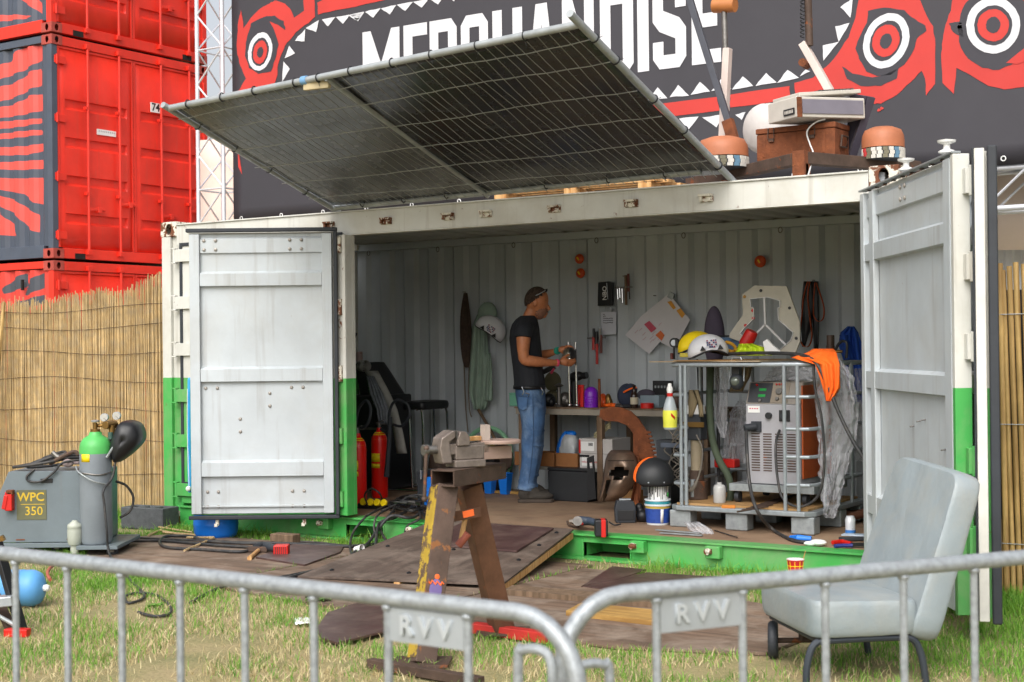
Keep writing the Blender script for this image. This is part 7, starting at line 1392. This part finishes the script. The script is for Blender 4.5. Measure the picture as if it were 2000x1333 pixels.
stp = thing('hanging_straps', 'black and orange webbing straps hanging on the back wall', 'straps', PV(1588, 548, WV)); m_os = mat('orange_webbing', 'c05a34', .8)
drape('black_strap', [(1570, 1590, 550), (1566, 1592, 590), (1565, 1584, 640), (1567, 1572, 678)], WV - .05, m_black, stp, n=8, amp=.015); drape('black_strap', [(1585, 1598, 550), (1588, 1600, 620), (1590, 1598, 690)], WV - .07, m_black, stp, n=6, amp=.012)
for pts in ([(1578, 550), (1570, 580), (1566, 620), (1562, 655), (1568, 675), (1580, 676), (1586, 655), (1582, 620), (1578, 580), (1582, 550)], [(1592, 552), (1590, 585), (1590, 615), (1598, 628), (1608, 622), (1609, 600), (1602, 575), (1594, 552)]):
    c = spline([PV(x, y, WV - .1) for x, y in pts], 5); MB().grid([[p + V((0, -.012, 0)) for p in c], [p + V((0, .012, 0)) for p in c]]).build('orange_strap', m_os, stp, smooth=60, solid=.004)
pv = thing('pipe_valve', 'brown pipe fitting with a bent black tube behind the orange cloth', 'pipe fitting', PV(1622, 700, 1.3)); MB().cyl(PV(1622, 700, 1.3), PV(1622, 675, 1.3), .03).cyl(PV(1622, 675, 1.3), PV(1622, 655, 1.3), .027).build('pipe', mat('brown_pipe', '4a3a30', .5, .3), pv, bevel=.003); MB().tube(spline([PV(1630, 692, 1.3), PV(1636, 675, 1.3), PV(1645, 667, 1.3), PV(1654, 672, 1.3), PV(1653, 700, 1.3)], 4), .01, 8).build('bent_tube', m_black, pv); MB().cyl(PV(1630, 687, 1.28), PV(1645, 687, 1.28), .01).build('fitting', m_brass, pv)
oc = drape('orange_shirt', [(1588, 1628, 682, .12), (1575, 1634, 690, .05), (1545, 1636, 699, .0), (1592, 1640, 712, -.04), (1602, 1640, 740, -.05), (1607, 1641, 758, -.05), (1612, 1630, 775, -.05), (1614, 1622, 784, -.05)], .62, m_orange, None, n=20, amp=.012, folds=3, seed=2); tag(oc, 'bright orange cloth draped over the cage corner', 'cloth')
bj = thing('blue_jacket', 'blue work jacket hanging beside the right door', 'jacket', PV(1662, 745, 2.1)); m_bj = mat('work_blue', '1f4fae', .8, var=.15, vs=10, bump=.2)
drape('body', [(1656, 1668, 638), (1642, 1676, 650), (1638, 1684, 675), (1650, 1690, 710), (1655, 1696, 750), (1660, 1700, 790)], 2.15, m_bj, bj, amp=.025, folds=3); drape('sleeve', [(1640, 1656, 655), (1644, 1662, 680), (1652, 1668, 705)], 2.08, m_bj, bj, n=8, amp=.02, folds=1)
tag(MB().box((5.6, 1.35, FZ), (5.95, 1.9, FZ + .75)).build('navy_bin', mat('navy_bin', '2a3a52', .6), bevel=.02), 'dark blue bin in the right corner behind the plastic wrap', 'bin')
# ---- floor at the right
for i, (x, y, n_, lb) in enumerate(((1655, 1005, 3, 'brown webbing belt coiled at the back of the pile'), (1662, 1020, 3, 'brown webbing belt coiled at the front of the pile'), (1645, 1025, 2, 'brown webbing belt end lying beside the coils'))):
    c = PZ(x, y, FZ); pts = [c + V(((.05 + .015 * math.sin(k)) * 1.6 * math.cos(k * .7), (.05 + .012 * k / 3) * math.sin(k * .7), .022 + .03 * i * (i < 2) + .008 * math.sin(k * 1.7))) for k in range(10 * n_)]
    cs_ = spline(pts, 3); o = MB().grid([[p + V((0, 0, -.02)) for p in cs_], [p + V((0, 0, .03)) for p in cs_]]).build('webbing_belt', mat('brown_webbing', '6e4632', .75, var=.2), smooth=60, solid=.004); tag(o, lb, 'belt', 'brown belts by the door')
q = PZ(1661, 1044, FZ); dc = thing('drink_can', 'white and blue drink can on the floor edge', 'can', q); MB().lathe([(.024, 0), (.032, .008), (.033, .1), (.026, .114), (.027, .118), (.024, .117), (.001, .112)], q, 24).build('can', mat('white_can', 'dcdfe4', .3, .2, spots=('5a6a9a', .45, 45)), dc, smooth=50); MB().lathe([(.0333, .012), (.0335, .03)], q, 24).build('blue_band', mat('can_blue', '3a7ac0', .3), dc)
pl_ = thing('pipe_wrench', 'pliers with red and blue handles on the floor edge', 'pliers', PZ(1655, 1062, FZ)); MB().tube([PZ(1626, 1060, FZ + .02), PZ(1645, 1058, FZ + .02), PZ(1664, 1063, FZ + .018)], .013, 8).build('red_handle', m_redp, pl_); MB().tube([PZ(1630, 1067, FZ + .018), PZ(1648, 1066, FZ + .018), PZ(1665, 1066, FZ + .018)], .012, 8).build('blue_handle', mat('navy_grip', '2a2f7a', .5), pl_); MB().bar(PZ(1662, 1064, FZ + .018), PZ(1688, 1064, FZ + .018), .03, .02).build('jaw', m_black, pl_)
tag(MB().bar(PZ(1640, 1053, FZ + .015), PZ(1690, 1052, FZ + .015), .05, .02).build('dark_tool', m_rubber, bevel=.004), 'flat dark tool lying beside the drink can', 'tool')
tag(MB().bar(PZ(1646, 1044, FZ + .006), PZ(1690, 1046, FZ + .006), .08, .01).build('pale_tray', mat('pale_blue_tray', 'b4c4d6', .4), bevel=.002), 'pale blue flat tray under the drink can', 'tray')
gv = thing('work_glove', 'blue and white work glove on the floor edge', 'glove', PZ(1580, 1058, FZ)); MB().tube([PZ(1545, 1050, FZ + .02), PZ(1560, 1052, FZ + .025), PZ(1585, 1054, FZ + .022)], [.014, .024, .02], 10).build('cuff', m_blue, gv); MB().ell(PZ(1598, 1060, FZ + .022), (.055, .045, .02), 12).ell(PZ(1582, 1062, FZ + .016), (.04, .03, .015)).build('rag', m_white, gv)
pbg_ = drape('plastic_bag', [(1336, 1365, 1020), (1345, 1390, 1035), (1370, 1398, 1048)], .42, m_wrap, None, n=12, amp=.02); tag(pbg_, 'small clear plastic bag on the floor edge before the cage', 'plastic bag')
for i, (a, b, lb) in enumerate((((1282, 1035), (1368, 1042), 'upper thin grey metal strip on the floor edge'), ((1290, 1041), (1372, 1046), 'lower thin grey metal strip on the floor edge'), ((1395, 1036), (1440, 1050), 'thin black wire on the floor edge before the cage'))): tag(MB().bar(PZ(*a, FZ + .008), PZ(*b, FZ + .008), .03 if i < 2 else .006, .006).build('metal_strip', m_galvd if i < 2 else m_black), lb, 'strip')
# ================================================================ the worker
m0 = PV(1040, 979, 1.585); m0.z = FZ; DM = DEP(m0); SM = DM / FPX
def Q(x, y, b=0.): return PD(x, y, DM + b)
man = thing('person', 'person in black t-shirt and blue jeans working on a metal part at the bench', 'person', m0)
def loft(bld, rings, n=20):
    """rings: (px x, px y, depth b, rx px, rb m[, axis]) -> closed skin; ring plane is horizontal"""
    rows = []
    for r in rings:
        x, y, b, rx, rb = r[:5]; c = Q(x, y, b); tilt = r[5] if len(r) > 5 else 0
        rows.append([c + RTh * (rx * SM * math.cos(a)) + FWh * (rb * math.sin(a)) + V((0, 0, tilt * SM * math.cos(a))) for a in [2 * math.pi * k / n for k in range(n)]])
    bld.grid(rows, closed=True); bld.add(rows[0], [tuple(range(n))]); bld.add(rows[-1], [tuple(range(n))]); return bld
def limb(bld, pts, n=14):                                    # (x, y, b, r px)
    sp_ = spline([V((p[0], p[1], p[2] * 1000)) for p in pts], 4); rad = spline([V((p[3], 0, 0)) for p in pts], 4)
    return bld.tube([Q(p.x, p.y, p.z / 1000) for p in sp_], [r.x * SM for r in rad], n)
body = MB()
loft(body, [(1030, 622, 0, 13, .06), (1027, 632, 0, 20, .13), (1026, 645, 0, 24, .17), (1026, 665, 0, 26, .165), (1029, 700, 0, 26, .15), (1032, 750, 0, 25, .15), (1035, 790, 0, 25, .15)])
limb(body, [(1028, 632, 0, 13), (1034, 618, 0, 12.5), (1040, 606, 0, 12.5), (1045, 596, 0, 13)])
tl_ = Matrix.Rotation(-.16, 4, FWh)
body.ell(Q(1049, 588, 0), (.092, .077, .109), 22, rotz(FR) @ Matrix.Rotation(.2, 4, 'Y'), 14)      # skull
body.ell(Q(1055, 606, 0), (.058, .056, .075), 18, rotz(FR) @ Matrix.Rotation(.35, 4, 'Y'), 10)      # jaw
body.ell(Q(1062, 617, 0), (.024, .03, .022), 12, rotz(FR))                                        # chin
body.tube([Q(1066, 588, 0), Q(1070, 598, 0), Q(1073.5, 604, 0), Q(1069, 607, 0)], [.008, .011, .013, .009], 8)   # nose
body.ell(Q(1067, 613, 0), (.014, .024, .012), 10, rotz(FR)); body.ell(Q(1065, 586, 0), (.018, .055, .012), 10, rotz(FR))  # lips, brow
for b in (-.076, .076): body.ell(Q(1045, 592, b), (.02, .01, .032), 12, rotz(FR) @ Matrix.Rotation(.2, 4, 'Y'))
NA = [(1026, 637, -.15, 15), (1023, 650, -.195, 14.5), (1022, 672, -.215, 13), (1022, 690, -.22, 11), (1025, 703, -.22, 10.5), (1042, 706, -.205, 10.5), (1062, 708, -.17, 8.8), (1080, 709, -.125, 6.6), (1091, 709, -.10, 6.4)]
FA = [(1032, 637, .15, 15), (1034, 655, .195, 14), (1040, 680, .21, 12), (1047, 696, .2, 10.5), (1062, 693, .17, 9.5), (1078, 689, .12, 7), (1090, 685, .08, 6.4)]
limb(body, NA); limb(body, FA)
# near hand: palm under the part, four fingers, thumb above
body.ell(Q(1101, 707, -.075), (.04, .022, .03), 14, rotz(FR))
for i, (dy, L, db) in enumerate(((-3.5, 20, -.062), (.5, 22, -.058), (4, 20, -.052), (7, 16, -.046))):
    limb(body, [(1103, 706 + dy * .9, -.078, 3.0), (1112, 707 + dy, db - .005, 2.5), (1104 + L * .75, 707 + dy * 1.0, db + .015, 2.3), (1103 + L, 704 + dy * .9, db + .03, 2.0)], 8)
limb(body, [(1097, 703, -.07, 3.2), (1103, 698, -.062, 2.9), (1109, 694, -.055, 2.5), (1113, 693, -.05, 2.1)], 8)
# far hand: over the top of the part
body.ell(Q(1099, 683, .06), (.038, .022, .028), 14, rotz(FR) @ Matrix.Rotation(-.25, 4, 'Y'))
for i, (dx, b) in enumerate(((0, .03), (1, .045), (0, .06), (-3, .073))):
    limb(body, [(1101, 681, .06, 3.0), (1109 + dx, 676.5, b, 2.5), (1116 + dx, 678, b, 2.3), (1120 + dx, 683, b, 2.0)], 8)
limb(body, [(1097, 688, .045, 3.2), (1104, 690, .02, 2.8), (1109, 691, .0, 2.4), (1112, 690, -.01, 2.1)], 8)
# legs core
loft(body, [(1036, 785, 0, 25, .15), (1038, 800, 0, 24, .15), (1040, 812, 0, 22, .13)])
NL = [(1039, 795, -.08, 23), (1040, 830, -.085, 20.5), (1039, 862, -.085, 17.5), (1034, 905, -.09, 15), (1029, 935, -.095, 14), (1027, 958, -.095, 13.5)]
FL_ = [(1040, 795, .08, 23), (1042, 830, .085, 20.5), (1043, 862, .085, 17.5), (1039, 905, .085, 15), (1035, 932, .085, 14), (1034, 952, .085, 13.5)]
limb(body, [(a, b, c, d * .8) for a, b, c, d in NL]); limb(body, [(a, b, c, d * .8) for a, b, c, d in FL_])
body.build('body', m_skin, man, remesh=.0048, fixn=True)
m_tee = mat('black_tshirt', '22252c', .85, var=.25, vs=6, bump=.8, bs=11)
tee = MB()
loft(tee, [(1031, 617, 0, 14.5, .07), (1028, 624, 0, 21, .125), (1026, 633, 0, 26, .175), (1025, 645, 0, 29, .195), (1025, 662, 0, 30.5, .19), (1028, 690, 0, 30.5, .178), (1031, 720, 0, 29.5, .172), (1034, 745, 0, 30.5, .178), (1034, 757, 0, 30.5, .178)])
limb(tee, [(1026, 638, -.14, 17), (1023, 647, -.2, 17), (1022, 660, -.217, 17)]); limb(tee, [(1031, 638, .14, 17), (1034, 650, .195, 17), (1037, 664, .205, 16)])
tee.build('t_shirt', m_tee, man, remesh=.007)
m_jean = mat('blue_denim', '44658f', .85, var=.35, vs=9, bump=.8, bs=13, dust=('93acc8', .7, 5))
jn = MB(); loft(jn, [(1034, 752, 0, 28, .165), (1036, 770, 0, 29.5, .172), (1038, 790, 0, 28.5, .172), (1040, 806, 0, 26, .16)])
def wr(L_, f): return [(a + (1.6 * math.sin(i * 2.3 + f)), b, c, d * (1.12 + .05 * math.sin(i * 3.1 + f))) for i, (a, b, c, d) in enumerate(L_)]
limb(jn, wr(NL, 0)); limb(jn, wr(FL_, 1.5))
for y, r_ in ((838, 21), (868, 19), (925, 16.2), (944, 16.8), (952, 17.2)):
    for LL, bb in ((NL, -.09), (FL_, .09)):
        cx = np.interp(y, [p[1] for p in LL], [p[0] for p in LL]); jn.ell(Q(cx + 1, y, bb), (r_ * SM * 1.09, r_ * SM * 1.07, .018), 16, rotz(FR) @ Matrix.Rotation(.25 * math.sin(y), 4, 'Y'))
jn.build('jeans', m_jean, man, remesh=.008)
MB().grid([[Q(1034, y, 0) + RTh * (31 * SM * math.cos(a)) + FWh * (.181 * math.sin(a)) for a in [2 * math.pi * k / 24 for k in range(24)]] for y in (753, 760)], closed=True).build('belt', m_black, man, solid=.006, smooth=60)
for x, y, x2, y2 in ((1019, 756, 1023, 772), (1056, 757, 1061, 772), (1026, 768, 1034, 776)): MB().tube([Q(x, y, -.19), Q(x2, y2 - 6, -.195), Q(x2 - 3, y2, -.195)], .004, 6).build('key_ring', m_chrome, man)
m_boot = mat('worn_boot', '3d3832', .8, var=.3, vs=18, bump=.3)
for k, (LL, bb, dx) in enumerate(((NL, -.095, 0), (FL_, .085, 8))):
    bt_ = MB(); fz = FZ + .022; c = Q(1040 + dx, 970, bb); c.z = fz
    bt_.ell(c + RTh * .05 + V((0, 0, .028)), (.12, .048, .038), 18, rotz(FR)); bt_.ell(c - RTh * .055 + V((0, 0, .045)), (.06, .042, .06), 16, rotz(FR)); bt_.ell(c + RTh * .01 + V((0, 0, .06)), (.07, .042, .045), 14, rotz(FR) @ Matrix.Rotation(.5, 4, 'Y')); bt_.tube([c - RTh * .045 + V((0, 0, .05)), c - RTh * .045 + V((0, 0, .12))], .048, 14)
    o = bt_.build('boot', m_boot, man, remesh=.006)
    so_ = [c + RTh * (x * .001) + FWh * (y * .001) for x, y in ((-112, -30), (-118, 0), (-112, 30), (-60, 40), (20, 38), (100, 50), (150, 42), (172, 15), (172, -15), (150, -42), (100, -50), (20, -38), (-60, -40))]
    MB().prism([V((p.x, p.y, FZ + .001)) for p in so_], (0, 0, .026)).build('sole', mat('boot_sole', '4a4038', .8), o, bevel=.004)
    for j in range(3): MB().tube([c + RTh * (.0 + j * .022) + V((0, 0, .098 - j * .012)) - FWh * .025, c + RTh * (.004 + j * .022) + V((0, 0, .102 - j * .012)) + FWh * .025], .004, 5).build('lace', m_brass, o)
# hair, moustache, stubble, glasses on the head, wristbands
def cap(name, c, r, m, keep, mt, th=.004):
    me = MB().ell(c, r, 44, m, 34).mesh(name); bm = bmesh.new(); bm.from_mesh(me)
    bmesh.ops.delete(bm, geom=[f for f in bm.faces if not keep(f.calc_center_median() - c)], context='FACES'); bm.to_mesh(me); bm.free(); return put(name, me, mt, man, smooth=180, solid=th)
hm_ = rotz(FR) @ Matrix.Rotation(.2, 4, 'Y'); hc_ = Q(1048, 587.5, 0)
cap('hair', hc_, (.097, .082, .112), hm_, lambda d: d.z > .012 + .62 * d.dot(RTh) + (.02 if d.dot(RTh) > .05 else 0) + .014 * noise.noise(d * 90) and d.dot(RTh) < .072, mat('short_dark_hair', '3a2c24', .9, var=.4, vs=90, bump=.8, bs=260, dust=('7a6454', .6, 60)), .004)
cap('stubble', Q(1055, 606.5, 0), (.0595, .0575, .0765), rotz(FR) @ Matrix.Rotation(.35, 4, 'Y'), lambda d: d.z < .008 + .5 * abs(noise.noise(d * 60)) * .03 and d.dot(RTh) > -.03 + .02 * noise.noise(d * 80), mat('grey_stubble', '8f6450', .9, var=.35, vs=140, bump=.4, bs=300, dust=('5f4a40', .7, 120)), .0012)
MB().ell(Q(1069, 609.6, 0), (.010, .026, .0055), 10, rotz(FR) @ Matrix.Rotation(.3, 4, 'Y')).build('moustache', MATS['short_dark_hair'], man)
for b in (-.034, .034):
    MB().ell(Q(1063.6, 591.5, b), (.011, .011, .008), 12, rotz(FR)).build('eye', mat('eye_white', 'c8c0b8', .3), man); MB().ell(Q(1065.4, 592.3, b), (.006, .006, .006), 10).build('iris', m_black, man)
    MB().ell(Q(1065.5, 587, b), (.008, .02, .004), 8, rotz(FR)).build('eyebrow', MATS['short_dark_hair'], man)
MB().tube(spline([Q(1046, 578, -.075), Q(1056, 573, -.08), Q(1066, 567, -.06), Q(1070, 564, 0), Q(1066, 567, .06), Q(1056, 573, .08)], 4), .004, 6).build('sunglasses', m_galv, man)
MB().ell(Q(1066.5, 568, -.04), (.012, .03, .016), 12, rotz(FR) @ Matrix.Rotation(.6, 4, 'Y')).ell(Q(1066.5, 568, .04), (.012, .03, .016), 12, rotz(FR) @ Matrix.Rotation(.6, 4, 'Y')).build('sunglass_lens', m_black, man)
def band(p, d, r, w, mt): q = V((0, 0, 1)).rotation_difference(d.normalized()).to_matrix(); MB().lathe([(r, -w), (r * 1.06, -w * .5), (r * 1.06, w * .5), (r, w)], p, 18, q).build('wristband', mt, man, smooth=60, solid=.002)
band(Q(1088, 685.8, .086), Q(1090, 685, .08) - Q(1078, 689, .12), 6.9 * SM, .012, mat('teal_band', '2fb49a', .5)); band(Q(1088, 709, -.108), Q(1091, 709, -.1) - Q(1080, 709, -.125), 6.9 * SM, .008, mat('pink_band', 'd8486a', .6))
MB().tube(spline([Q(1050, 625, -.05), Q(1050, 640, -.09), Q(1052, 655, -.08)], 4), .002, 5).build('neck_cord', m_black, man)
# part held in the hands
pt = thing('lamp_part', 'round metal lamp housing held in the hands of the worker', 'metal part', Q(1112, 694, 0)); ax_ = (RTh * .86 + V((0, 0, .28)) - FWh * .42).normalized(); mp_ = V((0, 0, 1)).rotation_difference(ax_).to_matrix(); pc_ = Q(1110, 694, .0)
MB().lathe([(.001, -.05), (.02, -.048), (.026, -.03), (.05, -.02), (.056, -.008), (.056, .01), (.048, .016), (.046, .03)], pc_, 28, mp_).build('housing', mat('dull_brass_steel', '8c8878', .35, .7, var=.25, vs=30), pt, smooth=40)
MB().lathe([(.046, .031), (.052, .034), (.052, .046), (.02, .056), (.001, .057)], pc_, 28, mp_).build('lens', m_black, pt, smooth=40)
MB().cyl(Q(1106, 703, -.05), Q(1114, 701, -.055), .012).build('bolt', m_chrome, pt)
hs = thing('pink_handled_tool', 'dark tool with pink strap behind the worker arm on the bench', 'tool', Q(1075, 725, .15)); MB().tube([Q(1058, 728, .14), Q(1072, 722, .13), Q(1084, 716, .12)], .022, 10).build('body', m_black, hs); MB().tube([Q(1076, 730, .11), Q(1082, 720, .11)], .01, 8).build('strap', mat('pink_band', 'd8486a', .6), hs)
pk = MB(); 
for x0, y0, x1, y1 in ((1012, 776, 1030, 800),): pk.prism([Q(x0, y0, -.176), Q(x1, y0 + 1, -.188), Q(x1 - 1, y1 - 2, -.186), Q((x0 + x1) / 2, y1 + 2, -.182), Q(x0 + 1, y1 - 3, -.176)], FWh * -.004).build('back_pocket', m_jean, man, bevel=.001)
MB().tube(spline([Q(1041, 768, -.187), Q(1041, 800, -.19), Q(1042, 850, -.178), Q(1038, 900, -.165), Q(1032, 945, -.17)], 5), .0022, 5).build('side_seam', mat('seam_thread', '2f4668', .9), man)
# ================================================================ grass
def grass(name, N, region, dens_fn, h0, h1, w, seed, label, cat='grass'):
    rg = np.random.default_rng(seed); u0, u1, v0, v1 = region
    u = rg.uniform(u0, u1, N); v = rg.uniform(v0, v1, N)
    dx, dy = u - CAM.x, v - CAM.y; dep = dx * FW.x + dy * FW.y; la = dx * RT.x + dy * RT.y
    keep = (dep > 2.6) & (np.abs(la) < dep * .40 + .3)
    for P in BOARDS + [[(-.02, -.05), (6.08, -.05), (6.08, 2.45), (-.02, 2.45)]]:
        ins = np.zeros(len(u), bool); m = len(P)
        for i in range(m):
            x0, y0 = P[i]; x1, y1 = P[(i + 1) % m]
            if y0 == y1: continue
            c = ((y0 > v) != (y1 > v)) & (u < (x1 - x0) * (v - y0) / (y1 - y0) + x0); ins ^= c
        keep &= ~ins
    gx, gy = np.arange(-8, 12.01, .08), np.arange(-8, 3.01, .08)
    def field(sc, off): return np.array([[noise.fractal(V((x * sc, y * sc, off)), 1., 2., 4) for x in gx] for y in gy])
    def samp(F, a, b):
        i = np.clip((a + 8) / .08, 0, len(gx) - 1.01); j = np.clip((b + 8) / .08, 0, len(gy) - 1.01); i0, j0 = i.astype(int), j.astype(int); fi, fj = i - i0, j - j0
        return F[j0, i0] * (1 - fi) * (1 - fj) + F[j0, i0 + 1] * fi * (1 - fj) + F[j0 + 1, i0] * (1 - fi) * fj + F[j0 + 1, i0 + 1] * fi * fj
    n1 = samp(field(1.1, 3.), u, v); n2 = samp(field(3.2, 9.), u, v)
    keep &= rg.uniform(0, 1, N) < dens_fn(u, v, n1, n2)
    u, v, n1, n2 = u[keep], v[keep], n1[keep], n2[keep]; n = len(u)
    green = np.clip(.42 + .55 * n1 + .35 * n2 + .16 * (v + 3.2) + .20 * np.clip(u - 5.6, 0, 2) + .10 * np.clip(2.5 - u, -1, 2) * (v > -3.8), .03, .97)
    g = rg.uniform(0, 1, n) < green
    h = rg.uniform(h0, h1, n) * np.where(g, 1, .8) * (1 + .35 * n2); ang = rg.uniform(0, 6.283, n); lean = rg.uniform(.1, 1.15, n) * np.where(g, .8, 1.3); ld = rg.uniform(0, 6.283, n); ww = w * rg.uniform(.6, 1.3, n)
    bx, by = np.cos(ang) * ww / 2, np.sin(ang) * ww / 2; lx, ly = np.cos(ld) * lean * h, np.sin(ld) * lean * h; z = h / np.sqrt(1 + lean ** 2 * .8)
    co = np.zeros((n, 5, 3), np.float32)
    co[:, 0] = np.stack([u - bx, v - by, np.zeros(n)], 1); co[:, 1] = np.stack([u + bx, v + by, np.zeros(n)], 1)
    co[:, 2] = np.stack([u + bx * .8 + lx * .35, v + by * .8 + ly * .35, z * .6], 1); co[:, 3] = np.stack([u - bx * .8 + lx * .35, v - by * .8 + ly * .35, z * .6], 1); co[:, 4] = np.stack([u + lx, v + ly, z], 1)
    b = (np.arange(n) * 5)[:, None]; quad = (b + np.array([0, 1, 2, 3])); tri = (b + np.array([3, 2, 4]))
    me = bpy.data.meshes.new(name); me.vertices.add(n * 5); me.vertices.foreach_set('co', co.ravel())
    li = np.concatenate([quad.ravel(), tri.ravel()]).astype(np.int32); me.loops.add(len(li)); me.loops.foreach_set('vertex_index', li)
    me.polygons.add(2 * n); me.polygons.foreach_set('loop_start', np.concatenate([np.arange(n) * 4, n * 4 + np.arange(n) * 3]).astype(np.int32)); me.update(calc_edges=True)
    G1, G2, S1, S2 = (np.array(lin(c)[:3]) for c in ('4a8222', '8cb848', 'b5a072', 'ddd0a6'))
    t = rg.uniform(0, 1, n)[:, None]; col = np.where(g[:, None], G1 * (1 - t) + G2 * t, S1 * (1 - t) + S2 * t)
    c4 = np.ones((n, 5, 4), np.float32); c4[:, :, :3] = col[:, None, :]
    at = me.color_attributes.new('blade', 'FLOAT_COLOR', 'POINT'); at.data.foreach_set('color', c4.ravel())
    m = bpy.data.materials.get('grass_blades')
    if not m:
        m = bpy.data.materials.new('grass_blades'); m.use_nodes = True; tr = m.node_tree; p = tr.nodes['Principled BSDF']; a = tr.nodes.new('ShaderNodeAttribute'); a.attribute_name = 'blade'; tr.links.new(a.outputs['Color'], p.inputs['Base Color']); p.inputs['Roughness'].default_value = .6
        tl = tr.nodes.new('ShaderNodeBsdfTranslucent'); tr.links.new(a.outputs['Color'], tl.inputs[0]); mx = tr.nodes.new('ShaderNodeMixShader'); mx.inputs[0].default_value = .3; tr.links.new(p.outputs[0], mx.inputs[1]); tr.links.new(tl.outputs[0], mx.inputs[2]); tr.links.new(mx.outputs[0], tr.nodes['Material Output'].inputs[0])
    o = put(name, me, m, None, smooth=0, kind='stuff'); tag(o, label, cat); print(name, n); return o
grass('grass', 520000, (-3.5, 9.2, -7.2, 1.0), lambda u, v, a, b: np.clip(.60 + .85 * a + .75 * b + .1 * (v > -2.4), .05, 1), .018, .062, .0042, 3, 'short patchy grass, half green and half dry, around the container')
def near_edge(u, v, a, b): return np.clip(.22 * np.exp(-np.abs(v + .12) / .06) * (a + b > -.1) + .9 * np.exp(-np.abs(np.hypot(u - 6.6, v + .3)) / .5) + .5 * np.exp(-np.abs(v - .25) / .1) * (u < 0), 0, 1)
grass('long_grass', 160000, (-2.5, 8.5, -.75, .6), near_edge, .04, .12, .005, 8, 'longer green grass growing along the foot of the container')
# broad-leaved weeds
m_leaf = mat('weed_leaf', '5f8f34', .6, var=.3, vs=20)
def weed(p, r, n, label):
    t = thing('dock_plant', label, 'plant', p); p = V(p)
    for k in range(n):
        a = k * 2.4; L = r * random.uniform(.7, 1.1); d = V((math.cos(a), math.sin(a), 0)); s_ = V((-d.y, d.x, 0)); rows = []
        for j in range(6):
            f = j / 5; c = p + d * (L * f) + V((0, 0, .012 + L * (1.0 * f - .75 * f * f))); wd_ = .28 * L * math.sin(math.pi * min(1, f * .9 + .08)); rows.append([c - s_ * wd_, c + V((0, 0, -.01)), c + s_ * wd_])
        MB().grid(rows).build('leaf', m_leaf, t, smooth=180)
weed(PZ(383, 1050, 0) * 1 + V((.5, .25, 0)), .1, 9, 'light green leafy weed at the container foot right of the blue barrel')
weed(PZ(625, 1180, 0), .09, 8, 'broad leaved weed at the edge of the plywood piece')
weed(PZ(300, 1190, 0), .05, 6, 'small green weed in the dry grass by the hose loop')
for o in bpy.data.objects:
    if '_w' in o: del o['_w']
